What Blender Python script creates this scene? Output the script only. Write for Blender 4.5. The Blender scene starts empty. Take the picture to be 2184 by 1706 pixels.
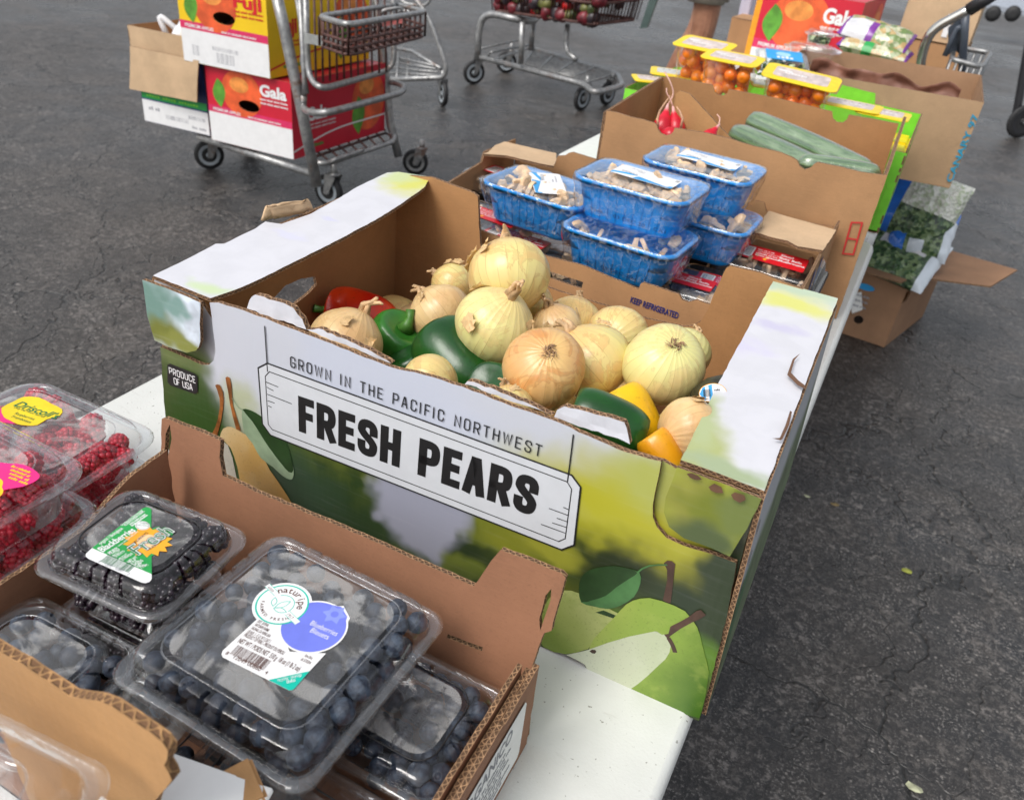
import bpy, bmesh, math, random
from math import sin, cos, pi, radians, sqrt, atan2
from mathutils import Vector, Matrix, Euler, noise
from mathutils.geometry import delaunay_2d_cdt

random.seed(7)
scene = bpy.context.scene
C = scene.collection
T = 0.68            # table top height above the ground

# ------------------------------------------------------------------ camera
CR = Vector((0.8820464, 0.4603576, 0.1003241)); CU = Vector((-0.3269325, 0.4446761, 0.8338935))
CF = Vector((-0.3392775, 0.7683320, -0.5427308)); CPOS = Vector((0, 0, T + 0.6068))
cam_data = bpy.data.cameras.new('camera'); cam = bpy.data.objects.new('camera', cam_data); C.objects.link(cam)
cam.matrix_world = Matrix(((CR.x, CU.x, -CF.x, CPOS.x), (CR.y, CU.y, -CF.y, CPOS.y), (CR.z, CU.z, -CF.z, CPOS.z), (0, 0, 0, 1)))
cam_data.sensor_width = 36; cam_data.lens = 1724.9 / 2184 * 36
cam_data.clip_start = 0.02; cam_data.clip_end = 900
cam_data.dof.use_dof = True; cam_data.dof.focus_distance = 0.8; cam_data.dof.aperture_fstop = 10.0
scene.camera = cam

# ------------------------------------------------------------------ world, sun, exposure
SUN_EL, SUN_AZ = radians(52), radians(205)
world = bpy.data.worlds.new('World'); scene.world = world; world.use_nodes = True
wn = world.node_tree; wn.nodes.clear()
sky = wn.nodes.new('ShaderNodeTexSky'); sky.sky_type = 'NISHITA'; sky.sun_disc = False
sky.sun_elevation = SUN_EL; sky.sun_rotation = SUN_AZ; sky.dust_density = 3.0; sky.air_density = 1.0
hs = wn.nodes.new('ShaderNodeHueSaturation'); hs.inputs['Saturation'].default_value = 0.28
bg = wn.nodes.new('ShaderNodeBackground'); bg.inputs['Strength'].default_value = 0.15
wo = wn.nodes.new('ShaderNodeOutputWorld')
wn.links.new(sky.outputs[0], hs.inputs['Color']); wn.links.new(hs.outputs[0], bg.inputs['Color']); wn.links.new(bg.outputs[0], wo.inputs['Surface'])
sd = bpy.data.lights.new('sun', 'SUN'); sd.energy = 1.5; sd.angle = radians(28); sd.color = (1.0, 0.96, 0.91)
so = bpy.data.objects.new('sun', sd); C.objects.link(so)
_d = Vector((sin(SUN_AZ) * cos(SUN_EL), cos(SUN_AZ) * cos(SUN_EL), sin(SUN_EL)))
so.rotation_euler = _d.to_track_quat('Z', 'Y').to_euler()
scene.view_settings.view_transform = 'Standard'; scene.view_settings.look = 'None'
scene.view_settings.exposure = 0.34; scene.view_settings.gamma = 1.0; scene.view_settings.use_curve_mapping = False
scene.render.engine = 'CYCLES'
scene.cycles.transparent_max_bounces = 24; scene.cycles.max_bounces = 8

# ------------------------------------------------------------------ surveying helpers: where a thing seen in the photo stands
def _ray(u, v): return CR * ((u - 1092) / 1724.9) + CU * (-(v - 853) / 1724.9) + CF
def P(u, v, z):                 # point at height z over the table top
    d = _ray(u, v); return CPOS + d * ((z + T - CPOS.z) / d.z)
def Y(u, v, y):                 # point on the upright plane at distance y
    d = _ray(u, v); return CPOS + d * (y / d.y)
def W(x, y, z): return Vector((x, y, z + T))
G = -T
class Pl:
    def __init__(s, O, a, b):   # O origin, a a point along U, b a point on the V side
        s.O = Vector(O); s.U = (Vector(a) - s.O).normalized(); n = s.U.cross(Vector(b) - s.O).normalized(); s.N = n; s.V = n.cross(s.U)
    def w(s, u, v, d=0.0): return s.O + s.U * u + s.V * v + s.N * d
    def px(s, u, v):
        d = _ray(u, v); q = CPOS + d * ((s.O - CPOS).dot(s.N) / d.dot(s.N)) - s.O
        return (q.dot(s.U), q.dot(s.V))
    def pxs(s, pts): return [s.px(*p) for p in pts]
def zz(pts, ox, oy, k):         # measurements taken in an enlargement
    return [((ox + x * k) / 1.8516, (oy + y * k) / 1.8516) for x, y in pts]

# ------------------------------------------------------------------ materials
MATS = {}
def newmat(name):
    m = bpy.data.materials.new(name); m.use_nodes = True; nt = m.node_tree; nt.nodes.clear()
    out = nt.nodes.new('ShaderNodeOutputMaterial'); return m, nt, out
class NB:
    def __init__(s, nt): s.nt = nt
    def n(s, t, **k):
        x = s.nt.nodes.new(t)
        for a, b in k.items():
            if a.startswith('_'): setattr(x, a[1:], b)
            else: x.inputs[a.replace('__', ' ')].default_value = b
        return x
    def l(s, a, b): s.nt.links.new(a, b)
    def math(s, op, a, b=None, c=None, clamp=False):
        x = s.nt.nodes.new('ShaderNodeMath'); x.operation = op; x.use_clamp = clamp
        for i, q in enumerate((a, b, c)):
            if q is None: continue
            if isinstance(q, (int, float)): x.inputs[i].default_value = q
            else: s.l(q, x.inputs[i])
        return x.outputs[0]
    def mix(s, f, a, b, mode='MIX'):
        x = s.nt.nodes.new('ShaderNodeMix'); x.data_type = 'RGBA'; x.blend_type = mode
        for i, q in ((0, f), (6, a), (7, b)):
            if isinstance(q, (int, float)): x.inputs[i].default_value = q
            elif isinstance(q, tuple): x.inputs[i].default_value = q if len(q) == 4 else q + (1,)
            else: s.l(q, x.inputs[i])
        return x.outputs[2]
    def rng(s, v, a, b, c=0.0, d=1.0, smooth=True):
        x = s.nt.nodes.new('ShaderNodeMapRange'); x.clamp = True
        if smooth: x.interpolation_type = 'SMOOTHSTEP'
        s.l(v, x.inputs[0])
        for i, q in zip((1, 2, 3, 4), (a, b, c, d)): x.inputs[i].default_value = q
        return x.outputs[0]
    def noise(s, vec, scale, det=3, rough=.5, dist=0):
        x = s.n('ShaderNodeTexNoise', Scale=scale, Detail=det, Roughness=rough, Distortion=dist)
        if vec is not None: s.l(vec, x.inputs['Vector'])
        return x.outputs['Fac'], x.outputs['Color']
    def coord(s, k='Object'): return s.n('ShaderNodeTexCoord').outputs[k]
    def map(s, v, scale=(1, 1, 1), loc=(0, 0, 0), rot=(0, 0, 0)):
        x = s.n('ShaderNodeMapping'); s.l(v, x.inputs[0]); x.inputs['Scale'].default_value = scale; x.inputs['Location'].default_value = loc; x.inputs['Rotation'].default_value = rot
        return x.outputs[0]
    def bump(s, h, st=.3, dist=.001):
        x = s.n('ShaderNodeBump', Strength=st, Distance=dist); s.l(h, x.inputs['Height']); return x.outputs[0]
    def bsdf(s, out, col, rough=.6, nrm=None, **k):
        b = s.n('ShaderNodeBsdfPrincipled')
        for a, q in (('Base Color', col), ('Roughness', rough)):
            if isinstance(q, tuple): b.inputs[a].default_value = q if len(q) == 4 else q + (1,)
            elif isinstance(q, (int, float)): b.inputs[a].default_value = q
            else: s.l(q, b.inputs[a])
        if nrm is not None: s.l(nrm, b.inputs['Normal'])
        for a, q in k.items(): b.inputs[a.replace('__', ' ')].default_value = q
        s.l(b.outputs[0], out.inputs[0]); return b

def simple(name, col, rough=.5, var=.12, scale=40, bump=0.0, bscale=300, **k):
    if name in MATS: return MATS[name]
    m, nt, out = newmat(name); b = NB(nt); co = b.coord()
    f, _ = b.noise(co, scale, 4, .6)
    lo = tuple(max(0, c * (1 - var)) for c in col); hi = tuple(min(1, c * (1 + var)) for c in col)
    c = b.mix(b.rng(f, .3, .7), lo, hi); nr = None
    if bump: nr = b.bump(b.noise(co, bscale, 3)[0], bump, .001)
    b.bsdf(out, c, rough, nr, **k); MATS[name] = m; return m
def kraft(name, col, corr=(1, 0, 0), speck=.25):
    if name in MATS: return MATS[name]
    m, nt, out = newmat(name); b = NB(nt); co = b.coord()
    f1, _ = b.noise(co, 9, 4, .6); f2, _ = b.noise(co, 420, 2, .7); f3, _ = b.noise(b.map(co, (60, 60, 400)), 1.5, 3, .6)
    c = b.mix(b.rng(f1, .3, .75), tuple(x * .86 for x in col), tuple(min(1, x * 1.1) for x in col))
    c = b.mix(b.math('MULTIPLY', b.rng(f2, .52, .75), speck), c, tuple(x * .55 for x in col))
    c = b.mix(b.math('MULTIPLY', b.rng(f3, .45, .7), .16), c, tuple(min(1, x * 1.35) for x in col))
    f4, _ = b.noise(co, 22, 5, .7, 1.2)
    c = b.mix(b.math('MULTIPLY', b.rng(f4, .6, .72), .22), c, tuple(x * .6 for x in col))
    w = b.n('ShaderNodeTexWave', Scale=45.0, Distortion=.6, Detail=1.0); w.bands_direction = 'Z' if corr[2] else 'X'; b.l(co, w.inputs[0])
    h = b.math('ADD', b.math('MULTIPLY', w.outputs[1], .12), b.math('ADD', b.math('MULTIPLY', f2, .35), b.math('MULTIPLY', b.noise(co, 14, 3)[0], 2.5)))
    b.bsdf(out, c, .78, b.bump(h, .5, .0012)); MATS[name] = m; return m
def corr_edge(name='corrugated edge', light=(.36, .21, .11), dark=(.10, .052, .026), per=.0058):
    if name in MATS: return MATS[name]
    m, nt, out = newmat(name); b = NB(nt); uv = b.coord('UV')
    sp = b.n('ShaderNodeSeparateXYZ'); b.l(uv, sp.inputs[0])
    f, _ = b.noise(b.coord(), 120, 2)
    u = b.math('ADD', sp.outputs[0], b.math('MULTIPLY', f, .004))
    s = b.math('ADD', b.math('MULTIPLY', b.math('SINE', b.math('MULTIPLY', u, 2 * pi / per)), .34), .5)
    dd = b.math('ABSOLUTE', b.math('SUBTRACT', sp.outputs[1], s))
    line = b.rng(dd, .1, .28, 1, 0)
    e = b.math('ABSOLUTE', b.math('SUBTRACT', sp.outputs[1], .5))
    lin2 = b.rng(e, .3, .42, 0, 1)
    k = b.math('MAXIMUM', line, lin2)
    c = b.mix(k, dark, b.mix(b.rng(f, .35, .7), tuple(x * .75 for x in light), tuple(min(1, x * 1.2) for x in light)))
    b.bsdf(out, c, .85, b.bump(k, .8, .0015)); MATS[name] = m; return m
def paint(name, base, blobs, warp=.012, wscale=14, rough=.38, tex=.08, base2=None):
    """Flat print: soft colour patches over a base colour, in the sheet's own metres (UV)."""
    m, nt, out = newmat(name); b = NB(nt); uv = b.coord('UV')
    _, nc = b.noise(uv, wscale, 3, .55)
    v = b.n('ShaderNodeTexVoronoi', Scale=70.0); v.feature = 'SMOOTH_F1'; b.l(uv, v.inputs[0])
    off = b.n('ShaderNodeVectorMath', _operation='SUBTRACT'); b.l(nc, off.inputs[0]); off.inputs[1].default_value = (.5, .5, .5)
    sc = b.n('ShaderNodeVectorMath', _operation='SCALE'); b.l(off.outputs[0], sc.inputs[0]); sc.inputs['Scale'].default_value = warp * 4
    ad = b.n('ShaderNodeVectorMath', _operation='ADD'); b.l(uv, ad.inputs[0]); b.l(sc.outputs[0], ad.inputs[1])
    off2 = b.n('ShaderNodeVectorMath', _operation='SUBTRACT'); b.l(v.outputs['Color'], off2.inputs[0]); off2.inputs[1].default_value = (.5, .5, .5)
    sc2 = b.n('ShaderNodeVectorMath', _operation='SCALE'); b.l(off2.outputs[0], sc2.inputs[0]); sc2.inputs['Scale'].default_value = .010
    ad2 = b.n('ShaderNodeVectorMath', _operation='ADD'); b.l(ad.outputs[0], ad2.inputs[0]); b.l(sc2.outputs[0], ad2.inputs[1])
    p = ad2.outputs[0]
    f, _ = b.noise(p, 30, 3)
    c = b.mix(b.rng(f, .35, .65), base, base2 or tuple(x * 1.7 for x in base))
    for cu, cv, ru, rv, col, soft in blobs:
        q = b.map(p, (1 / ru, 1 / rv, 0), (-cu / ru, -cv / rv, 0))
        ln = b.n('ShaderNodeVectorMath', _operation='LENGTH'); b.l(q, ln.inputs[0])
        c = b.mix(b.rng(ln.outputs['Value'], 1 - soft, 1 + soft, 1, 0), c, col)
    f2, _ = b.noise(b.map(uv, (4, 60, 1)), 4, 3)
    c = b.mix(b.math('MULTIPLY', b.rng(f2, .5, .8), tex), c, (.75, .75, .78))
    w = b.n('ShaderNodeTexWave', Scale=45.0, Distortion=.5); w.bands_direction = 'X'; b.l(uv, w.inputs[0])
    h = b.math('ADD', b.math('MULTIPLY', w.outputs[1], .10), b.math('MULTIPLY', b.noise(uv, 12, 3)[0], 2.0))
    b.bsdf(out, c, rough, b.bump(h, .35, .001)); MATS[name] = m; return m
def plastic(name, haze=.05, refl=1.6, base=.03, rough=.06, tint=(1, 1, 1), bump=.0, bs=20, veil=0.0, wr=0):
    """Thin clear film or shell: see-through, mirror-like at a slant, faint milky scatter, painted highlight streaks on cling film."""
    if name in MATS: return MATS[name]
    m, nt, out = newmat(name); b = NB(nt); co = b.coord()
    tr = b.n('ShaderNodeBsdfTransparent'); tr.inputs[0].default_value = tint + (1,)
    gl = b.n('ShaderNodeBsdfGlossy', Roughness=rough); gl.inputs[0].default_value = (1, 1, 1, 1)
    df = b.n('ShaderNodeBsdfDiffuse'); df.inputs[0].default_value = (.78, .77, .74, 1)
    lw = b.n('ShaderNodeLayerWeight', Blend=.5)
    if bump:
        h = b.noise(co, bs, 4, .6, .6)[0]
        if wr:
            w = b.n('ShaderNodeTexNoise', Scale=wr, Detail=3.0, Distortion=2.5); b.l(b.map(co, (1, .35, 1)), w.inputs[0])
            h = b.math('ADD', h, b.math('ABSOLUTE', b.math('SUBTRACT', w.outputs[0], .5)))
        nn = b.bump(h, bump, .004)
        for q in (gl, lw, df): b.l(nn, q.inputs['Normal'])
    fr = b.math('ADD', b.math('MULTIPLY', b.math('POWER', lw.outputs['Facing'], 4.0), .96), .05)
    m1 = b.n('ShaderNodeMixShader'); b.l(tr.outputs[0], m1.inputs[1]); b.l(df.outputs[0], m1.inputs[2])
    if veil:
        g = b.noise(co, 13, 5, .55, 1.6)[0] if not wr else b.math('ADD', .5, b.math('SUBTRACT', .14, b.math('MULTIPLY', 7.0, b.math('ABSOLUTE', b.math('SUBTRACT', b.noise(b.map(co, (1, .4, 1)), 34, 5, .6, 2.2)[0], .5))))); b.l(b.math('ADD', b.rng(g, .44, .52, haze, haze + veil), 0.0), m1.inputs[0])  # on crumpled film the veil is pale diffuse streaks imitating its highlights
    else: m1.inputs[0].default_value = haze
    m2 = b.n('ShaderNodeMixShader'); b.l(b.math('ADD', b.math('MULTIPLY', fr, refl), base, clamp=True), m2.inputs[0])
    b.l(m1.outputs[0], m2.inputs[1]); b.l(gl.outputs[0], m2.inputs[2]); b.l(m2.outputs[0], out.inputs[0])
    MATS[name] = m; return m

KR = kraft('kraft board', (.43, .235, .108))
KRI = kraft('kraft board inside', (.40, .205, .082))
KRT = kraft('kraft board tan', (.56, .39, .235))
KRR = kraft('kraft board reddish', (.29, .135, .072))
KRO = kraft('kraft board ochre', (.44, .24, .095))
EDGE = corr_edge()
WHT = simple('white print', (.80, .80, .80), .4, .03)
WHTP = simple('white paper', (.82, .82, .80), .5, .03)
BLK = simple('black ink', (.012, .012, .013), .45, .1)
NAVY = simple('navy ink', (.02, .03, .16), .5, .2)
REDP = simple('red print', (.62, .012, .02), .38, .08)
DRED = simple('red outline ink', (.55, .03, .03), .5, .1)
YELP = simple('yellow print', (.86, .62, .01), .38, .08)
PINKB = simple('magenta band print', (.66, .03, .12), .4, .08)
GRNP = simple('green print', (.02, .33, .07), .38, .1)
LIME = simple('lime green print', (.20, .66, .04), .42, .08)
TEAL = simple('teal print', (.0, .50, .38), .4, .05)
BLUI = simple('blue ink', (.02, .28, .45), .5, .1)
PERI = simple('periwinkle print', (.16, .20, .72), .4, .06)
PERL = simple('light periwinkle print', (.24, .30, .80), .4, .06)
GREYI = simple('grey ink', (.33, .33, .36), .5, .1)
BROWNI = simple('brown ink', (.10, .035, .02), .5, .1)
SKYB = simple('sky blue print', (.03, .33, .70), .4, .08)
ORNG = simple('orange print', (.85, .38, .02), .4, .1)
HOTP = simple('hot pink print', (.80, .02, .22), .4, .06)
DGRN = simple('dark green ink', (.01, .16, .05), .4, .1)

# ------------------------------------------------------------------ object helpers
def setp(o, label=None, cat=None, group=None, kind=None):
    for k, q in (('label', label), ('category', cat), ('group', group), ('kind', kind)):
        if q: o[k] = q
    return o
def empty(name, loc, label, cat, group=None, rz=0.0):
    o = bpy.data.objects.new(name, None); C.objects.link(o); o.location = loc; o.rotation_euler = (0, 0, rz); o.empty_display_size = .03
    return setp(o, label, cat, group)
def mk(name, me, parent=None, mats=None, smooth=False, world=True, loc=None, rot=None):
    """mesh object; world=True: its coordinates are world ones although it is parented"""
    o = bpy.data.objects.new(name, me); C.objects.link(o)
    if mats:
        for m in (mats if isinstance(mats, (list, tuple)) else [mats]): me.materials.append(m)
    if smooth: me.polygons.foreach_set('use_smooth', [True] * len(me.polygons)); me.update()
    if parent:
        o.parent = parent
        if world:
            mw = Matrix.LocRotScale(parent.location, parent.rotation_euler, parent.scale)
            if parent.parent: mw = Matrix.LocRotScale(parent.parent.location, parent.parent.rotation_euler, None) if parent.type == 'MESH' else mw
            o.matrix_parent_inverse = mw.inverted()
    if loc is not None: o.location = loc
    if rot is not None: o.rotation_euler = rot
    return o
def pyd(name, vs, fs, mi=None, uvs=None):
    me = bpy.data.meshes.new(name); me.from_pydata([tuple(v) for v in vs], [], fs); me.update()
    if mi: me.polygons.foreach_set('material_index', mi)
    if uvs:
        l = me.uv_layers.new(name='UVMap')
        flat = []
        for f in uvs:
            for q in f: flat += [q[0], q[1]]
        l.data.foreach_set('uv', flat)
    return me
def inpoly(x, y, poly):
    c = False; j = len(poly) - 1
    for i in range(len(poly)):
        a, b = poly[i], poly[j]
        if (a[1] > y) != (b[1] > y) and x < (b[0] - a[0]) * (y - a[1]) / (b[1] - a[1]) + a[0]: c = not c
        j = i
    return c
def densify(pts, step, jit):
    out = []; n = len(pts)
    for i in range(n):
        a, b = pts[i], pts[(i + 1) % n]; L = math.dist(a, b); k = max(1, int(L / step))
        nx, ny = (b[1] - a[1]) / (L + 1e-9), -(b[0] - a[0]) / (L + 1e-9)
        for j in range(k):
            t = j / k; r = random.uniform(-jit, jit) if j else 0
            out.append((a[0] + (b[0] - a[0]) * t + nx * r, a[1] + (b[1] - a[1]) * t + ny * r))
    return out
def panel(name, parent, pl, pts, th=.004, mats=None, holes=(), step=.008, jit=.0004, grid=.03, warp=None, d0=0.0, label=None, bend=None):
    """a board: traced outline given real thickness; front at d0, back at d0-th. mats = front, back, edge"""
    mats = mats or (KR, KRI, EDGE)
    loops = [densify(pts, step, jit)] + [densify(h, step, jit * .6) for h in holes]
    co, ed = [], []
    for lp in loops:
        s = len(co); co += lp; ed += [(s + i, s + (i + 1) % len(lp)) for i in range(len(lp))]
    if grid:
        xs = [p[0] for p in loops[0]]; ys = [p[1] for p in loops[0]]
        x = min(xs) + grid / 2
        while x < max(xs):
            y = min(ys) + grid / 2
            while y < max(ys):
                if inpoly(x, y, loops[0]) and not any(inpoly(x, y, h) for h in loops[1:]): co.append((x, y))
                y += grid
            x += grid
    r = delaunay_2d_cdt([Vector(c) for c in co], ed, [], 0, 1e-6)
    vc = r[0]; tris = []
    for f in r[2]:
        cx = sum(vc[i].x for i in f) / len(f); cy = sum(vc[i].y for i in f) / len(f)
        if inpoly(cx, cy, loops[0]) and not any(inpoly(cx, cy, h) for h in loops[1:]): tris.append(tuple(f))
    wf = warp or (lambda u, v: 0.0)
    pos = bend or (lambda u, v, d: pl.w(u, v, d))
    n = len(vc)
    vs = [pos(p.x, p.y, d0 + wf(p.x, p.y)) for p in vc] + [pos(p.x, p.y, d0 - th + wf(p.x, p.y)) for p in vc]
    fs, mi, uv = [], [], []
    for t in tris:
        fs.append(t); mi.append(0); uv.append([(vc[i].x, vc[i].y) for i in t])
        fs.append(tuple(i + n for i in reversed(t))); mi.append(1); uv.append([(vc[i].x, vc[i].y) for i in reversed(t)])
    edc = {}
    for t in tris:
        for i in range(len(t)):
            a, b = t[i], t[(i + 1) % len(t)]; edc[(a, b)] = 1
    arc = 0
    for (a, b) in list(edc):
        if (b, a) in edc: continue
        L = (vc[a] - vc[b]).length
        ua = vc[a].x + vc[a].y * .97; ub = vc[b].x + vc[b].y * .97
        if abs(ua - ub) < L * .3: ua = vc[a].y; ub = vc[b].y
        fs.append((b, a, a + n, b + n)); mi.append(2); uv.append([(ub, 1), (ua, 1), (ua, 0), (ub, 0)])
    me = pyd(name, vs, fs, mi, uv)
    o = mk(name, me, parent, list(mats))
    if label: o['label'] = label
    return o
def boxmesh(bm, a, b, mat=0):
    x0, y0, z0 = a; x1, y1, z1 = b
    v = [bm.verts.new(p) for p in ((x0, y0, z0), (x1, y0, z0), (x1, y1, z0), (x0, y1, z0), (x0, y0, z1), (x1, y0, z1), (x1, y1, z1), (x0, y1, z1))]
    for q in ((3, 2, 1, 0), (4, 5, 6, 7), (0, 1, 5, 4), (1, 2, 6, 5), (2, 3, 7, 6), (3, 0, 4, 7)):
        f = bm.faces.new([v[i] for i in q]); f.material_index = mat
def bmo(name, bm, parent=None, mats=None, smooth=False, bevel=0, **k):
    if bevel: bmesh.ops.bevel(bm, geom=list(bm.edges), offset=bevel, segments=2, affect='EDGES')
    me = bpy.data.meshes.new(name); bm.to_mesh(me); bm.free(); return mk(name, me, parent, mats, smooth, **k)
def tube_into(vs, fs, pts, r, seg=8, closed=False):
    pts = [Vector(p) for p in pts]; n = len(pts); s0 = len(vs)
    up = Vector((0, 0, 1)); prev = None
    for i, p in enumerate(pts):
        if closed: t = (pts[(i + 1) % n] - pts[i - 1])
        else: t = pts[min(i + 1, n - 1)] - pts[max(i - 1, 0)]
        t.normalize()
        if prev is None: a = t.cross(up if abs(t.z) < .9 else Vector((1, 0, 0))).normalized()
        else: a = (prev - t * prev.dot(t)).normalized()
        prev = a; b = t.cross(a); rr = r[i] if isinstance(r, (list, tuple)) else r
        for k in range(seg): an = 2 * pi * k / seg; vs.append(p + a * (cos(an) * rr) + b * (sin(an) * rr))
    m = n if closed else n - 1
    for i in range(m):
        for k in range(seg):
            a0 = s0 + i * seg; a1 = s0 + ((i + 1) % n) * seg
            fs.append((a0 + k, a0 + (k + 1) % seg, a1 + (k + 1) % seg, a1 + k))
    if not closed:
        fs.append(tuple(s0 + k for k in reversed(range(seg)))); fs.append(tuple(s0 + (n - 1) * seg + k for k in range(seg)))
def smooth_path(pts, rad=.03, seg=5, closed=False):
    pts = [Vector(p) for p in pts]; n = len(pts); out = []
    for i, p in enumerate(pts):
        if not closed and i in (0, n - 1): out.append(p); continue
        a, b = pts[i - 1], pts[(i + 1) % n]
        ra = min(rad, (a - p).length * .45); rb = min(rad, (b - p).length * .45)
        A = p + (a - p).normalized() * ra; B = p + (b - p).normalized() * rb
        for k in range(seg + 1):
            t = k / seg; out.append(A * (1 - t) ** 2 + p * 2 * t * (1 - t) + B * t * t)
    return out
def tubes(name, parent, paths, mat, seg=8, world=True, **k):
    vs, fs = [], []
    for q in paths: tube_into(vs, fs, q[0], q[1], q[3] if len(q) > 3 else seg, q[2] if len(q) > 2 else False)
    return mk(name, pyd(name, vs, fs), parent, mat, True, world, **k)
def rev_into(vs, fs, prof, seg=16, f=None, M=None):
    """lathe; prof = [(r,z)...]; f(angle,i) scales radius"""
    s0 = len(vs)
    for i, (r, z) in enumerate(prof):
        for k in range(seg):
            a = 2 * pi * k / seg; s = f(a, i) if f else 1.0
            p = Vector((cos(a) * r * s, sin(a) * r * s, z)); vs.append(M @ p if M else p)
    for i in range(len(prof) - 1):
        for k in range(seg):
            a, b = s0 + i * seg, s0 + (i + 1) * seg
            fs.append((a + k, a + (k + 1) % seg, b + (k + 1) % seg, b + k))
    fs.append(tuple(s0 + k for k in reversed(range(seg)))); e = s0 + (len(prof) - 1) * seg; fs.append(tuple(e + k for k in range(seg)))
def clone(o, loc=None, rot=None, scale=None, label=None, group=None):
    c = o.copy(); C.objects.link(c)
    if loc is not None: c.location = loc
    if rot is not None: c.rotation_euler = rot
    if scale is not None: c.scale = scale if hasattr(scale, '__len__') else (scale,) * 3
    if label: c['label'] = label
    if group: c['group'] = group
    def kids(a, b):
        for ch in [x for x in a.children]:
            d = ch.copy(); C.objects.link(d); d.parent = b; kids(ch, d)
    kids(o, c); return c

# ------------------------------------------------------------------ flat print: words and shapes
_tc = {}
def glyph(s, bold=0.0):
    key = (s, bold)
    if key in _tc: return _tc[key]
    cu = bpy.data.curves.new('txt', 'FONT'); cu.body = s; cu.size = 1.0; cu.offset = bold; cu.resolution_u = 3; cu.fill_mode = 'BOTH'
    o = bpy.data.objects.new('txt', cu); me = bpy.data.meshes.new_from_object(o)
    vs = [(v.co.x, v.co.y) for v in me.vertices]; fs = [tuple(p.vertices) for p in me.polygons]
    if vs:
        x0 = min(v[0] for v in vs); x1 = max(v[0] for v in vs)
    else: x0, x1 = 0, 1
    bpy.data.objects.remove(o); bpy.data.curves.remove(cu); bpy.data.meshes.remove(me)
    _tc[key] = (vs, fs, x0, x1); return _tc[key]
GL = {'A': (1, [[(0, 0), (.42, 1), (.58, 1), (1, 0)], [(.17, .32), (.83, .32)]]), 'B': (1, [[(0, 0), (0, 1), (.8, 1), (1, .88), (1, .64), (.8, .52), (0, .52)], [(.8, .52), (1, .4), (1, .12), (.8, 0), (0, 0)]]),
 'C': (1, [[(1, .72), (1, .85), (.8, 1), (.2, 1), (0, .85), (0, .15), (.2, 0), (.8, 0), (1, .15), (1, .28)]]), 'D': (1, [[(0, 0), (0, 1), (.75, 1), (1, .85), (1, .15), (.75, 0), (0, 0)]]),
 'E': (.9, [[(1, 1), (0, 1), (0, 0), (1, 0)], [(0, .52), (.85, .52)]]), 'F': (.85, [[(1, 1), (0, 1), (0, 0)], [(0, .5), (.85, .5)]]),
 'G': (1, [[(1, .72), (1, .85), (.8, 1), (.2, 1), (0, .85), (0, .15), (.2, 0), (.8, 0), (1, .15), (1, .45), (.55, .45)]]), 'H': (1, [[(0, 0), (0, 1)], [(1, 0), (1, 1)], [(0, .5), (1, .5)]]),
 'I': (0, [[(0, 0), (0, 1)]]), 'K': (1, [[(0, 0), (0, 1)], [(1, 1), (.1, .45)], [(.3, .58), (1, 0)]]), 'N': (1, [[(0, 0), (0, 1), (1, 0), (1, 1)]]),
 'O': (1, [[(.2, 0), (0, .15), (0, .85), (.2, 1), (.8, 1), (1, .85), (1, .15), (.8, 0), (.2, 0)]]), 'P': (1, [[(0, 0), (0, 1), (.8, 1), (1, .86), (1, .58), (.8, .44), (0, .44)]]),
 'R': (1, [[(0, 0), (0, 1), (.8, 1), (1, .86), (1, .6), (.8, .46), (0, .46)], [(.55, .46), (1, 0)]]), 'S': (1, [[(1, .74), (1, .86), (.8, 1), (.2, 1), (0, .86), (0, .68), (1, .36), (1, .14), (.8, 0), (.2, 0), (0, .14), (0, .26)]]),
 'T': (1, [[(0, 1), (1, 1)], [(.5, 1), (.5, 0)]]), 'U': (1, [[(0, 1), (0, .15), (.2, 0), (.8, 0), (1, .15), (1, 1)]]), 'W': (1.5, [[(0, 1), (.22, 0), (.5, .95), (.78, 0), (1, 1)]])}
ILLEG = {'NET WT 8 OZ', 'PRODUCT OF USA', 'SLICED MUSHROOMS', 'CHAMPIGNONS BLANCS TRANCHES', 'PRODUCT OF CANADA 227 g', 'SUNRISE', 'CHERRY TOMATOES', 'Smiles', 'Kale', 'SWEET CRISP JUICY FLAVOR',
 'GROWN IN WASHINGTON STATE U.S.A.', 'Washington', 'LOT 4131 FUJI 88 CT', 'PLU 4131', 'PLU 4069', '40 LB', 'FRESH GREEN CABBAGE', 'NATURIPE FARMS SALINAS CA 93906', 'U.S. NO. 1 PRODUCT OF PERU',
 'NET WT 12/18 OZ FRESH BLUEBERRIES', 'LOTE 018 289 DISTRIBUTED BY', 'THIS BOX IS RECYCLABLE KEEP COLD', 'ORGANIC CERTIFIED BY CONTROL', 'Winter Haven, FL 33881', 'www.produce.com', '510 g FRAMBOISES', 'DISTRIBUTED BY',
 'PRODUCT OF', 'KEEP COLD', 'HASS'}      # print too small to read in the photograph: drawn as rows of marks, not words
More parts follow.
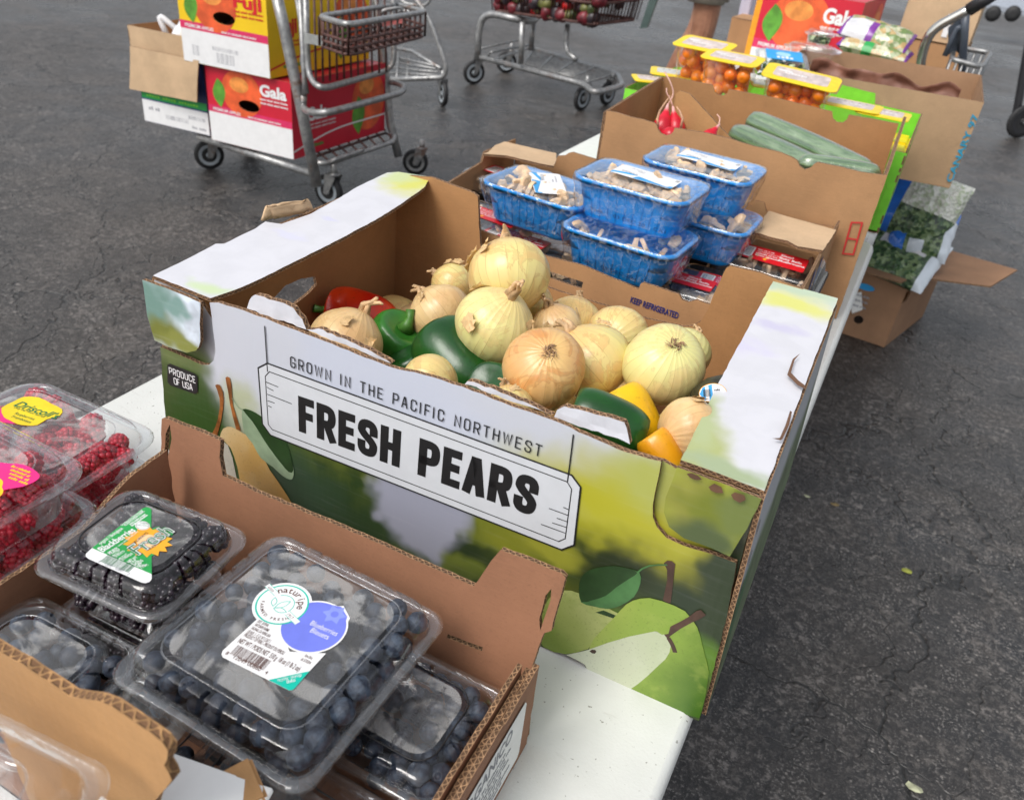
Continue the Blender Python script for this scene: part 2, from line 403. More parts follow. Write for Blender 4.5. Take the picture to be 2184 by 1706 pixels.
class Print:
    def __init__(s): s.v = []; s.f = []; s.m = []; s.mats = []; s.k = 0
    def mi(s, m):
        if m not in s.mats: s.mats.append(m)
        return s.mats.index(m)
    def _z(s, z): s.k += 1; return z * .00011 + (s.k % 37) * .000002
    def poly(s, pts, m, z=0, hole=None):
        N = len(pts); ed = [(i, (i + 1) % N) for i in range(N)]; al = list(pts)
        if hole: al += hole; ed += [(N + i, N + (i + 1) % len(hole)) for i in range(len(hole))]
        d = s._z(z); n0 = len(s.v); r = delaunay_2d_cdt([Vector(p) for p in al], ed, [], 0, 1e-7)
        s.v += [(p.x, p.y, d) for p in r[0]]
        for f in r[2]:
            cx = sum(r[0][i].x for i in f) / len(f); cy = sum(r[0][i].y for i in f) / len(f)
            if inpoly(cx, cy, pts) and not (hole and inpoly(cx, cy, hole)): s.f.append(tuple(n0 + i for i in f)); s.m.append(s.mi(m))
        return s
    def rect(s, x0, y0, x1, y1, m, z=0, r=0):
        if not r: return s.poly([(x0, y0), (x1, y0), (x1, y1), (x0, y1)], m, z)
        pts = []
        for cx, cy, a0 in ((x1 - r, y0 + r, -pi / 2), (x1 - r, y1 - r, 0), (x0 + r, y1 - r, pi / 2), (x0 + r, y0 + r, pi)):
            pts += [(cx + r * cos(a0 + k * pi / 8), cy + r * sin(a0 + k * pi / 8)) for k in range(5)]
        return s.poly(pts, m, z)
    def disc(s, cx, cy, rx, ry, m, z=0, n=28): return s.poly([(cx + rx * cos(2 * pi * k / n), cy + ry * sin(2 * pi * k / n)) for k in range(n)], m, z)
    def line(s, pts, w, m, z=1, closed=False, cap=0):
        if cap and (Vector(pts[0]) - Vector(pts[-1])).length > 1e-6:
            a, b, c, e = Vector(pts[0]), Vector(pts[1]), Vector(pts[-1]), Vector(pts[-2]); pts = [tuple(a + (a - b).normalized() * cap)] + list(pts[1:-1]) + [tuple(c + (c - e).normalized() * cap)]
        d = s._z(z); n = len(pts); n0 = len(s.v)
        for i in range(n):
            p = Vector(pts[i]); a = Vector(pts[i - 1]) if (i or closed) else None; b = Vector(pts[(i + 1) % n]) if (i < n - 1 or closed) else None
            d1 = (p - a).normalized() if a is not None and (p - a).length > 0 else None; d2 = (b - p).normalized() if b is not None and (b - p).length > 0 else None
            if d1 is None: d1 = d2
            if d2 is None: d2 = d1
            t = d1 + d2
            if t.length < 1e-3: t = d1
            t.normalize(); nn = Vector((-t.y, t.x)); k = w / 2 / max(.45, abs(nn.dot(Vector((-d1.y, d1.x)))))
            s.v += [(p.x + nn.x * k, p.y + nn.y * k, d), (p.x - nn.x * k, p.y - nn.y * k, d)]
        for i in range(n if closed else n - 1):
            a, b = n0 + 2 * i, n0 + 2 * ((i + 1) % n); s.f.append((a + 1, b + 1, b, a)); s.m.append(s.mi(m))
        return s
    def text(s, t, x, y, h, m, z=2, rot=0, sx=1.0, bold=0.0, width=None, align=0, shear=0):
        if t in ILLEG:
            cw = h * .62 * (sx if not width else width / (len(t) * h * .62)); c, q = cos(rot), sin(rot); px = -width * align if width else 0
            for wd in t.split(' '):
                for k in range(len(wd)):
                    hh = h * (.55 if (k * 7 + len(wd)) % 3 else .72); a0, a1 = px + k * cw, px + k * cw + cw * .72
                    s.poly([(x + a * c - b * q, y + a * q + b * c) for a, b in ((a0, 0), (a1, 0), (a1, hh), (a0, hh))], m, z)
                px += (len(wd) + .8) * cw
            return s
        vs, fs, x0, x1 = glyph(t, bold)
        if width: sx = width / ((x1 - x0) * h)
        d = s._z(z); n0 = len(s.v); c, q = cos(rot), sin(rot); w = (x1 - x0) * h * sx
        for vx, vy in vs:
            a = (vx - x0) * h * sx - w * align + vy * h * shear; b = vy * h
            s.v.append((x + a * c - b * q, y + a * q + b * c, d))
        s.f += [tuple(n0 + i for i in f) for f in fs]; s.m += [s.mi(m)] * len(fs); return s
    def arc(s, t, cx, cy, r, a0, a1, h, m, z=2, bold=0, inward=False):
        for i, ch in enumerate(t):
            a = a0 + (a1 - a0) * (i + .5) / len(t); rot = a + pi / 2 if inward else a - pi / 2
            s.text(ch, cx + r * cos(a), cy + r * sin(a), h, m, z, rot, bold=bold, align=.5)
        return s
    def stroke(s, t, x, y, h, w, gap, thick, m, z=2, sp=None):
        """condensed drawn capitals; x,y = lower left"""
        for ch in t:
            if ch == ' ': x += sp or w * .8; continue
            gw, st = GL[ch]; ww = (w - thick) * gw
            for pl in st: s.line([(x + thick / 2 + a * ww, y + thick / 2 + b * (h - thick)) for a, b in pl if True] if True else 0, thick, m, z)
            x += ww + thick + gap
        return x
    def barcode(s, x, y, w, h, m, z=2, n=30, rot=0):
        rr = random.Random(int(x * 1e5) + n); c, q = cos(rot), sin(rot); px = 0
        tot = w / n
        for i in range(n):
            bw = tot * rr.choice((.25, .35, .6))
            pts = [(px, 0), (px + bw, 0), (px + bw, h), (px, h)]
            s.poly([(x + a * c - b * q, y + a * q + b * c) for a, b in pts], m, z); px += tot
        return s
    def lines(s, x, y, w, dy, n, m, words, h=None, z=2, rot=0, sx=.8):
        for i in range(n): s.text(words[i % len(words)], x, y - i * dy, h or dy * .8, m, z, rot, sx=sx)
        return s
    def build(s, name, parent, fn, world=True, label=None, mats=None):
        me = pyd(name, [fn(*p) for p in s.v], s.f, s.m)
        o = mk(name, me, parent, s.mats, False, world)
        if label: o['label'] = label
        return o
def onpl(pl, d=.0006): return lambda x, y, z: pl.w(x, y, z + d)
# ================================================================== ground
def asphalt():
    m, nt, out = newmat('weathered asphalt'); b = NB(nt); co = b.coord()
    big, _ = b.noise(co, .45, 4, .6, .5); mid, _ = b.noise(co, 4.5, 5, .7, .6); fine, _ = b.noise(co, 55, 5, .75); ag, _ = b.noise(co, 170, 3, .7)
    v = b.n('ShaderNodeTexVoronoi', Scale=210.0); b.l(co, v.inputs[0])
    c = b.mix(b.rng(big, .38, .62), (.020, .022, .026), (.036, .031, .027))
    c = b.mix(b.math('MULTIPLY', b.rng(mid, .48, .66), .6), c, (.070, .060, .052))
    c = b.mix(b.math('MULTIPLY', b.math('MULTIPLY', b.rng(fine, .48, .62), b.rng(mid, .40, .60, .3, 1.0)), .9), c, (.135, .122, .112))
    c = b.mix(b.math('MULTIPLY', b.rng(fine, .30, .46, 1, 0), .75), c, (.010, .010, .011))
    st = b.math('MULTIPLY', b.rng(ag, .54, .62), b.rng(b.noise(co, 14, 4, .65, .5)[0], .42, .60, .25, 1.0))
    c = b.mix(b.math('MULTIPLY', st, .85), c, (.24, .225, .21))
    # cracks
    _, nc = b.noise(co, 1.6, 5, .65)
    off = b.n('ShaderNodeVectorMath', _operation='SCALE'); b.l(nc, off.inputs[0]); off.inputs['Scale'].default_value = .55
    ad = b.n('ShaderNodeVectorMath', _operation='ADD'); b.l(co, ad.inputs[0]); b.l(off.outputs[0], ad.inputs[1])
    cr = []
    for s, w in ((1.25, .0065), (4.5, .012)):
        x = b.n('ShaderNodeTexVoronoi', Scale=s); x.feature = 'DISTANCE_TO_EDGE'; b.l(ad.outputs[0], x.inputs[0])
        cr.append(b.rng(x.outputs[0], w * .3, w * 1.3, 1, 0))
    c2 = b.math('MULTIPLY', cr[1], b.rng(big, .44, .56))
    k = b.math('MAXIMUM', b.math('MULTIPLY', cr[0], .95), b.math('MULTIPLY', c2, .9))
    c = b.mix(b.math('MULTIPLY', k, .8), c, (.009, .009, .009))
    _, nc2 = b.noise(co, 6, 4, .6)
    lt = b.n('ShaderNodeTexVoronoi', Scale=2.6); lt.feature = 'DISTANCE_TO_EDGE'
    of2 = b.n('ShaderNodeVectorMath', _operation='SCALE'); b.l(nc2, of2.inputs[0]); of2.inputs['Scale'].default_value = .35
    a2 = b.n('ShaderNodeVectorMath', _operation='ADD'); b.l(co, a2.inputs[0]); b.l(of2.outputs[0], a2.inputs[1]); b.l(a2.outputs[0], lt.inputs[0])
    lk = b.math('MULTIPLY', b.rng(lt.outputs[0], .002, .03, 1, 0), b.rng(fine, .46, .62))
    c = b.mix(b.math('MULTIPLY', lk, .8), c, (.22, .20, .185))
    rgh = b.rng(b.math('ADD', b.math('MULTIPLY', big, .7), b.math('MULTIPLY', mid, .3)), .38, .62, .22, .46)
    h = b.math('ADD', b.math('MULTIPLY', fine, 1.3), b.math('SUBTRACT', b.math('MULTIPLY', ag, .9), b.math('MULTIPLY', k, 2.2)))
    sv = b.n('ShaderNodeTexVoronoi', Scale=75.0); b.l(co, sv.inputs[0]); sc_ = b.n('ShaderNodeSeparateColor'); b.l(sv.outputs['Color'], sc_.inputs[0])
    stn = b.math('MULTIPLY', b.rng(sv.outputs['Distance'], .16, .26, 1, 0), b.rng(sc_.outputs[0], .86, .90)); c = b.mix(b.math('MULTIPLY', stn, .8), c, (.26, .24, .22))
    b.bsdf(out, c, rgh, b.bump(h, .55, .006)); return m
bm = bmesh.new(); bmesh.ops.create_grid(bm, x_segments=2, y_segments=2, size=400)
o = bmo('ground', bm, None, asphalt()); setp(o, 'dark cracked asphalt of the car park', kind='structure')

# ================================================================== tables
tbl = simple('table plastic', (.74, .75, .73), .42, .03, 60, .25, 500)
def speck():
    m, nt, out = newmat('speckled table plastic'); b = NB(nt); co = b.coord()
    f, _ = b.noise(co, 240, 2, .5); g, _ = b.noise(co, 6, 4, .6)
    c = b.mix(b.rng(g, .35, .7), (.66, .67, .64), (.74, .75, .72)); c = b.mix(b.math('MULTIPLY', b.rng(f, .69, .76), .8), c, (.22, .21, .18))
    s, _ = b.noise(b.map(co, (1, 6, 1)), 9, 4, .7, 2.0); c = b.mix(b.math('MULTIPLY', b.rng(s, .62, .7), .25), c, (.45, .44, .40))
    b.bsdf(out, c, .38, b.bump(b.noise(co, 380, 3)[0], .35, .0008)); return m
SPK = speck(); STEEL = simple('grey powder coated steel', (.20, .21, .22), .4, .05)
def rrect(hx, hy, r, n=5):
    pts = []
    for cx, cy, a0 in ((hx - r, -hy + r, -pi / 2), (hx - r, hy - r, 0), (-hx + r, hy - r, pi / 2), (-hx + r, -hy + r, pi)):
        pts += [(cx + r * cos(a0 + k * pi / 2 / n), cy + r * sin(a0 + k * pi / 2 / n)) for k in range(n + 1)]
    return pts
def loft(secs, cap0=True, cap1=True):
    """secs = [(pts, z)] with equal counts"""
    vs, fs = [], []; n = len(secs[0][0])
    for pts, z in secs: vs += [(x, y, z) for x, y in pts]
    for i in range(len(secs) - 1):
        for k in range(n): a, b = i * n, (i + 1) * n; fs.append((a + k, a + (k + 1) % n, b + (k + 1) % n, b + k))
    if cap0: fs.append(tuple(reversed(range(n))))
    if cap1: fs.append(tuple((len(secs) - 1) * n + k for k in range(n)))
    return vs, fs
def table(x0, x1, y0, y1, label, mat):
    cx, cy = (x0 + x1) / 2, (y0 + y1) / 2; t = empty('folding_table', (cx, cy, 0), label, 'folding table', 'white folding tables')
    hx, hy = (x1 - x0) / 2, (y1 - y0) / 2
    s = [(rrect(hx - .006, hy - .006, .03), T - .045), (rrect(hx - .001, hy - .001, .035), T - .040), (rrect(hx, hy, .035), T - .012), (rrect(hx - .003, hy - .003, .033), T - .003), (rrect(hx - .009, hy - .009, .03), T)]
    vs, fs = loft(s); o = mk('table_top', pyd('table_top', vs, fs), t, mat, False, False)
    fo = o.data; fo.polygons.foreach_set('use_smooth', [len(p.vertices) == 4 for p in fo.polygons])
    for sy in (-1, 1):
        y = sy * (hy - .28)
        for sx in (-1, 1):
            tubes('leg', t, [(smooth_path([(sx * (hx - .06), y, T - .05), (sx * (hx - .07), y, .30), (sx * (hx - .03), y, .012)], .03), .014)], STEEL, world=False)
        tubes('crossbar', t, [([(-hx + .07, y, .30), (hx - .07, y, .30)], .011), ([(-hx + .06, y, T - .06), (hx - .06, y, T - .06)], .011), ([(0, y, .30), (0, y - sy * .3, T - .05)], .009)], STEEL, world=False)
    return t
table(-.800, -.0095, -.50, 1.925, 'white speckled folding table in front carrying the fresh pears carton', SPK)
table(-.835, -.015, 1.97, 4.92, 'white folding table behind the radish carton, under the tomato packs', tbl)

# ================================================================== pear carton
h = .2457
A = P(326, 588, h); B = P(1630, 1046, h); Bb = P(1500, 1524, 0); Cc = P(1787, 637, h); Dd = P(850, 366, h)
F = Pl(A, B, A + (A - Bb).normalized() * 1.0)
F = Pl(Vector(A), Vector(B), Vector(A) + Vector((0, 0, 1)) if False else Vector(A) - (Bb - B))
pear = empty('open_produce_carton', (A + Cc) / 2 - Vector((0, 0, h)), 'open white and green printed carton reading FRESH PEARS, filled with onions and peppers', 'carton')
def fb(px, py, rx, ry, col, soft=.5):
    u, v = F.px(px, py); return (u, v, rx, ry, col, soft)
Wc = (.53, .55, .61); Gd = (.022, .045, .010); Ye = (.50, .47, .03); Yg = (.26, .30, .03); Lav = (.30, .31, .38)
front_blobs = [
    fb(1350, 1040, .30, .085, (.30, .32, .03), .5), fb(1330, 1075, .085, .05, Ye, .7), fb(1480, 1080, .07, .05, (.25, .28, .05), .6),
    fb(1150, 1200, .07, .03, (.20, .21, .02), .6), fb(1000, 1180, .06, .025, (.12, .15, .02), .6), fb(1300, 1200, .06, .05, (.035, .055, .01), .6), fb(1500, 1260, .06, .07, (.02, .035, .015), .6),
    fb(720, 1090, .07, .05, (.02, .045, .012), .6), fb(560, 960, .06, .05, (.05, .10, .02), .6),
    fb(800, 800, .36, .062, Wc, .30), fb(1000, 830, .30, .075, (.52, .55, .64), .25), fb(520, 740, .075, .085, Wc, .3), fb(1300, 935, .13, .034, Wc, .4), fb(1200, 940, .05, .05, Wc, .3), fb(1330, 1085, .10, .038, (.42, .40, .03), .7), fb(1430, 1040, .05, .03, (.40, .42, .10), .6), fb(1000, 1165, .030, .012, (.02, .035, .01), .6), fb(1110, 1220, .035, .014, (.02, .035, .01), .6), fb(1250, 1185, .028, .012, (.03, .045, .01), .6), fb(1330, 1210, .03, .02, (.02, .03, .01), .6), fb(1180, 1160, .03, .012, (.28, .28, .03), .6),
    fb(900, 1080, .05, .055, Lav, .18), fb(925, 1110, .022, .045, Lav, .2),
    fb(400, 830, .035, .09, (.05, .085, .02), .6), fb(395, 760, .03, .02, (.12, .16, .05), .6), fb(430, 890, .03, .05, (.03, .075, .012), .6), fb(640, 1020, .05, .04, (.03, .06, .03), .6), fb(520, 860, .025, .03, (.42, .45, .30), .5),
    fb(1540, 1250, .02, .09, (.03, .045, .02), .5), fb(1430, 1380, .08, .02, (.10, .20, .02), .6)]
PF = paint('pear carton front print', Gd, front_blobs, tex=.03, base2=(.075, .10, .018))
inner_pts = F.pxs([(326, 590), (1630, 1046), (1500, 1522), (1200, 1400), (700, 1190)]) 
uB, vB = F.px(1500, 1524); uR, vR = F.px(1630, 1046)
bl = (0.004, vB)
ZB = lambda u: F.px(1500, 1524)[1]
innr = [(0.0, -.004), (uR - .002, -.004), (uB - .006, vB + .006), (.006, vB + .006)]
topcut = F.pxs([(457, 700), (652, 712), (838, 790), (993, 830), (1183, 900), (1342, 965), (1415, 985), (1440, 1000)])
innr = [(.0, -.004)] + [(.052, -.004)] + [(.075, -.03)] + topcut + [F.px(1452, 1000), (uR - .002, -.006), (uB - .006, vB + .006), (.006, vB + .006)]
side_bl = [(x[0], x[1], x[2], x[3], x[4], x[5]) for x in front_blobs]
bow = lambda u, v: 0.0
panel('front_panel_inner', pear, F, innr, .004, (PF, KRI, EDGE), d0=-.001, warp=bow)
outer = F.pxs([(351, 735), (400, 756), (440, 773), (455, 773), (465, 764), (469, 745), (464, 700), (461, 668), (457, 641), (476, 641), (528, 657), (640, 699), (700, 722), (838, 776), (910, 793), (993, 818), (1080, 852), (1183, 888), (1260, 922), (1342, 957), (1415, 976),
   (1410, 1005), (1402, 1040), (1397, 1068), (1397, 1094), (1406, 1116), (1426, 1138), (1461, 1154), (1506, 1167), (1574, 1191), (1550, 1320), (1520, 1440), (1494, 1526), (1466, 1515), (1425, 1496), (1364, 1470), (1335, 1450), (1311, 1444), (1285, 1428), (1257, 1422), (1251, 1406), (1240, 1396), (1213, 1386), (1164, 1371)])
outer += [(.30, vB), (.012, vB), F.px(370, 960), F.px(363, 895)]
panel('front_panel', pear, F, outer, .0045, (PF, KR, EDGE), d0=.006, warp=bow, jit=.0006)
# rolled lips standing up along the front edge
LIPW = simple('white board lip', (.62, .63, .68), .45, .05, 60, .3, 60)
for pts in ([(528, 657), (533, 640), (545, 628), (585, 640), (628, 656), (645, 680), (655, 702)], [(656, 702), (680, 700), (760, 732), (805, 755), (836, 774)], [(993, 818), (998, 812), (1060, 830), (1130, 860), (1180, 884)], [(1183, 888), (1190, 872), (1205, 865), (1270, 882), (1332, 899), (1340, 925), (1345, 945)]):
    panel('tear_lip', pear, F, F.pxs(pts), .006, (LIPW, KRI, EDGE), d0=.001, step=.005, jit=.0009, grid=.012, warp=lambda u, v: bow(u, v) + .0015 * noise.noise((u * 60, v * 60, 1)))
def thinrow(pl, pts, d, t=.003): pass
# folded corner tabs of the rails
Tab = F.pxs([(326, 588), (390, 611), (449, 636), (447, 680), (448, 718), (444, 731), (439, 737), (419, 742), (379, 729), (351, 716), (336, 665)])
tabL = paint('left tab print', (.45, .50, .56), [fb(350, 640, .03, .03, (.16, .28, .24), .5), fb(370, 700, .03, .015, (.16, .18, .03), .5), fb(420, 730, .03, .010, (.22, .24, .05), .5), fb(400, 655, .012, .01, (.20, .33, .30), .4)], warp=.01)
panel('corner_tab', pear, F, Tab, .004, (tabL, KR, EDGE), d0=.013, warp=bow, grid=.015)
Tab2 = F.pxs([(1452, 981), (1540, 1012), (1630, 1047), (1600, 1110), (1563, 1169), (1560, 1168), (1523, 1151), (1466, 1131), (1435, 1107), (1424, 1076), (1428, 1045), (1439, 1018)])
tabR = paint('right tab print', (.22, .24, .03), [fb(1470, 1060, .02, .03, (.28, .28, .05), .5), fb(1530, 1080, .03, .02, (.17, .20, .02), .5), fb(1500, 1140, .03, .015, (.08, .11, .04), .5), fb(1590, 1080, .02, .03, (.16, .20, .05), .5)], warp=.01, tex=.02)
panel('corner_tab', pear, F, Tab2, .003, (tabR, KR, EDGE), d0=.011, warp=bow, grid=.015)
holeb = simple('slot brown', (.13, .065, .035), .8, .2)
pr = Print()
for q in ([(1475, 990), (1485, 988), (1500, 994), (1508, 1002), (1494, 1003), (1482, 998)], [(1521, 1017), (1533, 1010), (1548, 1017), (1552, 1030), (1538, 1030), (1526, 1025)], [(1568, 1033), (1576, 1028), (1596, 1034), (1599, 1044), (1586, 1050), (1573, 1043)]):
    pr.poly(F.pxs(q), holeb, 1)
pr.build('tear_slot', pear, onpl(F, .0145))
# rails (folded tops of the short walls)
def rail(pts_px, name, blobs, base, hole=None):
    L = Pl(A, B, Dd); L.N = Vector((0, 0, 1)); L.V = L.N.cross(L.U)
    def rb(px, py, rx, ry, col, s=.5): u, v = L.px(px, py); return (u, v, rx, ry, col, s)
    m = paint(name, base, [rb(*b) for b in blobs], warp=.012, wscale=18, rough=.42, tex=.03, base2=tuple(min(1, x * 1.06) for x in base))
    return panel('rail', pear, L, L.pxs(pts_px), .004, (m, KRI, EDGE), d0=.002, jit=.0004, warp=lambda u, v: .0012 * noise.noise((u * 14, v * 10, 5)) - .002)
RW = (.61, .61, .645)
rail([(326, 588), (392, 556), (460, 520), (478, 520), (545, 488), (566, 473), (600, 478), (664, 456), (720, 425), (760, 400), (826, 368), (850, 366), (918, 378), (905, 400), (860, 432), (800, 470), (720, 512), (640, 553), (560, 592), (500, 618), (449, 636)], 'left rail print',
     [(880, 390, .030, .05, (.62, .62, .12), .6), (905, 372, .05, .018, (.40, .52, .42), .6), (850, 380, .02, .03, (.55, .62, .30), .6), (700, 470, .012, .006, (.58, .58, .70), .6), (620, 500, .02, .008, (.62, .62, .72), .6), (450, 615, .025, .012, (.55, .66, .40), .6)], RW)
rail([(1452, 981), (1490, 905), (1530, 822), (1567, 752), (1610, 672), (1649, 600), (1700, 612), (1787, 637), (1748, 738), (1709, 840), (1670, 943), (1630, 1047), (1540, 1012)], 'right rail print',
     [(1700, 620, .06, .022, (.48, .58, .42), .5), (1690, 650, .05, .022, (.66, .66, .18), .6), (1660, 700, .02, .012, (.55, .53, .66), .6), (1600, 740, .015, .02, (.60, .58, .70), .6), (1480, 960, .025, .05, (.40, .44, .18), .5), (1500, 900, .012, .04, (.42, .48, .25), .5), (1540, 1000, .04, .012, (.35, .42, .25), .6)], RW)
# slits near the outer edge of the right rail
RL_ = Pl(A, B, Dd); RL_.N = Vector((0, 0, 1)); RL_.V = RL_.N.cross(RL_.U); pr = Print()
for q in ([(1704, 762), (1692, 776), (1684, 803), (1700, 820), (1716, 832), (1713, 838), (1698, 830), (1676, 808), (1688, 774)], [(1682, 885), (1686, 887), (1680, 915), (1666, 945), (1662, 948), (1644, 944), (1660, 943), (1672, 916)]):
    pr = Print(); pr.poly(RL_.pxs(q), holeb, 1); pr.build('slit', pear, onpl(RL_, .0042))
# side walls
ln = Vector((0, 0, 1))
Lw = Pl(W(0, 0, 0) * 0 + Vector((A.x, A.y, T)), Vector((Dd.x, Dd.y, T)), Vector((A.x, A.y, T + 1)))
hh = []
for q in [(800, 870), (870, 795), (960, 755), (1045, 742), (1055, 790), (1010, 840), (920, 912), (860, 905)]:
    hh.append(Lw.px(*zz([q], 550, 600, .6639)[0]))
dL = (Dd - A).length
panel('left_wall', pear, Lw, [(.002, .001), (dL, .001), (dL, h - .004), (.002, h - .004)], .004, (KRI, PF, EDGE), holes=[hh], d0=0, warp=lambda u, v: .001 * noise.noise((u * 9, v * 9, 8)))
Rw = Pl(Vector((Bb.x, Bb.y, T)), Vector((Cc.x, Cc.y, T)), Vector((Bb.x, Bb.y, T + 1)))
sideM = paint('side print', (.10, .14, .07), [(.02, .20, .05, .06, (.50, .55, .62), .5), (.03, .10, .03, .05, (.04, .14, .05), .5), (.2, .2, .3, .05, (.5, .52, .55), .5)])
dR = (Cc - B).length
Rw2 = Pl(Bb, Bb + (Cc - B), B)
panel('right_wall', pear, Rw2, [(.0, .001), (dR, .001), (dR + .0, h - .004), (.0, h - .002)], .004, (sideM, KRI, EDGE), d0=.002)
pr = Print()
for i in range(7):
    v0 = .012 + i * .031; pr.poly([(.012, v0), (.017, v0 + .004), (.018, v0 + .014), (.014, v0 + .018), (.011, v0 + .01)], holeb, 1)
pr.build('tear_slot', pear, onpl(Rw2, .0025))
Bk = Pl(Vector((Dd.x, Dd.y - .004, T)), Vector((Cc.x, Cc.y - .004, T)), Vector((Dd.x, Dd.y, T + 1)))
back_top = Bk.pxs([(1649, 600), (1618, 581), (1558, 567), (1549, 572), (1543, 583), (1523, 626), (1511, 658), (1495, 685), (1478, 695), (1456, 697), (1380, 681), (1300, 655), (1222, 632), (1167, 612), (1090, 588), (1050, 570), (1032, 552), (1024, 520), (1021, 470), (1019, 420), (1010, 412), (930, 382), (918, 378)])
back_top = [p for p in back_top]
wk = (Cc - Dd).length
panel('back_panel', pear, Bk, [(0.0, .001), (wk, .001), (wk, h - .004)] + back_top[1:] + [(.0, h - .004)], .0045, (KRI, KR, EDGE), d0=0, warp=lambda u, v: .0012 * noise.noise((u * 9, v * 9, 18)))
bm = bmesh.new(); a, b_, c_, d_ = (Vector((A.x + .004, A.y + .004, T + .002)), Vector((Bb.x - .004, Bb.y + .006, T + .002)), Vector((Cc.x - .004, Cc.y - .006, T + .002)), Vector((Dd.x + .004, Dd.y - .008, T + .002)))
v = [bm.verts.new(q) for q in (a, b_, c_, d_)]; v2 = [bm.verts.new(q + Vector((0, 0, .004))) for q in (a, b_, c_, d_)]
bm.faces.new(v[::-1]); bm.faces.new(v2)
for i in range(4): bm.faces.new((v[i], v[(i + 1) % 4], v2[(i + 1) % 4], v2[i]))
bmo('base_panel', bm, pear, KRI)
# torn paper handle on the left rail
vs, fs = [], []
hp = [P(570, 458, h + .004), P(600, 448, h + .008), P(655, 440, h + .006)]
for j in range(9):
    for i in range(9):
        a = j / 8; e = i / 8
        base = hp[0].lerp(hp[2], a) + Vector((.010, .012, 0)) * (e - .5)
        vs.append(base + Vector((0, 0, .016 * sin(e * pi) + .003 * noise.noise((a * 4, e * 3, 2)) - .006)) + Vector((.002, -.002, 0)) * noise.noise((a * 5, e * 5, 7)))
for j in range(8):
    for i in range(8): k = j * 9 + i; fs.append((k, k + 1, k + 10, k + 9))
o = mk('torn_handle_flap', pyd('flap', vs, fs), pear, KRT, True); so_ = o.modifiers.new('s', 'SOLIDIFY'); so_.thickness = .003
# --- printed picture on the front
def grad(name, ca, cb, cc, axis_ang, off, ln_, rough=.38):
    m, nt, out = newmat(name); b = NB(nt); co = b.coord(); geo = b.coord('Object')
    d = b.n('ShaderNodeVectorMath', _operation='DOT_PRODUCT'); b.l(geo, d.inputs[0]); ax = F.U * cos(axis_ang) + F.V * sin(axis_ang); d.inputs[1].default_value = ax
    f, _ = b.noise(co, 30, 3); t = b.math('ADD', b.math('DIVIDE', b.math('SUBTRACT', d.outputs['Value'], off), ln_), b.math('MULTIPLY', f, .35))
    c = b.mix(b.rng(t, .0, .65), ca, cb); c = b.mix(b.rng(t, .6, 1.25), c, cc); c = b.mix(b.math('MULTIPLY', b.rng(b.noise(co, 420, 2, .6)[0], .60, .68), .35), c, tuple(x * .5 for x in cb)); c = b.mix(b.math('MULTIPLY', b.rng(b.noise(co, 45, 4, .6)[0], .5, .7), .3), c, ca); b.bsdf(out, c, rough); return m
def gm(name, ca, cb, cc, p0, p1):
    """gradient print running from picture point p0 to p1 (in the sheet)"""
    a = F.w(*F.px(*p0)); b = F.w(*F.px(*p1)); ax = (b - a); L = ax.length; ax.normalize()
    ang = atan2(ax.dot(F.V), ax.dot(F.U)); return (ang, a.dot(ax) - pear.location.dot(ax) * 0, L, name, ca, cb, cc)
def gmat(*a):
    ang, off, L, name, ca, cb, cc = gm(*a); return grad(name, ca, cb, cc, ang, off, L)
z3 = lambda q: F.pxs(zz(q, 2000, 1500, .8206)); z2 = lambda q: F.pxs(zz(q, 900, 1200, .7326)); z4 = lambda q: F.pxs(zz(q, 0, 1450, .6154))
pg1 = gmat('pear print pale', (.40, .47, .10), (.25, .37, .05), (.05, .13, .008), (1270, 1300), (1520, 1460))
pg2 = gmat('pear cut print', (.62, .66, .50), (.58, .62, .44), (.50, .56, .36), (1250, 1380), (1420, 1400))
pg3 = gmat('pear print left', (.20, .28, .04), (.34, .40, .10), (.42, .46, .16), (1180, 1330), (1260, 1300))
pg4 = gmat('pear print cream', (.62, .48, .26), (.60, .36, .10), (.46, .25, .06), (480, 950), (620, 1080))
pg5 = gmat('pear print grey', (.42, .42, .36), (.52, .50, .42), (.50, .45, .36), (440, 930), (540, 1060))
lfd = simple('leaf print dark', (.018, .05, .012), .4, .3, 30); lfl = simple('leaf print light', (.06, .16, .05), .4, .3, 30); lfp = simple('leaf print pale', (.28, .38, .24), .4, .2, 30)
stm = simple('stem print', (.075, .035, .022), .4, .3, 60); sto = simple('stem print orange', (.26, .09, .02), .4, .5, 60)
def sm(pts, n=3):
    out = []; N = len(pts)
    for i in range(N):
        p0, p1, p2, p3 = (Vector(pts[(i + k) % N]) for k in (-1, 0, 1, 2))
        for j in range(n):
            t = j / n; q = .5 * ((2 * p1) + (-p0 + p2) * t + (2 * p0 - 5 * p1 + 4 * p2 - p3) * t * t + (-p0 + 3 * p1 - 3 * p2 + p3) * t ** 3); out.append(tuple(q))
    return out
pr = Print()
pr.poly(sm(z3([(192, 1262), (165, 1180), (190, 1080), (240, 1005), (300, 990), (365, 1005), (520, 1085), (556, 1117), (470, 1190), (412, 1262), (390, 1275), (296, 1296)]), 2), pg3, 0)
pr.poly(z3([(556, 1117), (480, 1085), (440, 1095), (545, 1130)]), lfd, 0)
pr.poly(z3([(410, 1270), (430, 1225), (470, 1180), (520, 1130), (560, 1085), (590, 1055), (620, 1038), (655, 1028), (700, 1025), (760, 1040), (820, 1062), (870, 1088), (905, 1130), (928, 1165), (940, 1200), (952, 1250), (962, 1290), (975, 1340), (984, 1385), (975, 1440), (965, 1500), (950, 1560), (938, 1600), (870, 1582), (760, 1540), (640, 1486), (590, 1468)]), pg1, 1)
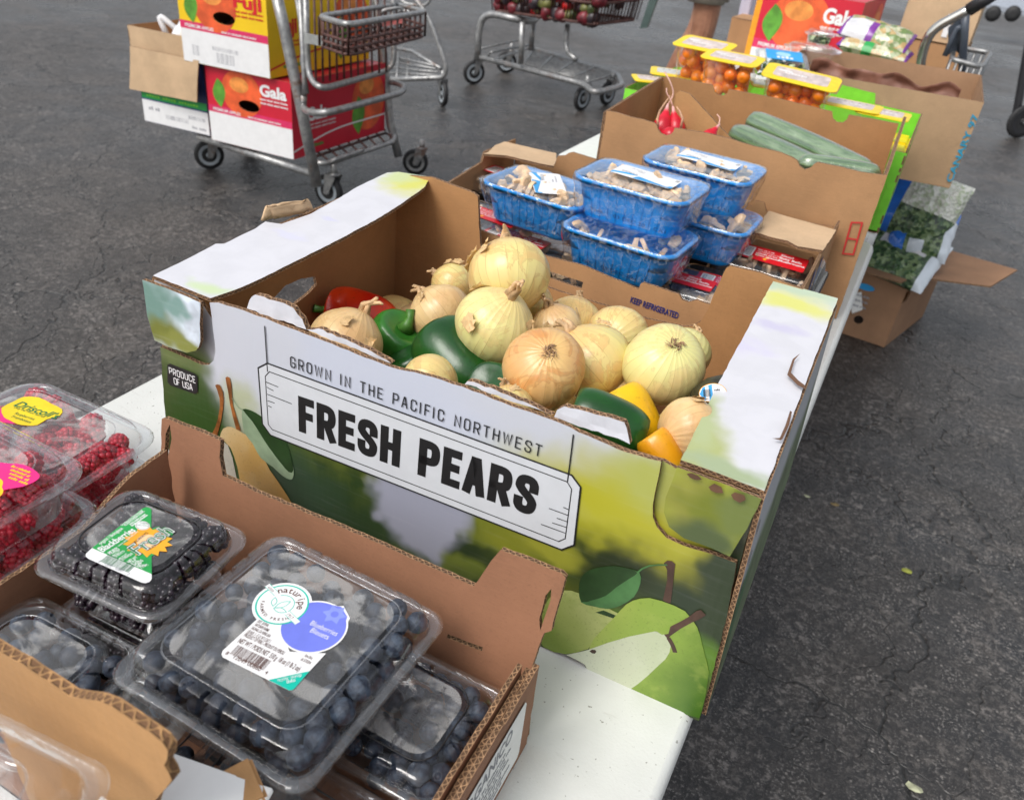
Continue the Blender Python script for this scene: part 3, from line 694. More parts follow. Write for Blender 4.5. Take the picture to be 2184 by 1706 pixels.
pr.poly(z3([(300, 1298), (350, 1288), (405, 1274), (500, 1240), (600, 1210), (725, 1184), (755, 1188), (775, 1198), (795, 1222), (802, 1250), (795, 1285), (775, 1318), (740, 1350), (690, 1398), (640, 1440), (592, 1472), (545, 1440), (518, 1430), (480, 1410), (405, 1378), (390, 1345), (350, 1322)]), pg2, 2)
pr.poly(z3([(412, 1280), (425, 1272), (440, 1274), (446, 1282), (438, 1292), (425, 1290)]), stm, 3)
pr.poly(sm(z3([(362, 985), (372, 930), (410, 895), (470, 878), (530, 873), (600, 885), (652, 905), (656, 955), (625, 1020), (560, 1062), (500, 1078), (430, 1066), (372, 1047)]), 2), lfl, 1)
pr.poly(sm(z3([(362, 985), (372, 930), (410, 895), (470, 878), (530, 873), (600, 885), (644, 903), (600, 935), (540, 975), (490, 1015), (430, 1035), (375, 1045)]), 2), lfd, 2)
pr.line(z3([(640, 905), (665, 885), (700, 870), (740, 866), (785, 866)]), .0014, lfl, 2)
pr.poly(z3([(768, 858), (785, 845), (808, 848), (823, 862), (818, 900), (812, 960), (806, 1010), (800, 1050), (782, 1045), (764, 1036), (776, 980), (784, 940), (784, 890)]), stm, 1)
pr.poly(z3([(925, 1085), (945, 1080), (970, 1105), (940, 1125), (900, 1142), (850, 1170), (800, 1205), (788, 1222), (770, 1200), (772, 1175), (810, 1155), (850, 1135), (890, 1112)]), stm, 3)
pr.poly(z3([(735, 1185), (772, 1170), (800, 1160), (790, 1195), (760, 1200)]), pg1, 3)
pr.line(z3([(790, 1215), (805, 1240), (815, 1262), (822, 1285)]), .004, stm, 3)
pr.build('pear_picture', pear, bfn := (lambda x, y, z: F.w(x, y, .0066 + z))); pr = Print()
# left pears
pr.poly(z4([(1270, 600), (1268, 400), (1290, 380), (1312, 372), (1350, 385), (1400, 425), (1440, 440), (1490, 480), (1520, 560), (1540, 660), (1560, 760), (1575, 800), (1400, 720)]), pg5, 0)
pr.poly(z4([(1440, 430), (1448, 400), (1462, 375), (1490, 362), (1515, 364), (1545, 378), (1600, 410), (1650, 430), (1680, 470), (1720, 560), (1760, 640), (1810, 710), (1870, 800), (1910, 870), (1940, 930), (1950, 970), (1560, 830), (1575, 745), (1552, 620), (1530, 550), (1510, 500), (1475, 460)]), pg4, 1)
pr.poly(z4([(1412, 98), (1425, 92), (1442, 96), (1462, 140), (1467, 190), (1462, 250), (1450, 320), (1435, 380), (1422, 425), (1385, 418), (1410, 370), (1430, 310), (1442, 240), (1440, 180), (1425, 130)]), sto, 2)
pr.poly(z4([(1478, 50), (1490, 42), (1505, 50), (1515, 90), (1520, 150), (1525, 225), (1545, 290), (1562, 345), (1576, 390), (1545, 378), (1525, 300), (1508, 225), (1495, 140), (1485, 90)]), sto, 2)
pr.poly(sm(z4([(1585, 250), (1640, 258), (1700, 292), (1760, 340), (1830, 405), (1870, 470), (1895, 560), (1912, 640), (1908, 685), (1890, 700), (1840, 675), (1780, 620), (1700, 560), (1650, 470), (1600, 405), (1585, 330)]), 2), lfp, 1)
pr.poly(sm(z4([(1587, 252), (1640, 258), (1700, 292), (1760, 340), (1830, 405), (1870, 470), (1895, 560), (1910, 640), (1880, 650), (1800, 560), (1720, 440), (1650, 330)]), 2), lfd, 2)
pr.line(z4([(1630, 320), (1720, 450), (1800, 560), (1880, 660)]), .0015, lfp, 3)
pr.line(z4([(1520, 180), (1560, 240), (1588, 255)]), .0012, lfp, 3)
bfn = lambda x, y, z: F.w(x, y, .0066 + z + bow(x, y))
pr.build('pear_picture', pear, bfn)
# --- the sign
SG = simple('sign white print', (.60, .62, .65), .36, .03)
ob = z2([(190, 330), (240, 305), (1870, 900), (1918, 965), (1882, 1275), (1815, 1300), (255, 690), (212, 630)])
pr = Print(); pr.poly(ob, SG, 3.2); pr.line(ob, .0016, BLK, 4, True)
pr.line(z2([(228, 375), (250, 350), (1845, 935), (1870, 975), (1835, 1240), (1800, 1255), (265, 660), (243, 632)]), .0010, BLK, 4, True)
pr.line(z2([(225, 105), (240, 350)]), .0012, BLK, 4); pr.line(z2([(1880, 682), (1848, 935)]), .0012, BLK, 4)
for a, b in (((232, 405), (298, 432)), ((235, 432), (272, 452)), ((238, 470), (370, 522)), ((240, 505), (278, 518)), ((243, 532), (262, 541)), ((1825, 1072), (1855, 1085)), ((1748, 1078), (1850, 1115)), ((1790, 1130), (1847, 1150)), ((1765, 1155), (1843, 1180)), ((1705, 1163), (1840, 1212))):
    pr.line(z2([a, b]), .0009, BLK, 4)
(x0, y0), (x1, y1), (x2, y2), (x3, y3) = z2([(408, 668), (400, 466), (1652, 1118), (1652, 915)])
hgt = ((y1 - y0) + (y3 - y2)) / 2; sl = (y2 - y0) / (x2 - x0)
def skew(s, tr):
    n = len(s.v); tr(); 
    for i in range(n, len(s.v)): q = s.v[i]; s.v[i] = (q[0], q[1] + (q[0] - x0) * sl, q[2])
W_ = x2 - x0
def rnd(pts):
    for _ in range(2):
        out = [pts[0]]
        for i in range(1, len(pts) - 1):
            p, a, b2 = Vector(pts[i]), Vector(pts[i - 1]), Vector(pts[i + 1])
            if (p - a).angle(b2 - p, 0) < radians(72): la = min(.25, .0045 / max((p - a).length, 1e-6)); lb = min(.25, .0045 / max((b2 - p).length, 1e-6)); out += [tuple(p.lerp(a, la)), tuple(p.lerp(b2, lb))]
            else: out.append(pts[i])
        pts = out + [pts[-1]]
    return pts
lw = (W_ - 8 * .0030 - .016) / 9.55
def big():
    th = .0086; x = x0
    for ch in 'FRESH PEARS':
        if ch == ' ': x += .016; continue
        gw = {'F': .84, 'E': .86}.get(ch, 1.0)
        w = lw * gw
        for pl in GL[ch][1]: pr.line(rnd([(x + th / 2 + a * (w - th), y0 + th / 2 + b * (hgt - th)) for a, b in pl]), th, BLK, 5, cap=th / 2)
        x += w + .0030
skew(pr, big)
(x0, y0), (x1, y1), (x2, y2), (x3, y3) = z2([(365, 322), (367, 272), (1690, 795), (1692, 740)])
sl = (y2 - y0) / (x2 - x0); hg = .0104; 
def sml():
    s = 'GROWN IN THE PACIFIC NORTHWEST'; wd = x2 - x0; n = sum(1 for c in s if c != ' '); cw = .0050; x = x0
    tot = sum((cw * max(GL[c][0], .1) if c != ' ' else 0) for c in s); gap = (wd - tot) / (len(s) - 1 + 4 * .6)
    for c in s:
        if c == ' ': x += gap * 1.7; continue
        w = cw * max(GL[c][0], .12)
        for pl in GL[c][1]: pr.line([(x + a * w, y0 + b * hg) for a, b in pl], .0012, BLK, 4, cap=.0006)
        x += w + gap
skew(pr, sml)
pr.build('printed_sign', pear, bfn, label='printed white sign reading FRESH PEARS with GROWN IN THE PACIFIC NORTHWEST above')
pr = Print(); q = F.pxs([(368, 772), (374, 770), (427, 791), (432, 798), (432, 829), (426, 834), (374, 816), (368, 809)]); pr.poly(q, BLK, 3)
(x0, y0), (x1, y1), (x2, y2) = F.pxs([(373, 791), (428, 811), (375, 810)]); sl = (y1 - y0) / (x1 - x0)
def p1():
    for s, xx, yy, wd in (('PRODUCE', x0, y0, x1 - x0), ('OF USA', x0 + .005, y0 - .0105, (x1 - x0) * .74)):
        tot = sum((.0034 * max(GL[c][0], .1) if c != ' ' else .003) for c in s); gap = (wd - tot) / (len(s) - 1); x = xx
        for c in s:
            if c == ' ': x += .003; continue
            w = .0034 * max(GL[c][0], .12)
            for pl in GL[c][1]: pr.line([(x + a * w, yy + b * .0072) for a, b in pl], .0009, WHT, 4)
            x += w + gap
skew(pr, p1); pr.build('origin_plaque', pear, bfn)
# ================================================================== onions and peppers
def onion_mat(name, ca, cb, papery, veins=(.30, .17, .05), amt=.5):
    m, nt, out = newmat(name); b = NB(nt); co = b.coord(); sp = b.n('ShaderNodeSeparateXYZ'); b.l(co, sp.inputs[0])
    oi = b.n('ShaderNodeObjectInfo'); rnd = oi.outputs['Random']
    ang = b.math('ARCTAN2', sp.outputs[1], sp.outputs[0]); z = sp.outputs[2]
    cmb = b.n('ShaderNodeCombineXYZ'); b.l(b.math('MULTIPLY', ang, 1.0), cmb.inputs[0]); b.l(b.math('MULTIPLY', z, 6.0), cmb.inputs[1]); b.l(b.math('MULTIPLY', rnd, 50), cmb.inputs[2])
    s = b.math('SINE', b.math('ADD', b.math('MULTIPLY', ang, 24), b.math('MULTIPLY', b.noise(cmb.outputs[0], 2.2, 2)[0], 7)))
    vein = b.rng(s, .95, 1.0); vn = b.math('MULTIPLY', vein, b.rng(b.noise(cmb.outputs[0], 3.5, 2)[0], .38, .62))
    of = b.n('ShaderNodeVectorMath', _operation='ADD'); b.l(co, of.inputs[0]); cv = b.n('ShaderNodeCombineXYZ'); b.l(b.math('MULTIPLY', rnd, 9), cv.inputs[0]); b.l(cv.outputs[0], of.inputs[1])
    big, _ = b.noise(of.outputs[0], 16, 3, .5, .4); fine, _ = b.noise(of.outputs[0], 90, 4, .65); pat, _ = b.noise(of.outputs[0], 30, 5, .6, .8)
    c = b.mix(b.rng(big, .36, .66), ca, cb)
    c = b.mix(b.rng(z, .018, .042, 0, .45), c, tuple(min(1, x * 1.02) for x in papery))
    c = b.mix(b.math('MULTIPLY', b.rng(pat, .50, .62), amt * .8), c, papery)
    edge = b.math('MULTIPLY', b.rng(pat, .52, .545), b.rng(pat, .545, .575, 1, 0)); c = b.mix(b.math('MULTIPLY', edge, amt * .35), c, (.34, .16, .05))
    c = b.mix(b.math('MULTIPLY', vn, .42), c, veins)
    c = b.mix(b.math('MULTIPLY', b.rng(fine, .60, .74), .3), c, tuple(x * .7 for x in papery))
    h = b.math('ADD', b.math('MULTIPLY', s, .25), b.math('ADD', b.math('MULTIPLY', pat, 1.2), b.math('MULTIPLY', fine, .4)))
    b.bsdf(out, c, .33, b.bump(h, .35, .0012), Subsurface__Weight=.12, Subsurface__Radius=(.01, .006, .002)) ; return m
ON = [onion_mat('onion skin golden', (.70, .58, .22), (.74, .50, .20), (.66, .36, .12), amt=.75), onion_mat('onion skin pale green', (.72, .68, .28), (.76, .64, .28), (.74, .50, .22), amt=.5),
      onion_mat('onion skin brown', (.76, .50, .20), (.68, .38, .15), (.60, .25, .07), amt=.85), onion_mat('onion skin tan', (.74, .54, .27), (.68, .43, .20), (.66, .42, .20), amt=.5),
      onion_mat('onion skin straw', (.72, .62, .25), (.74, .54, .22), (.68, .40, .15), amt=.7)]
PAP = simple('papery onion skin', (.62, .42, .20), .5, .25, 60, .5, 120); NECK = simple('dry onion neck', (.58, .38, .20), .6, .35, 90, .8, 200); ROOT = simple('onion root fibres', (.30, .18, .10), .8, .4, 200)
def onion_mesh(seed, mat, neck=.6):
    rr = random.Random(seed); vs, fs = [], []
    seg, rings = 48, 26; ph = [rr.uniform(0, 6.28) for _ in range(4)]
    prof = []
    for i in range(rings + 1):
        t = pi * i / rings; r = max(0.0, sin(t)) ** .92; z = -cos(t) * .88
        if t > pi * .82: z += (t / pi - .82) * 1.1 * neck; r = r * .9 + .07
        if t < pi * .10: r *= .9
        prof.append((max(r, .04), z))
    fn = lambda a, i: 1 + .025 * sin(a * 2 + ph[0]) + .018 * sin(a * 3 + ph[1]) + .006 * sin(a * 12 + ph[2] + i * .12)
    rev_into(vs, fs, [(r * .045, z * .045) for r, z in prof], seg, fn)
    me = pyd('onion', vs, fs); me.materials.append(mat); me.polygons.foreach_set('use_smooth', [True] * len(me.polygons)); return me
def onion(loc, r, axis, k, label, neck=.6, seed=1, roots=True, flakes=3, neckl=.5):
    o = bpy.data.objects.new('onion', onion_mesh(seed, ON[k], neck)); C.objects.link(o); s = r / .045
    o.location = loc; o.scale = (s, s, s); ax = Vector(axis).normalized()
    q = ax.to_track_quat('Z', 'Y'); o.rotation_euler = (q @ Euler((0, 0, seed * 1.7)).to_quaternion()).to_euler(); setp(o, label, 'onion', 'onions heaped in the pear carton')
    rr = random.Random(seed * 7 + 3)
    # neck: twisted dry strands
    paths = []
    for i in range(4):
        a = rr.uniform(0, 6.28); e = .003 + .003 * rr.random(); bx, by = rr.uniform(-.006, .006), rr.uniform(-.006, .006)
        ln_ = .015 * neckl * rr.uniform(.6, 1.3) + .001
        paths.append(([(cos(a) * .006, sin(a) * .006, .040), (cos(a + .6) * e, sin(a + .6) * e, .046 + ln_ * .4), (bx + cos(a) * .002 + .012 * neckl, by, .048 + ln_), (bx * 1.3 + .016 * neckl, by * 1.3, .047 + ln_ * 1.1)], [.0052, .0036, .0024, .0012], False, 6))
    tubes('neck', o, paths, NECK, world=False)
    if roots:
        paths = []
        for i in range(34):
            a = rr.uniform(0, 6.28); e = rr.uniform(.0, .0058); l = rr.uniform(.002, .008); 
            paths.append(([(cos(a) * e, sin(a) * e, -.0385), (cos(a) * (e + l * .4), sin(a) * (e + l * .4), -.0400 - l * .45), (cos(a + .5) * (e + l), sin(a + .5) * (e + l), -.0400 - l * .3)], [.0006, .0005, .0003], False, 4))
        tubes('root', o, paths, ROOT, world=False)
    for i in range(flakes):
        n = 5; a0 = rr.uniform(0, 6.28); t0 = rr.uniform(1.9, 2.5); wd = rr.uniform(.25, .5); hg_ = rr.uniform(.25, .5); vs, fs = [], []
        for j in range(n + 1):
            for k2 in range(n + 1):
                a = a0 + wd * (k2 / n - .5) + .05 * rr.uniform(-1, 1); t = t0 - hg_ * j / n + .04 * rr.uniform(-1, 1); lift = .0465 + .006 * (k2 / n) ** 2 * rr.uniform(.7, 1.2) * (1 - j / n * .4)
                vs.append((sin(t) * cos(a) * lift, sin(t) * sin(a) * lift, -cos(t) * lift * .9))
        for j in range(n):
            for k2 in range(n): q_ = j * (n + 1) + k2; fs.append((q_, q_ + 1, q_ + n + 2, q_ + n + 1))
        mk('skin_flake', pyd('skin_flake', vs, fs), o, PAP, False, False)
    return o
def yon(u, v, y, rpx): 
    p = Y(u, v, y); return p, rpx * (p - CPOS).dot(CF) / 1724.9
def cam_ax(r, u, f): return CR * r + CU * u + CF * f       # direction told as right, up, away
ons = [  # u v y rpx axis k label neck seed
 (1085, 590, .745, 88, cam_ax(-.05, .95, .35), 4, 'biggest golden onion at the very top of the heap, neck up', .5, 1, False, 5, .4),
 (1056, 694, .675, 86, cam_ax(.42, .62, -.55), 1, 'pale green streaked onion with a long dry neck, leaning against the topmost onion', .6, 2, False, 3, 1.5),
 (938, 672, .745, 68, cam_ax(-.5, .7, .2), 3, 'tan blushed onion left of the pale green onion', .5, 3, False, 3, .5),
 (968, 610, .82, 52, cam_ax(-.7, .5, .3), 4, 'yellow onion half hidden behind the left of the topmost onion', .5, 4, False, 3, .5),
 (1137, 645, .79, 44, cam_ax(.9, -.1, .1), 4, 'onion tucked under the right side of the topmost onion', .5, 5, True, 3, .3),
 (738, 733, .615, 82, cam_ax(.45, .85, -.1), 3, 'smooth tan onion at the left end beside the red pepper', .4, 6, False, 2, .9),
 (915, 824, .555, 68, cam_ax(-.9, .2, .35), 4, 'onion just showing over the front edge, its rooty end to the right', .3, 7, True, 3, .3),
 (1088, 872, .545, 54, cam_ax(-.2, .9, .2), 4, 'small onion low against the front edge left of the brown blotched onion', .5, 8, False, 4, .4),
 (1160, 786, .60, 90, cam_ax(-.08, -.40, .9), 2, 'brown blotched onion at the front centre with its root end facing out', .5, 9, True, 3, .3),
 (1264, 772, .675, 86, cam_ax(-.55, .75, -.1), 4, 'straw yellow onion right of the brown blotched onion, shrivelled neck up', .5, 10, False, 3, .7),
 (1185, 700, .755, 56, cam_ax(-.3, .8, -.4), 3, 'small brown necked onion behind the blotched onion', .4, 11, False, 2, 1.0),
 (1222, 690, .83, 62, cam_ax(.2, .9, .3), 4, 'pale yellow onion at the back under the blue print', .5, 12, False, 2, .3),
 (1318, 716, .81, 66, cam_ax(.5, .3, .8), 4, 'yellow onion at the back with a torn skin point, right of centre', .3, 13, False, 3, .2),
 (1416, 778, .685, 90, cam_ax(-.15, -.48, .85), 1, 'large yellow green onion at the right with its root end facing out', .5, 14, True, 1, .3),
 (1462, 752, .77, 56, cam_ax(.5, .8, .3), 1, 'green tinged onion hidden behind the large right onion', .5, 15, False, 2, .3),
 (1468, 916, .595, 70, cam_ax(.85, .2, .3), 3, 'half peeled tan onion low in the right front corner', .3, 16, False, 2, .3),
 (876, 678, .81, 30, cam_ax(.0, 1, .3), 3, 'little tan onion behind the stalked green pepper', .5, 17, False, 1, .3)]
for u, v, y, rp, ax, k, lab, nk, sd, rt, fl, nl in ons:
    p, r = yon(u, v, y, rp); onion(p, r, ax, k, lab, nk, sd, rt, fl, nl)

def pep_mat(name, c0, c1, c2=None):
    m, nt, out = newmat(name); b = NB(nt); co = b.coord(); f, _ = b.noise(co, 18, 3, .5); g, _ = b.noise(co, 140, 3, .6)
    c = b.mix(b.rng(f, .35, .65), c0, c1)
    if c2: c = b.mix(b.rng(b.noise(co, 9, 2)[0], .48, .62), c, c2)
    c = b.mix(b.math('MULTIPLY', b.rng(g, .55, .7), .4), c, tuple(x * .5 for x in c0))
    b.bsdf(out, c, .3, b.bump(b.math('ADD', b.math('MULTIPLY', f, 1.2), b.math('MULTIPLY', g, .15)), .35, .004), Coat__Weight=.12, Coat__Roughness=.18, Subsurface__Weight=.05, Subsurface__Radius=(.004, .004, .002)); return m
PG = pep_mat('green pepper skin', (.006, .052, .008), (.012, .090, .011)); PG2 = pep_mat('bright green pepper skin', (.022, .15, .018), (.040, .20, .022))
PRD = pep_mat('red pepper skin', (.72, .014, .003), (.85, .05, .006)); PY = pep_mat('yellow pepper skin', (.86, .46, .005), (.88, .55, .01)); PO = pep_mat('turning pepper skin', (.80, .34, .01), (.85, .42, .01), (.34, .42, .06))
STK = simple('pepper stalk', (.07, .20, .03), .45, .3, 80)
def pepper(loc, r, ln_, axis, mat, label, seed=1, stalk=True, roll=0):
    rr = random.Random(seed); ph = rr.uniform(0, 6); vs, fs = [], []; prof = []
    N = 24
    for i in range(N + 1):
        t = i / N; z = (t - .5) * 2
        rad = (1 - abs(z) ** 3.2) ** .5 if abs(z) < 1 else 0
        rad = max(rad, .05) * (1 - .20 * (1 - t)); zz_ = z * (1 - .14 * max(0, (t - .86) / .14))
        if t > .9: zz_ -= (t - .9) * 2.2
        if t < .08: zz_ += (.08 - t) * 1.6
        prof.append((rad * r, zz_ * ln_))
    rev_into(vs, fs, prof, 40, lambda a, i: 1 + (.085 * abs(cos(1.5 * a + ph)) ** .7 - .05 ) + .03 * sin(a + ph * 2))
    me = pyd('bell_pepper', vs, fs); me.materials.append(mat); me.polygons.foreach_set('use_smooth', [True] * len(me.polygons))
    o = bpy.data.objects.new('bell_pepper', me); C.objects.link(o); o.location = loc; o.rotation_euler = (Vector(axis).to_track_quat('Z', 'Y') @ Euler((0, 0, roll)).to_quaternion()).to_euler()
    setp(o, label, 'pepper', 'bell peppers in the pear carton')
    if stalk: tubes('stalk', o, [([(0, 0, ln_ * .70), (0, 0, ln_ * .86), (.004, 0, ln_ * .98), (.010, .003, ln_ * 1.14)], [.011, .006, .0045, .0055], False, 10)], STK, world=False)
    return o
pepper(Y(768, 676, .76), .040, .052, cam_ax(-.95, .22, .1), PRD, 'red bell pepper lying at the left under the hand hole', 3)
pepper(Y(842, 742, .70), .041, .046, cam_ax(.42, .60, -.5), PG2, 'bright green bell pepper with a green stalk, left of the heap', 4, roll=.4)
pepper(Y(976, 775, .655), .042, .056, cam_ax(-.52, .60, .35), PG, 'big dark green bell pepper in front of the pale green onion', 5, False, roll=.9)
pepper(Y(880, 792, .66), .030, .030, cam_ax(-.3, .6, -.3), PG, 'dark green pepper end peeping out below the big dark green pepper', 6, False)
pepper(Y(1058, 830, .62), .027, .030, cam_ax(-.3, .3, -.7), PG, 'small dark green pepper between the big pepper and the blotched onion', 7, False)
pepper(Y(1292, 905, .57), .030, .042, cam_ax(-.9, .32, .1), PG, 'green bell pepper on its side against the front edge at the right', 8, False, roll=.4)
pepper(Y(1338, 895, .62), .030, .036, cam_ax(-.45, .8, .2), PY, 'yellow bell pepper behind the right hand green pepper', 9, False)
pepper(Y(1410, 966, .565), .017, .024, cam_ax(-.5, .75, .1), PO, 'orange pepper turning green in the right front corner', 10, False)
av = simple('avocado skin', (.035, .032, .014), .45, .4, 90, .8, 200)
vs, fs = [], []; rev_into(vs, fs, [(.004, -.040), (.02, -.037), (.031, -.026), (.034, -.008), (.031, .012), (.022, .032), (.012, .044), (.003, .049)], 24)
o = mk('avocado', pyd('avocado', vs, fs), None, av, True); o.location = Y(1545, 858, .67); o.scale = (.8,) * 3; o.rotation_euler = cam_ax(.75, .3, .4).to_track_quat('Z', 'Y').to_euler(); setp(o, 'dark avocado with an oval sticker, half under the right rail', 'avocado')
pr = Print(); pr.disc(0, 0, .0165, .0115, ORNG, 0); pr.disc(0, 0, .0158, .0108, WHT, 1); pr.poly([(-.0155, 0), (-.011, .0078), (0, .0104), (.0, -.0104), (-.011, -.0078)], SKYB, 2); pr.barcode(-.011, -.004, .009, .009, BLK, 3, 12); pr.text('AVOCADO', .0005, -.003, .0034, BLK, 3, width=.013); pr.text('HASS', .002, .002, .003, BLK, 3)
ctr = Y(1513, 832, .623); n_ = (CPOS - ctr).normalized(); rx = (CR * .96 + CU * .1).normalized(); ry = n_.cross(rx).normalized(); rx = ry.cross(n_)
pr.build('sticker', o, lambda x, y, z: ctr + rx * x * .9 + ry * y * .9 + n_ * (z + .002 - 12 * (x * x + y * y))).matrix_parent_inverse = Matrix.LocRotScale(o.location, o.rotation_euler, None).inverted()
# lower layer that carries the heap
base_o = bpy.data.objects.new('onion', onion_mesh(50, ON[4])); C.objects.link(base_o); base_o['category'] = 'onion'; n0 = 0
for i in range(7):
    for j in range(4):
        x = -.555 + i * .082; y = .565 + j * .085; q = base_o if n0 == 0 else clone(base_o); n0 += 1
        q.location = W(x + random.uniform(-.008, .008), y + random.uniform(-.008, .008), .045 + (.030 if (i + j) % 2 else .0)); q.rotation_euler = (random.uniform(-.8, .8), random.uniform(-.8, .8), i)
        q['label'] = 'onion deep in the carton under the visible heap'; q['group'] = 'onions in the bottom layer'

# ================================================================== clear plastic packs
CLR = plastic('clear plastic', .008, 1.1, .0, .06, (.97, .975, .98), .18, 14)
CLRV = plastic('fogged clear lid', .07, 1.3, .02, .06, (.97, .97, .97), .25, 12, veil=.25)
CLRR = plastic('clear plastic rim', .03, 1.5, .02, .08, (.95, .96, .97), .25, 40)
FILM = plastic('cling film', .01, 1.2, .0, .14, (.99, .99, .99), .45, 24, veil=.15, wr=30)
SLIT = simple('vent shadow', (.02, .02, .022), .5)
def clamshell(name, hx, hy, hb, hl, label, cat, group, cr=.017, seg=28, slots=(3, 4), groove=True, veil=None, step=.010):
    """a hinged clear box: tray, rim and a domed lid with vent slots; origin at the middle of its base"""
    t = empty(name, (0, 0, 0), label, cat, group)
    def ring(k, ox=0):
        a, b_, r = hx * k - ox, hy * k - ox, cr; pts = []
        for (cx, cy, a0, sx, sy) in ((a - r, b_ - r, 0, 1, 1), (-a + r, b_ - r, pi / 2, 1, 1), (-a + r, -b_ + r, pi, 1, 1), (a - r, -b_ + r, 1.5 * pi, 1, 1)):
            pts += [(cx + r * cos(a0 + q * pi / 12), cy + r * sin(a0 + q * pi / 12)) for q in range(7)]
        out = []; n = len(pts)
        for i in range(n):
            p, q = pts[i], pts[(i + 1) % n]; out.append(p)
            if (i % 7) == 6:
                m = seg
                for k2 in range(1, m): out.append((p[0] + (q[0] - p[0]) * k2 / m, p[1] + (q[1] - p[1]) * k2 / m))
        return out
    vs, fs = loft([(ring(1, .022), 0), (ring(1, .016), .002), (ring(1, .009), hb - .002), (ring(1, .007), hb)], True, False)
    mk('tray', pyd('tray', vs, fs), t, CLR, True, False)
    vs, fs = loft([(ring(1, .008), hb - .003), (ring(1, .002), hb - .004), (ring(1, .0), hb - .001), (ring(1, .0), hb + .001), (ring(1, .003), hb + .0035), (ring(1, .008), hb + .002)], False, False)
    mk('rim', pyd('rim', vs, fs), t, CLRR, True, False)
    H = hb + hl
    secs = [(ring(1, .008), hb + .002), (ring(1, .0085), hb + hl * .35), (ring(1, .0115), H - .0025), (ring(1, .015), H - .0002), (ring(1, .020), H), (ring(1, .0225), H - (.0014 if groove else 0)), (ring(1, .025), H - (.0014 if groove else 0)), (ring(1, .0275), H)]
    n = len(secs[0][0]); per = 7 + seg - 1
    vs, fs = loft(secs, False, True)
    keep = []
    for i, f in enumerate(fs):
        b_, k = divmod(i, n)
        side = k // per; kk = k % per - 6
        if b_ in (1, 2, 3) and 2 <= kk < seg - 2 and (kk % 4) == 0: continue
        keep.append(f)
    o = mk('lid', pyd('lid', vs, keep, [1 if len(f) > 4 else 0 for f in keep]), t, [CLR, veil or CLRV], False, False)
    o.data.polygons.foreach_set('use_smooth', [len(p.vertices) == 4 for p in o.data.polygons])
    # pressed welt round the lid panel
    rg = ring(1, .0238); vs2, fs2 = [], []; tube_into(vs2, fs2, [(x, y, H - .0009) for x, y in rg], .0007, 5, True)
    mk('lid_welt', pyd('lid_welt', vs2, fs2), t, SLIT if groove == 2 else CLRR, True, False)
    return t
def place(t, x, y, z, rz=0, tilt=(0, 0)):
    t.location = W(x, y, z); t.rotation_euler = (tilt[0], tilt[1], rz); return t
# berries
def bb_mat():
    m, nt, out = newmat('blueberry bloom'); b = NB(nt); co = b.coord(); f, _ = b.noise(co, 160, 3, .6); oi = b.n('ShaderNodeObjectInfo')
    c = b.mix(b.rng(f, .35, .65), (.008, .012, .026), (.055, .078, .115)); c = b.mix(b.math('MULTIPLY', oi.outputs['Random'], .6), c, (.014, .018, .034))
    b.bsdf(out, c, .6); return m
BBM = bb_mat()
vs, fs = [], []
prof = [(.02, -1), (.5, -.86), (.86, -.5), (1, 0), (.88, .48), (.62, .76), (.40, .90), (.34, .96), (.26, .82), (.02, .76)]
rev_into(vs, fs, [(r * .0085, z * .0080) for r, z in prof], 14, lambda a, i: 1.0 + (.16 * cos(5 * a) if i in (6, 7) else 0))
bb_me = pyd('blueberry', vs, fs); bb_me.materials.append(BBM); bb_me.polygons.foreach_set('use_smooth', [True] * len(bb_me.polygons))
def cluster(name, r, R, n, mats, sq=1.0):
    bm = bmesh.new(); 
    for i in range(n):
        z = 1 - 2 * (i + .5) / n; a = i * 2.39996; s = sqrt(1 - z * z)
        M = Matrix.Translation((s * cos(a) * R, s * sin(a) * R, z * R * sq)); bmesh.ops.create_icosphere(bm, subdivisions=1, radius=r, matrix=M)
    me = bpy.data.meshes.new(name); bm.to_mesh(me); bm.free(); me.materials.append(mats); me.polygons.foreach_set('use_smooth', [True] * len(me.polygons)); return me
RSP = simple('raspberry flesh', (.55, .020, .045), .35, .3, 120, Subsurface__Weight=.1); BKB = simple('blackberry flesh', (.014, .006, .012), .22, .5, 120)
rs_me = cluster('raspberry', .0036, .0082, 40, RSP, 1.15); bk_me = cluster('blackberry', .0036, .0078, 30, BKB, 1.3)
def fillb(me, name, label, cat, group, cx, cy, hx, hy, z, rz, n, r, seed, jz=.003, sc=(.85, 1.15), skip=None):
    rr = random.Random(seed); pts = []; tries = 0
    while len(pts) < n and tries < 6000:
        tries += 1; x, y = rr.uniform(-hx, hx), rr.uniform(-hy, hy)
        if all((x - p[0]) ** 2 + (y - p[1]) ** 2 > (r * 1.75) ** 2 for p in pts) and not (skip and skip(x, y)): pts.append((x, y))
    c, s = cos(rz), sin(rz)
    for x, y in pts:
        o = bpy.data.objects.new(name, me); C.objects.link(o); o.location = W(cx + x * c - y * s, cy + x * s + y * c, z + rr.uniform(-jz, jz)); k = rr.uniform(*sc)
        o.scale = (k, k, k); o.rotation_euler = (rr.uniform(-1.2, 1.2), rr.uniform(-1.2, 1.2), rr.uniform(0, 6)); setp(o, label, cat, group)
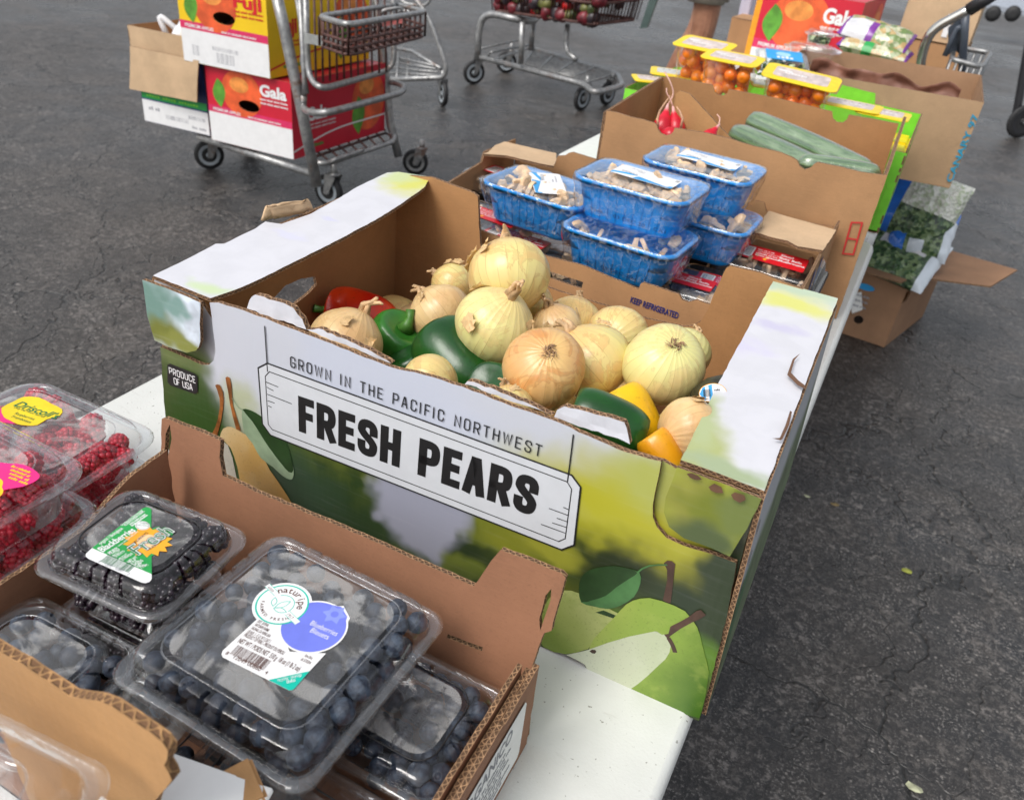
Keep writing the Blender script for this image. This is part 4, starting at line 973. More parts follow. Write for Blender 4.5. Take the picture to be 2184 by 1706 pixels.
def mass(me, label, cx, cy, hx, hy, z0, z1, rz, n, mat, seed):
    """berries lying deeper in a pack, nobody could count them"""
    rr = random.Random(seed); vs, fs = [], []; base = [v.co.copy() for v in me.vertices]; pf = [tuple(p.vertices) for p in me.polygons]; c, s = cos(rz), sin(rz)
    for i in range(n):
        x, y = rr.uniform(-hx, hx), rr.uniform(-hy, hy); M = Matrix.Translation(W(cx + x * c - y * s, cy + x * s + y * c, rr.uniform(z0, z1))) @ Euler((rr.uniform(0, 6), rr.uniform(0, 6), 0)).to_matrix().to_4x4()
        k = len(vs); vs += [M @ q for q in base]; fs += [tuple(k + j for j in f) for f in pf]
    o = mk('deeper_berries', pyd('deeper_berries', vs, fs), None, mat, True); setp(o, label, 'berries', kind='stuff'); return o

# ---- the blueberry carton
cart = empty('berry_carton', W(-.32, .29, 0), 'low reddish kraft carton with a tall slotted back flap, full of berry packs', 'carton')
BB_ = Pl(W(-.515, .402, 0), W(-.125, .402, 0), W(-.515, .425, .15))
bp_ = BB_.pxs([(345, 893), (350, 891), (405, 912), (470, 940), (468, 975), (475, 1015), (560, 1055), (700, 1112), (850, 1178), (1010, 1250), (1030, 1222), (1048, 1195), (1068, 1172), (1130, 1195), (1197, 1222), (1206, 1232), (1190, 1290), (1176, 1345), (1160, 1350), (1155, 1362), (1131, 1437)])
bL = [(.0, .002)]
slotA = BB_.pxs([(353, 925), (362, 905), (366, 935), (358, 975), (350, 985)]); slotB = BB_.pxs([(1150, 1320), (1163, 1270), (1176, 1255), (1174, 1280), (1160, 1320), (1152, 1345)])
slotC = BB_.pxs([(955, 1352), (1030, 1380), (1028, 1388), (953, 1360)])
panel('back_flap', cart, BB_, [(.0, .002)] + [BB_.px(342, 1010)] + bp_ + [(.388, .002)], .005, (KRR, KRR, EDGE), holes=[slotA, slotB, slotC], d0=0, jit=.0006)
RW_ = Pl(W(-.121, .14, 0), W(-.125, .398, 0), W(-.123, .2, .1))
panel('side_panel', cart, RW_, [(-.06, .001), (.258, .001), (.258, .1), (.20, .098), (.196, .101), (.13, .100), (.12, .093), (.06, .097), (-.06, .096)], .004, (KRR, KRR, EDGE), d0=0, jit=.0008)
panel('side_panel', cart, RW_, [(-.06, .001), (.255, .001), (.255, .095), (-.06, .092)], .004, (KRR, KRR, EDGE), d0=-.0055, jit=.0008)
panel('side_panel', cart, RW_, [(-.06, .001), (.25, .001), (.25, .102), (.12, .101), (.11, .094), (-.06, .096)], .004, (KRR, KRR, EDGE), d0=-.011, jit=.0010)
LWp = Pl(W(-.517, .16, 0), W(-.515, .402, 0), W(-.517, .16, .1)); 
lp = LWp.px(345, 893)
panel('side_panel', cart, LWp, [(-.02, .001), (.243, .001), (.243, .135), (.20, .13), (.15, .108), (-.02, .103)], .004, (KRR, KRR, EDGE), d0=0, jit=.0008)
FWp = Pl(W(-.515, .16, 0), W(-.125, .16, 0), W(-.515, .16, .1))
panel('front_panel', cart, FWp, [(0, .001), (.39, .001), (.39, .092), (0, .092)], .004, (KRR, KRR, EDGE), d0=0)
bm = bmesh.new(); boxmesh(bm, W(-.515, .16, .001), W(-.126, .400, .005)); bmo('base_panel', bm, cart, KRR)
pr = Print(); tx = simple('label grey ink', (.16, .17, .20), .5, .1)
lab = [(.02, .012), (.235, .012), (.238, .016), (.238, .078), (.235, .083), (.02, .083)]; pr.poly(lab, WHTP, 0)
pr.text('PRODUCTO ORGANICO', .045, .064, .020, tx, 2, bold=.02, width=.17)
wl = ['NATURIPE FARMS SALINAS CA 93906', 'U.S. NO. 1 PRODUCT OF PERU', 'NET WT 12/18 OZ FRESH BLUEBERRIES', 'LOTE 018 289 DISTRIBUTED BY', 'THIS BOX IS RECYCLABLE KEEP COLD', 'ORGANIC CERTIFIED BY CONTROL']
for i in range(7): pr.text(wl[i % 6], .045, .055 - i * .0062, .0052, tx, 2, sx=.75)
for i in range(7): pr.text(wl[(i + 3) % 6], .150, .055 - i * .0062, .0048, tx, 2, sx=.72)
pr.build('shipping_label', cart, onpl(RW_, .0012))

big = clamshell('clear_berry_box', .088, .088, .050, .020, 'big clear box of blueberries with a round and purple label, on top of the others', 'berry box', 'clear berry boxes', groove=True)
place(big, -.290, .302, .064, -.012)
pr = Print()
# label drawn in lid metres through picture points
LP_ = Pl(W(-.290, .302, .1345), W(-.1, .3, .1345), W(-.29, .5, .1345)); zL = lambda q: LP_.pxs(zz(q, 880, 2250, .32242))
pr.poly(zL([(0, 985), (420, 600), (700, 700), (820, 1000), (1265, 1020), (1062, 1240), (880, 1450), (850, 1472), (810, 1475), (0, 1070), (-18, 1030)]), WHT, 1)
c0 = LP_.px(*zz([(728, 422)], 880, 2250, .32242)[0]); R0 = .0195
pr.disc(c0[0], c0[1], R0 + .0022, R0 + .0022, WHT, 2.2, 40)
c1 = LP_.px(*zz([(1115, 690)], 880, 2250, .32242)[0]); R1 = .0232
a_ = LP_.px(*zz([(1480, 440)], 880, 2250, .32242)[0]); b2 = LP_.px(*zz([(1558, 590)], 880, 2250, .32242)[0]); c2 = LP_.px(*zz([(1300, 450)], 880, 2250, .32242)[0]); d2 = LP_.px(*zz([(1480, 750)], 880, 2250, .32242)[0])
pr.disc(c1[0], c1[1], R1 + .0014, R1 + .0014, WHT, 2, 44); pr.poly([c2, a_, b2, d2, c1], WHT, 2); pr.disc(c1[0], c1[1], R1, R1, PERI, 2.6, 44)
pr.poly([LP_.px(*zz([q], 880, 2250, .32242)[0]) for q in ((1330, 430), (1455, 455), (1490, 520), (1525, 575), (1500, 640), (1440, 640), (1350, 560))], PERI, 2.7)
e = LP_.px(*zz([(1370, 545)], 880, 2250, .32242)[0]); st = []
for k in range(12): a = k * pi / 6 + .3; rr_ = .0095 if k % 2 == 0 else .0058; st.append((e[0] + rr_ * cos(a), e[1] + rr_ * sin(a)))
pr.poly(st, PERL, 3); pr.disc(e[0], e[1], .0030, .0030, PERI, 3.4)
pr.disc(c0[0], c0[1], R0, R0, TEAL, 3.6, 40); pr.disc(c0[0], c0[1], R0 - .0012, R0 - .0012, WHT, 4, 40)
ra = -.25
def rotp(x, y, a=ra, c=c0): return (c[0] + x * cos(a) - y * sin(a), c[1] + x * sin(a) + y * cos(a))
pr.poly([rotp(-.0235, .0005), rotp(-.0115, .0005), rotp(-.0115, .0048), rotp(-.0235, .0048)], WHT, 4.6); pr.poly([rotp(.0095, -.0045), rotp(.0225, -.0045), rotp(.0225, .0002), rotp(.0095, .0002)], WHT, 4.6)
for s_ in ((-.0230, .0006, -.0105), (-.0230, .0047, -.0105)): pr.line([rotp(s_[0], s_[1]), rotp(s_[2], s_[1])], .00035, TEAL, 5)
for s_ in ((.0095, -.0044, .022), (.0095, .0001, .022)): pr.line([rotp(s_[0], s_[1]), rotp(s_[2], s_[1])], .00035, TEAL, 5)
pr.text('since', *rotp(-.0212, .0014), .0038, BROWNI, 5, ra, sx=.85); pr.text('1917', *rotp(.0108, -.0037), .0038, BROWNI, 5, ra, sx=.85)
pr.arc('naturipe', c0[0], c0[1], .0115, 2.55, .18, .0082, BROWNI, 5, bold=.012); pr.arc('FARMED FRESH', c0[0], c0[1], .0158, 3.45, 5.75, .0034, BROWNI, 5, bold=.02, inward=True)
def leafp(x, y, a, L, wd):
    pts = [];
    for k in range(13): t = k / 12; pts.append((t * L, wd * sin(pi * t)))
    pts += [(L * (1 - k / 12), -wd * sin(pi * k / 12)) for k in range(1, 12)]
    return [rotp(x + p * cos(a) - q * sin(a), y + p * sin(a) + q * cos(a)) for p, q in pts]
for x, y, a, L, wd in ((-.0008, -.0062, 1.35, .0125, .0024), (-.003, -.0060, 2.35, .0085, .0020), (-.001, -.0068, .45, .0105, .0022)): pr.line(leafp(x, y, a, L, wd), .00055, TEAL, 5, True)
pr.line([rotp(.0088 * cos(a), .0088 * sin(a)) for a in [(-.1 + k * .2) for k in range(15)]], .0006, TEAL, 5)
qb = lambda x, y: LP_.px(*zz([(x, y)], 880, 2250, .32242)[0])
def along(p, q): return atan2(q[1] - p[1], q[0] - p[0])
r1 = along(qb(1060, 660), qb(1380, 800)); pr.text('Blueberries', *qb(1062, 672), .0066, WHT, 5, r1, width=math.dist(qb(1062, 660), qb(1385, 800))); pr.text('Bleuets', *qb(1062, 760), .0066, WHT, 5, r1, width=math.dist(qb(1062, 750), qb(1280, 845)))
r2 = along(qb(180, 860), qb(920, 1215))
for s_, p_, q_, hh_ in (('DIST. BY/PAR', (418, 640), (550, 695), .0036), ('NATURIPE FARMS', (385, 682), (560, 750), .0036), ('SALINAS, CA 93906 USA', (342, 722), (580, 815), .0036), ('US NO. 1 - E.-U. N°1 CAT 1', (290, 770), (572, 890), .0044), ('PRODUCT OF PERU - PRODUIT DU PEROU', (250, 810), (745, 1030), .0044), ('NET WT / POIDS NET  510 g  18 oz (1 lb 2 oz)', (178, 885), (925, 1240), .0060), ('Itm./Art.', (1000, 1060), (1088, 1105), .0035), ('# 57554', (950, 1105), (1065, 1155), .0035)):
    pr.text(s_, *qb(*p_), hh_, BROWNI, 5, r2, width=math.dist(qb(*p_), qb(*q_)), bold=.005)
pr.barcode(*qb(85, 1030), math.dist(qb(85, 1030), qb(500, 1235)), .0088, BROWNI, 5, 34, r2)
pr.text('8', *qb(25, 1032), .0042, BROWNI, 5, r2); pr.text('12049 00660', *qb(122, 1085), .0050, BROWNI, 5, r2, width=math.dist(qb(122, 1085), qb(455, 1235))); pr.text('4', *qb(505, 1268), .0040, BROWNI, 5, r2)
pr.poly(zL([(560, 1348), (1062, 1240), (880, 1450), (850, 1472), (810, 1475)]), TEAL, 4)
pr.text('recycling · recyclage', *qb(672, 1372), .0042, WHT, 5, along(qb(672, 1372), qb(970, 1300)), width=math.dist(qb(672, 1372), qb(970, 1310))); pr.text('info', *qb(785, 1392), .0040, WHT, 5, along(qb(672, 1372), qb(970, 1300)), bold=.01)
bl_ = pr.build('label', big, lambda x, y, z: LP_.w(x, y, z * .6))
fillb(bb_me, 'blueberry', 'dusty blueberry under the lid of the big labelled box', 'blueberry', 'blueberries in the big labelled box', -.290, .302, .070, .070, .117, -.012, 78, .0085, 3, .004)
mass(bb_me, 'blueberries lying deeper in the big box', -.290, .302, .068, .068, .080, .104, 0, 190, BBM, 4)
right = clamshell('clear_berry_box', .088, .060, .046, .014, 'clear blueberry box without a label, low in the right corner of the carton', 'berry box', 'clear berry boxes', groove=2)
place(right, -.229, .336, .006, .005)
fillb(bb_me, 'blueberry', 'blueberry in the unlabelled box in the right corner of the carton', 'blueberry', 'blueberries in the right corner box', -.229, .336, .072, .045, .050, 0, 60, .0085, 5, .003, skip=lambda x, y: x < -.02 and y > -.02)
mass(bb_me, 'blueberries lying deeper in the right corner box', -.229, .336, .07, .045, .016, .040, 0, 90, BBM, 6)
pr = Print()
for i, s_ in enumerate(('LE101 018 289 D3E1 PB02BA104', 'GGN:4059883119190')): pr.text(s_, .040 - i * .006, -.036, .0048, simple('inkjet', (.10, .10, .11), .5), 2, pi / 2 * .98)
pr.build('date_code', right, lambda x, y, z: (x, y, .0605 + z), world=False)
fr2 = clone(right, label='clear blueberry box peeping out in front of the right corner box'); place(fr2, -.229, .212, .006, .0)
mass(bb_me, 'blueberries in the front right box', -.229, .212, .07, .045, .016, .052, 0, 70, BBM, 16)
bbx = clamshell('clear_berry_box', .064, .056, .046, .018, 'clear blackberry box with a green and yellow label', 'berry box', 'clear berry boxes', cr=.018, groove=2, seg=20)
place(bbx, -.437, .306, .082, .085)
fillb(bk_me, 'blackberry', 'black shiny berry in the green labelled box', 'blackberry', 'blackberries in the green labelled box', -.437, .306, .045, .038, .128, .085, 30, .0095, 8, .002)
mass(bk_me, 'blackberries lying deeper in the green labelled box', -.437, .306, .045, .038, .094, .118, .085, 50, BKB, 9)
LB = Pl(W(-.437, .306, .1465), W(-.3, .306, .1465), W(-.437, .5, .1465)); qk = lambda x, y: LB.px(*zz([(x, y)], 300, 1950, .23450)[0]); zK = lambda q: [qk(*p) for p in q]
pr = Print()
pr.poly(zK([(270, 910), (1120, 245), (1180, 222), (1240, 232), (1270, 262), (1268, 590), (1380, 548), (1412, 552), (1420, 590), (1500, 555), (1545, 570), (1530, 630), (1600, 640), (1638, 680), (1530, 750), (1580, 790), (1480, 850), (1478, 910), (1420, 935), (1355, 950), (1330, 1020), (1275, 1048), (1275, 1350)]), GRNP, 1)
pr.poly(zK([(270, 910), (1275, 1350), (1275, 1430), (1240, 1480), (1170, 1502), (1100, 1490), (215, 1095), (165, 1055), (165, 1010)]), WHT, 1)
st = [];  cc = qk(1210, 800)
for k in range(28): a = k * 2 * pi / 28; rr_ = (.0205 if k % 2 == 0 else .0155); st.append((cc[0] + rr_ * cos(a) * 1.0, cc[1] + rr_ * sin(a) * .78))
pr.poly(st, ORNG, 2); pr.disc(cc[0], cc[1], .009, .007, simple('pale peach print', (.85, .55, .30), .4), 2.5)
ra2 = along(qk(430, 960), qk(1010, 590))
for s_, p_, q_, hh_, m_, bo in (('organic / biologique', (420, 860), (800, 590), .0052, WHT, .01), ('Blackberries', (455, 985), (1015, 625), .0098, WHT, .02), ('MURES', (580, 1030), (740, 940), .0060, WHT, .02), ('www.alwaysfresh.com', (725, 890), (1050, 640), .0028, WHT, 0), ('Distributed by / Distribue par', (780, 540), (1130, 280), .0032, WHT, 0), ('ALWAYS FRESH FARMS', (835, 545), (1165, 300), .0036, WHT, .02), ('Winter Haven, FL 33881', (920, 525), (1190, 345), .0026, WHT, 0), ('www.produce.com', (950, 550), (1220, 360), .0026, WHT, 0), ('PRODUCT', (640, 1060), (770, 975), .0034, WHT, .01), ('OF MEXICO', (680, 1078), (830, 970), .0034, WHT, .01), ('PRODUIT', (750, 1115), (880, 1020), .0034, WHT, .01), ('DU MEXIQUE', (790, 1130), (965, 1010), .0034, WHT, .01), ('NET WT', (895, 1170), (1045, 1075), .0042, WHT, .02), ('6 OZ.', (950, 1195), (1055, 1125), .0042, WHT, .02), ('POIDS', (1010, 1222), (1140, 1130), .0042, WHT, .02), ('NET', (1060, 1245), (1140, 1190), .0042, WHT, .02), ('170g.', (1110, 1262), (1225, 1195), .0042, WHT, .02),
   ('ALWAYS', (1000, 835), (1225, 665), .0040, BLK, .01), ('FARMS', (1270, 940), (1455, 800), .0040, BLK, .01)):
    pr.text(s_, *qk(*p_), hh_, m_, 4, along(qk(*p_), qk(*q_)), width=math.dist(qk(*p_), qk(*q_)), bold=bo)
rf = along(qk(1000, 1000), qk(1520, 660))
pr.text('Fresh', *qk(1050, 1040), .0195, BLK, 3.6, rf, width=.034, bold=.055); pr.text('Fresh', *qk(1052, 1036), .0190, WHT, 4.2, rf, width=.0333, bold=.028); pr.text('Fresh', *qk(1054, 1032), .0185, DGRN, 4.8, rf, width=.0325, bold=-.004)
us = qk(1120, 535); pr.disc(us[0], us[1], .0062, .0046, WHT, 3); pr.disc(us[0], us[1], .0056, .0040, simple('seal brown', (.12, .07, .03), .5), 3.3); pr.disc(us[0], us[1], .0053, .0037, WHT, 3.6); pr.text('USDA', us[0] - .003, us[1] + .0003, .0026, DGRN, 4, ra2 * .3, bold=.01); pr.text('ORGANIC', us[0] - .0038, us[1] - .0026, .0022, DGRN, 4, ra2 * .3)
rw = along(qk(400, 1145), qk(900, 1340)); pr.barcode(*qk(405, 1140), math.dist(qk(405, 1140), qk(870, 1335)), .0088, DGRN, 3, 34, rw)
pr.text('8', *qk(365, 1150), .0036, GREYI, 3, rw); pr.text('12092    03807', *qk(465, 1200), .0042, GREYI, 3, rw, width=math.dist(qk(465, 1200), qk(780, 1325))); pr.text('2', *qk(850, 1362), .0036, GREYI, 3, rw)
pr.build('label', bbx, lambda x, y, z: LB.w(x, y, z * .6))
ub = clamshell('clear_berry_box', .066, .058, .046, .016, 'clear box under the green labelled blackberry box', 'berry box', 'clear berry boxes', cr=.018, groove=True, seg=20)
place(ub, -.434, .300, .020, .05); mass(bk_me, 'dark berries in the box under the blackberries', -.434, .300, .045, .04, .03, .062, 0, 50, BKB, 19)
ll = clone(ub, label='clear blueberry box at the left front of the carton, dark lid panel'); place(ll, -.452, .205, .030, .05)
fillb(bb_me, 'blueberry', 'blueberry in the clear box at the left front of the carton', 'blueberry', 'blueberries in the left front box', -.452, .205, .048, .040, .078, 0, 34, .0085, 12, .004)
mass(bb_me, 'blueberries lying deeper in the left front box', -.452, .205, .048, .04, .04, .068, 0, 60, BBM, 13)
fm = clone(right, label='clear berry box wholly under the big labelled box'); place(fm, -.36, .215, .006, pi / 2); mass(bb_me, 'dark berries in the box under the big box', -.36, .215, .045, .07, .016, .05, 0, 60, BBM, 17)
# ---- raspberries
def rasp(x, y, z, rz, label, n, seed, lab=None, grp='raspberries', tl=(0, 0)):
    t = clamshell('raspberry_box', .094, .075, .040, .014, label, 'berry box', 'clear raspberry boxes', groove=False, cr=.026)
    place(t, x, y, z, rz, tl)
    if n: fillb(rs_me, 'raspberry', 'raspberry in the ' + grp, 'raspberry', 'raspberries in the ' + grp, x, y, .074, .056, z + .034, rz, n, .0105, seed, .004)
    mass(rs_me, 'raspberries lying deeper in a clear box', x, y, .074, .054, z + .012, z + .032 if not n else z + .026, rz, 60, RSP, seed + 50)
    return t
e1 = P(205, 1003, .140); ang = .02
rx0, ry0 = e1.x - .090, e1.y - .055 + .13 * 0
lx, ly = e1.x - .094, e1.y - .075
t1 = rasp(lx, ly, .100, .0, 'topmost clear raspberry box of the left stack with a pink label', 40, 21, grp='topmost box of the left stack')
rasp(lx + .003, ly + .002, .052, .02, 'second clear raspberry box from the top of the left stack', 0, 22)
rasp(lx, ly, .004, -.02, 'bottom clear raspberry box of the left stack', 0, 23)
_e = P(352, 932, .092); r1x, r1y = _e.x - .094, _e.y - .075; pass
t2 = rasp(r1x, r1y, .052, .02, 'clear raspberry box with a yellow label behind the left stack', 34, 24, grp='box with the yellow label')
rasp(r1x + .003, r1y, .004, .0, 'clear raspberry box under the one with the yellow label', 0, 25)
DL = Pl(W(r1x, r1y, .1065), W(0, r1y, .1065), W(r1x, 1, .1065)); qd = lambda x, y: DL.px(x * .33234, 783.1 + y * .33234)
pr = Print()
pr.poly(sm([qd(*p) for p in ((10, 262), (90, 220), (150, 192), (250, 195), (330, 235), (398, 270), (385, 310), (300, 335), (240, 372), (170, 375), (110, 365), (60, 340), (25, 320))], 2), YELP, 2)
pr.poly([qd(*p) for p in ((-80, 300), (10, 262), (25, 320), (60, 340), (100, 365), (-20, 350), (-80, 340))], HOTP, 1)
ad_ = along(qd(85, 240), qd(345, 325)); pr.text("Driscoll's", *qd(85, 248), .0135, DGRN, 4, ad_, width=math.dist(qd(85, 240), qd(345, 330)), bold=.02, shear=.25)
pr.text('Only the Finest Berries', *qd(85, 262), .0045, DGRN, 4, ad_, width=math.dist(qd(85, 255), qd(270, 325))); pr.text('Raspberries', *qd(92, 302), .0055, DGRN, 4, ad_, width=math.dist(qd(90, 300), qd(205, 345))); pr.text('Framboises', *qd(72, 322), .0055, DGRN, 4, ad_, width=math.dist(qd(70, 320), qd(185, 362)))
pr.build('label', t2, lambda x, y, z: DL.w(x, y, z))
DM = Pl(W(lx, ly, .1550), W(0, ly, .1550), W(lx, 1, .1550)); qm = lambda x, y: DM.px(x * .33234, 783.1 + y * .33234)
pr = Print(); pr.poly(sm([qm(*p) for p in ((-40, 625), (60, 618), (150, 625), (215, 655), (256, 695), (230, 730), (150, 765), (60, 780), (-40, 785))], 2), HOTP, 1); pr.poly(sm([qm(*p) for p in ((-60, 720), (0, 715), (20, 740), (12, 770), (22, 795), (0, 830), (-60, 840))], 2), YELP, 2)
for i, s_ in enumerate(('510 g FRAMBOISES', 'DISTRIBUTED BY', 'PRODUCT OF', 'KEEP COLD')): pr.text(s_, *qm(70 - i * 6, 640 + i * 24), .0036, YELP, 3, along(qm(70, 640), qm(230, 700)), width=.020, bold=.01)
pr.build('label', t1, lambda x, y, z: DM.w(x, y, z))
# ---- the carton nearest the camera
fgc = empty('tan_carton', W(-.42, .02, 0), 'blurred ochre carton nearest the camera with a torn scalloped edge', 'carton')
FG = Pl(W(-.80, .150, 0), W(0, .150, 0), W(-.80, .150, 1))
fg = FG.pxs([(-80, 1345), (-60, 1355), (0, 1390), (50, 1418), (100, 1452), (148, 1485), (175, 1490), (205, 1494), (237, 1506), (275, 1532), (318, 1562), (345, 1582), (358, 1600), (356, 1620), (350, 1632), (360, 1648), (366, 1664), (352, 1682), (330, 1706), (315, 1760)])
panel('back_panel', fgc, FG, [(fg[0][0], .002)] + fg + [(fg[-1][0], .002)], .006, (KRO, KRO, corr_edge('corrugated edge large', per=.008, light=(.40, .22, .09), dark=(.17, .085, .038))), d0=0, jit=.0008)
p0 = FG.w(*fg[-1]); bm = bmesh.new(); boxmesh(bm, Vector((fg[0][0] - .8, -.20, T + .002)), Vector((p0.x, .143, T + .006))); bmo('base_panel', bm, fgc, KRO)
bm = bmesh.new(); boxmesh(bm, Vector((p0.x - .004, -.20, T + .002)), Vector((p0.x, .144, T + .10))); bmo('side_panel', bm, fgc, KRO)
ccs = clamshell('clear_produce_box', .075, .06, .05, .02, 'blurred clear plastic box in the bottom left corner of the photo', 'plastic box', None, groove=False, veil=CLRV)
cp = P(10, 1690, .205); place(ccs, cp.x - .030, cp.y - .030, .150, .1)
o = mk('mushroom', pyd('mushroom', *(lambda v, f: (rev_into(v, f, [(.004, 0), (.008, .01), (.009, .018), (.024, .020), (.030, .028), (.024, .042), (.008, .050), (.001, .051)], 20), (v, f))[1])([], [])), None, simple('mushroom flesh', (.62, .52, .42), .6, .15), True)
o.location = W(cp.x - .03, cp.y - .03, .158); setp(o, 'pale blurred mushroom inside the clear box in the bottom left corner', 'mushroom')
o2 = clone(o, loc=W(cp.x - .005, cp.y - .060, .160), label='second pale mushroom in the bottom left clear box, nearer the camera')
bm = bmesh.new(); boxmesh(bm, (-.045, -.05, 0), (.045, .05, .004)); o = bmo('paper_card', bm, None, WHTP, False, .001); q = P(462, 1735, .125); o.location = q + Vector((-.014, -.030, 0)); o.rotation_euler = (0, .1, .25); setp(o, 'blurred white card at the bottom edge of the photo', 'card')
bm = bmesh.new(); boxmesh(bm, (-.02, -.012, 0), (.012, .012, .006)); o = bmo('cardboard_scrap', bm, None, KRO, False, .002); q = P(520, 1697, .12); o.location = q; o.rotation_euler = (.1, 0, -.5); setp(o, 'small ochre cardboard scrap beside the white card', 'scrap')
# ================================================================== mushroom carton
mc = empty('mushroom_carton', W(-.37, 1.18, 0), 'low kraft carton with torn top flaps reading KEEP REFRIGERATED, full of mushroom trays', 'carton')
MF = Pl(W(-.68, .955, 0), W(-.08, .955, 0), W(-.68, .955, .1))
q = MF.pxs([(950, 470), (1000, 485), (1026, 496), (1100, 525), (1150, 545), (1225, 571), (1226, 588), (1160, 566)])
top = MF.pxs([(940, 455), (965, 466), (1026, 492), (1100, 520), (1168, 548), (1240, 566), (1362, 617), (1366, 606), (1372, 603), (1448, 628), (1455, 640), (1468, 645), (1485, 640), (1515, 650), (1560, 668)])
u1 = .60
top = [p for p in top if 0 < p[0] < u1]
hl_ = MF.pxs([(1168, 577), (1244, 602), (1240, 616), (1168, 592)])
panel('front_panel', mc, MF, [(0, .002), (u1, .002), (u1, top[-1][1])] + top[::-1] + [(0, top[0][1])], .004, (KR, KRI, EDGE), holes=[hl_], d0=0)
pr = Print(); a_ = MF.px(1345, 640); b2 = MF.px(1447, 675); x0, y0 = a_; sl = (b2[1] - a_[1]) / (b2[0] - a_[0])
pr.text('KEEP REFRIGERATED', x0, y0 - .003, .012, NAVY, 2, atan2(b2[1] - a_[1], b2[0] - a_[0]), width=math.dist(a_, b2), bold=.03)
pr.build('printed_words', mc, onpl(MF, .0008))
ZM = .18
Lm = Pl(W(-.678, .957, 0), W(-.684, 1.42, 0), W(-.68, .957, .1))
lt = Lm.pxs([(945, 415), (965, 397), (1000, 362), (1028, 331)])
panel('left_panel', mc, Lm, [(0, .002), (.47, .002), (.47, .18), (.345, .182), (.335, .165), (.15, .150), (0, .150)], .004, (KR, KRI, EDGE), d0=0)
Rm = Pl(W(-.076, .957, 0), W(-.072, 1.42, 0), W(-.076, .957, .1))
panel('right_panel', mc, Rm, [(0, .002), (.465, .002), (.465, .178), (.30, .178), (.22, .168), (.0, .160)], .004, (KR, KRI, EDGE), d0=0)
pr = Print()
for a in (.245, .305): pr.poly([(a, .02), (a + .022, .02), (a + .022, .162), (a, .162)], NAVY, 1)
pr.build('blue_stripe', mc, onpl(Rm, .001))
Bm = Pl(W(-.684, 1.425, 0), W(-.072, 1.425, 0), W(-.684, 1.425, .1))
bt = Bm.pxs([(1182, 349), (1190, 333), (1205, 332), (1212, 327), (1222, 325), (1270, 340), (1276, 350), (1300, 362)]) + Bm.pxs([(1605, 440), (1610, 428), (1630, 433), (1634, 452), (1700, 470)])
bt = [p for p in bt if 0 < p[0] < .61]
panel('back_panel', mc, Bm, [(0, .002), (.612, .002), (.612, .165), ] + bt[::-1] + [(0, .165)], .004, (KR, KRI, EDGE), d0=0)
# folded flaps lying over the corners
TF = Pl(W(-.68, 1.2, ZM), W(-.08, 1.2, ZM), W(-.68, 1.5, ZM))
panel('corner_flap', mc, TF, TF.pxs([(1030, 331), (1042, 326), (1055, 312), (1076, 304), (1120, 313), (1186, 329), (1186, 345), (1181, 356), (1150, 352), (1110, 345), (1080, 337), (1050, 333)]), .004, (KRT, KR, EDGE), d0=.002, grid=.03, warp=lambda u, v: .004 * noise.noise((u * 9, v * 9, 4)))
panel('corner_flap', mc, TF, TF.pxs([(1566, 490), (1578, 476), (1590, 472), (1614, 476), (1640, 452), (1700, 470), (1782, 496), (1770, 515), (1754, 538), (1700, 528), (1680, 516), (1640, 505), (1618, 497), (1585, 497)]), .004, (KRT, KR, EDGE), d0=.002, grid=.03, warp=lambda u, v: .004 * noise.noise((u * 9, v * 9, 9)))
bm = bmesh.new(); boxmesh(bm, W(-.676, .96, .001), W(-.078, 1.42, .006)); bmo('base_panel', bm, mc, KRI)
# mushroom slices
MU = [simple('mushroom slice cream', (.70, .50, .31), .55, .22, 90, .2, 200), simple('mushroom slice grey', (.52, .37, .24), .55, .3, 90, .2, 200), simple('mushroom slice brown', (.30, .19, .12), .6, .4, 90)]
def slice_me(seed, mat):
    rr = random.Random(seed); o = [(-.003, 0), (.003, 0), (.0035, .006), (.004, .012), (.010, .011), (.0135, .013), (.0135, .018), (.010, .023), (.005, .0255), (0, .026), (-.005, .0255), (-.010, .023), (-.0135, .018), (-.0135, .013), (-.010, .011), (-.004, .012), (-.0035, .006)]
    o = [(x * rr.uniform(.85, 1.15), (y - .013) * rr.uniform(.9, 1.1)) for x, y in o]; n = len(o); k = rr.uniform(-18, 18); th = .0022
    vs = [(x, y, th + k * x * x) for x, y in o] + [(x, y, -th + k * x * x) for x, y in o] + [(x * .85, y * .85, th * 1.6 + k * x * x) for x, y in o]
    fs = [(i, (i + 1) % n, n + (i + 1) % n, n + i) for i in range(n)]; fs = [tuple(reversed(f)) for f in fs]
    fs += [(2 * n + i, i, (i + 1) % n, 2 * n + (i + 1) % n)[::-1] for i in range(n)] + [tuple(2 * n + i for i in range(n)), tuple(reversed([n + i for i in range(n)]))]
    me = pyd('mushroom_slice', vs, fs); me.materials.append(mat); return me
SL = [slice_me(i, MU[0]) for i in range(4)] + [slice_me(9, MU[1]), slice_me(10, MU[1])]; SLB = [slice_me(20, MU[2]), slice_me(21, MU[1]), slice_me(22, MU[0])]
def slices(cx, cy, z, hx, hy, rz, n, label, group, lib, seed, jz=.010, sc=1.0, skip=None):
    rr = random.Random(seed); c, s = cos(rz), sin(rz)
    for i in range(n):
        for _ in range(30):
            x, y = rr.uniform(-hx, hx), rr.uniform(-hy, hy)
            if not (skip and skip(x, y)): break
        o = bpy.data.objects.new('mushroom_slice', rr.choice(lib)); C.objects.link(o); o.location = W(cx + x * c - y * s, cy + x * s + y * c, z + rr.uniform(-jz, jz)); o.scale = (sc * rr.uniform(.8, 1.25),) * 3
        o.rotation_euler = (rr.uniform(-1.3, 1.3), rr.uniform(-1.3, 1.3), rr.uniform(0, 6)); setp(o, label, 'mushroom slice', group)
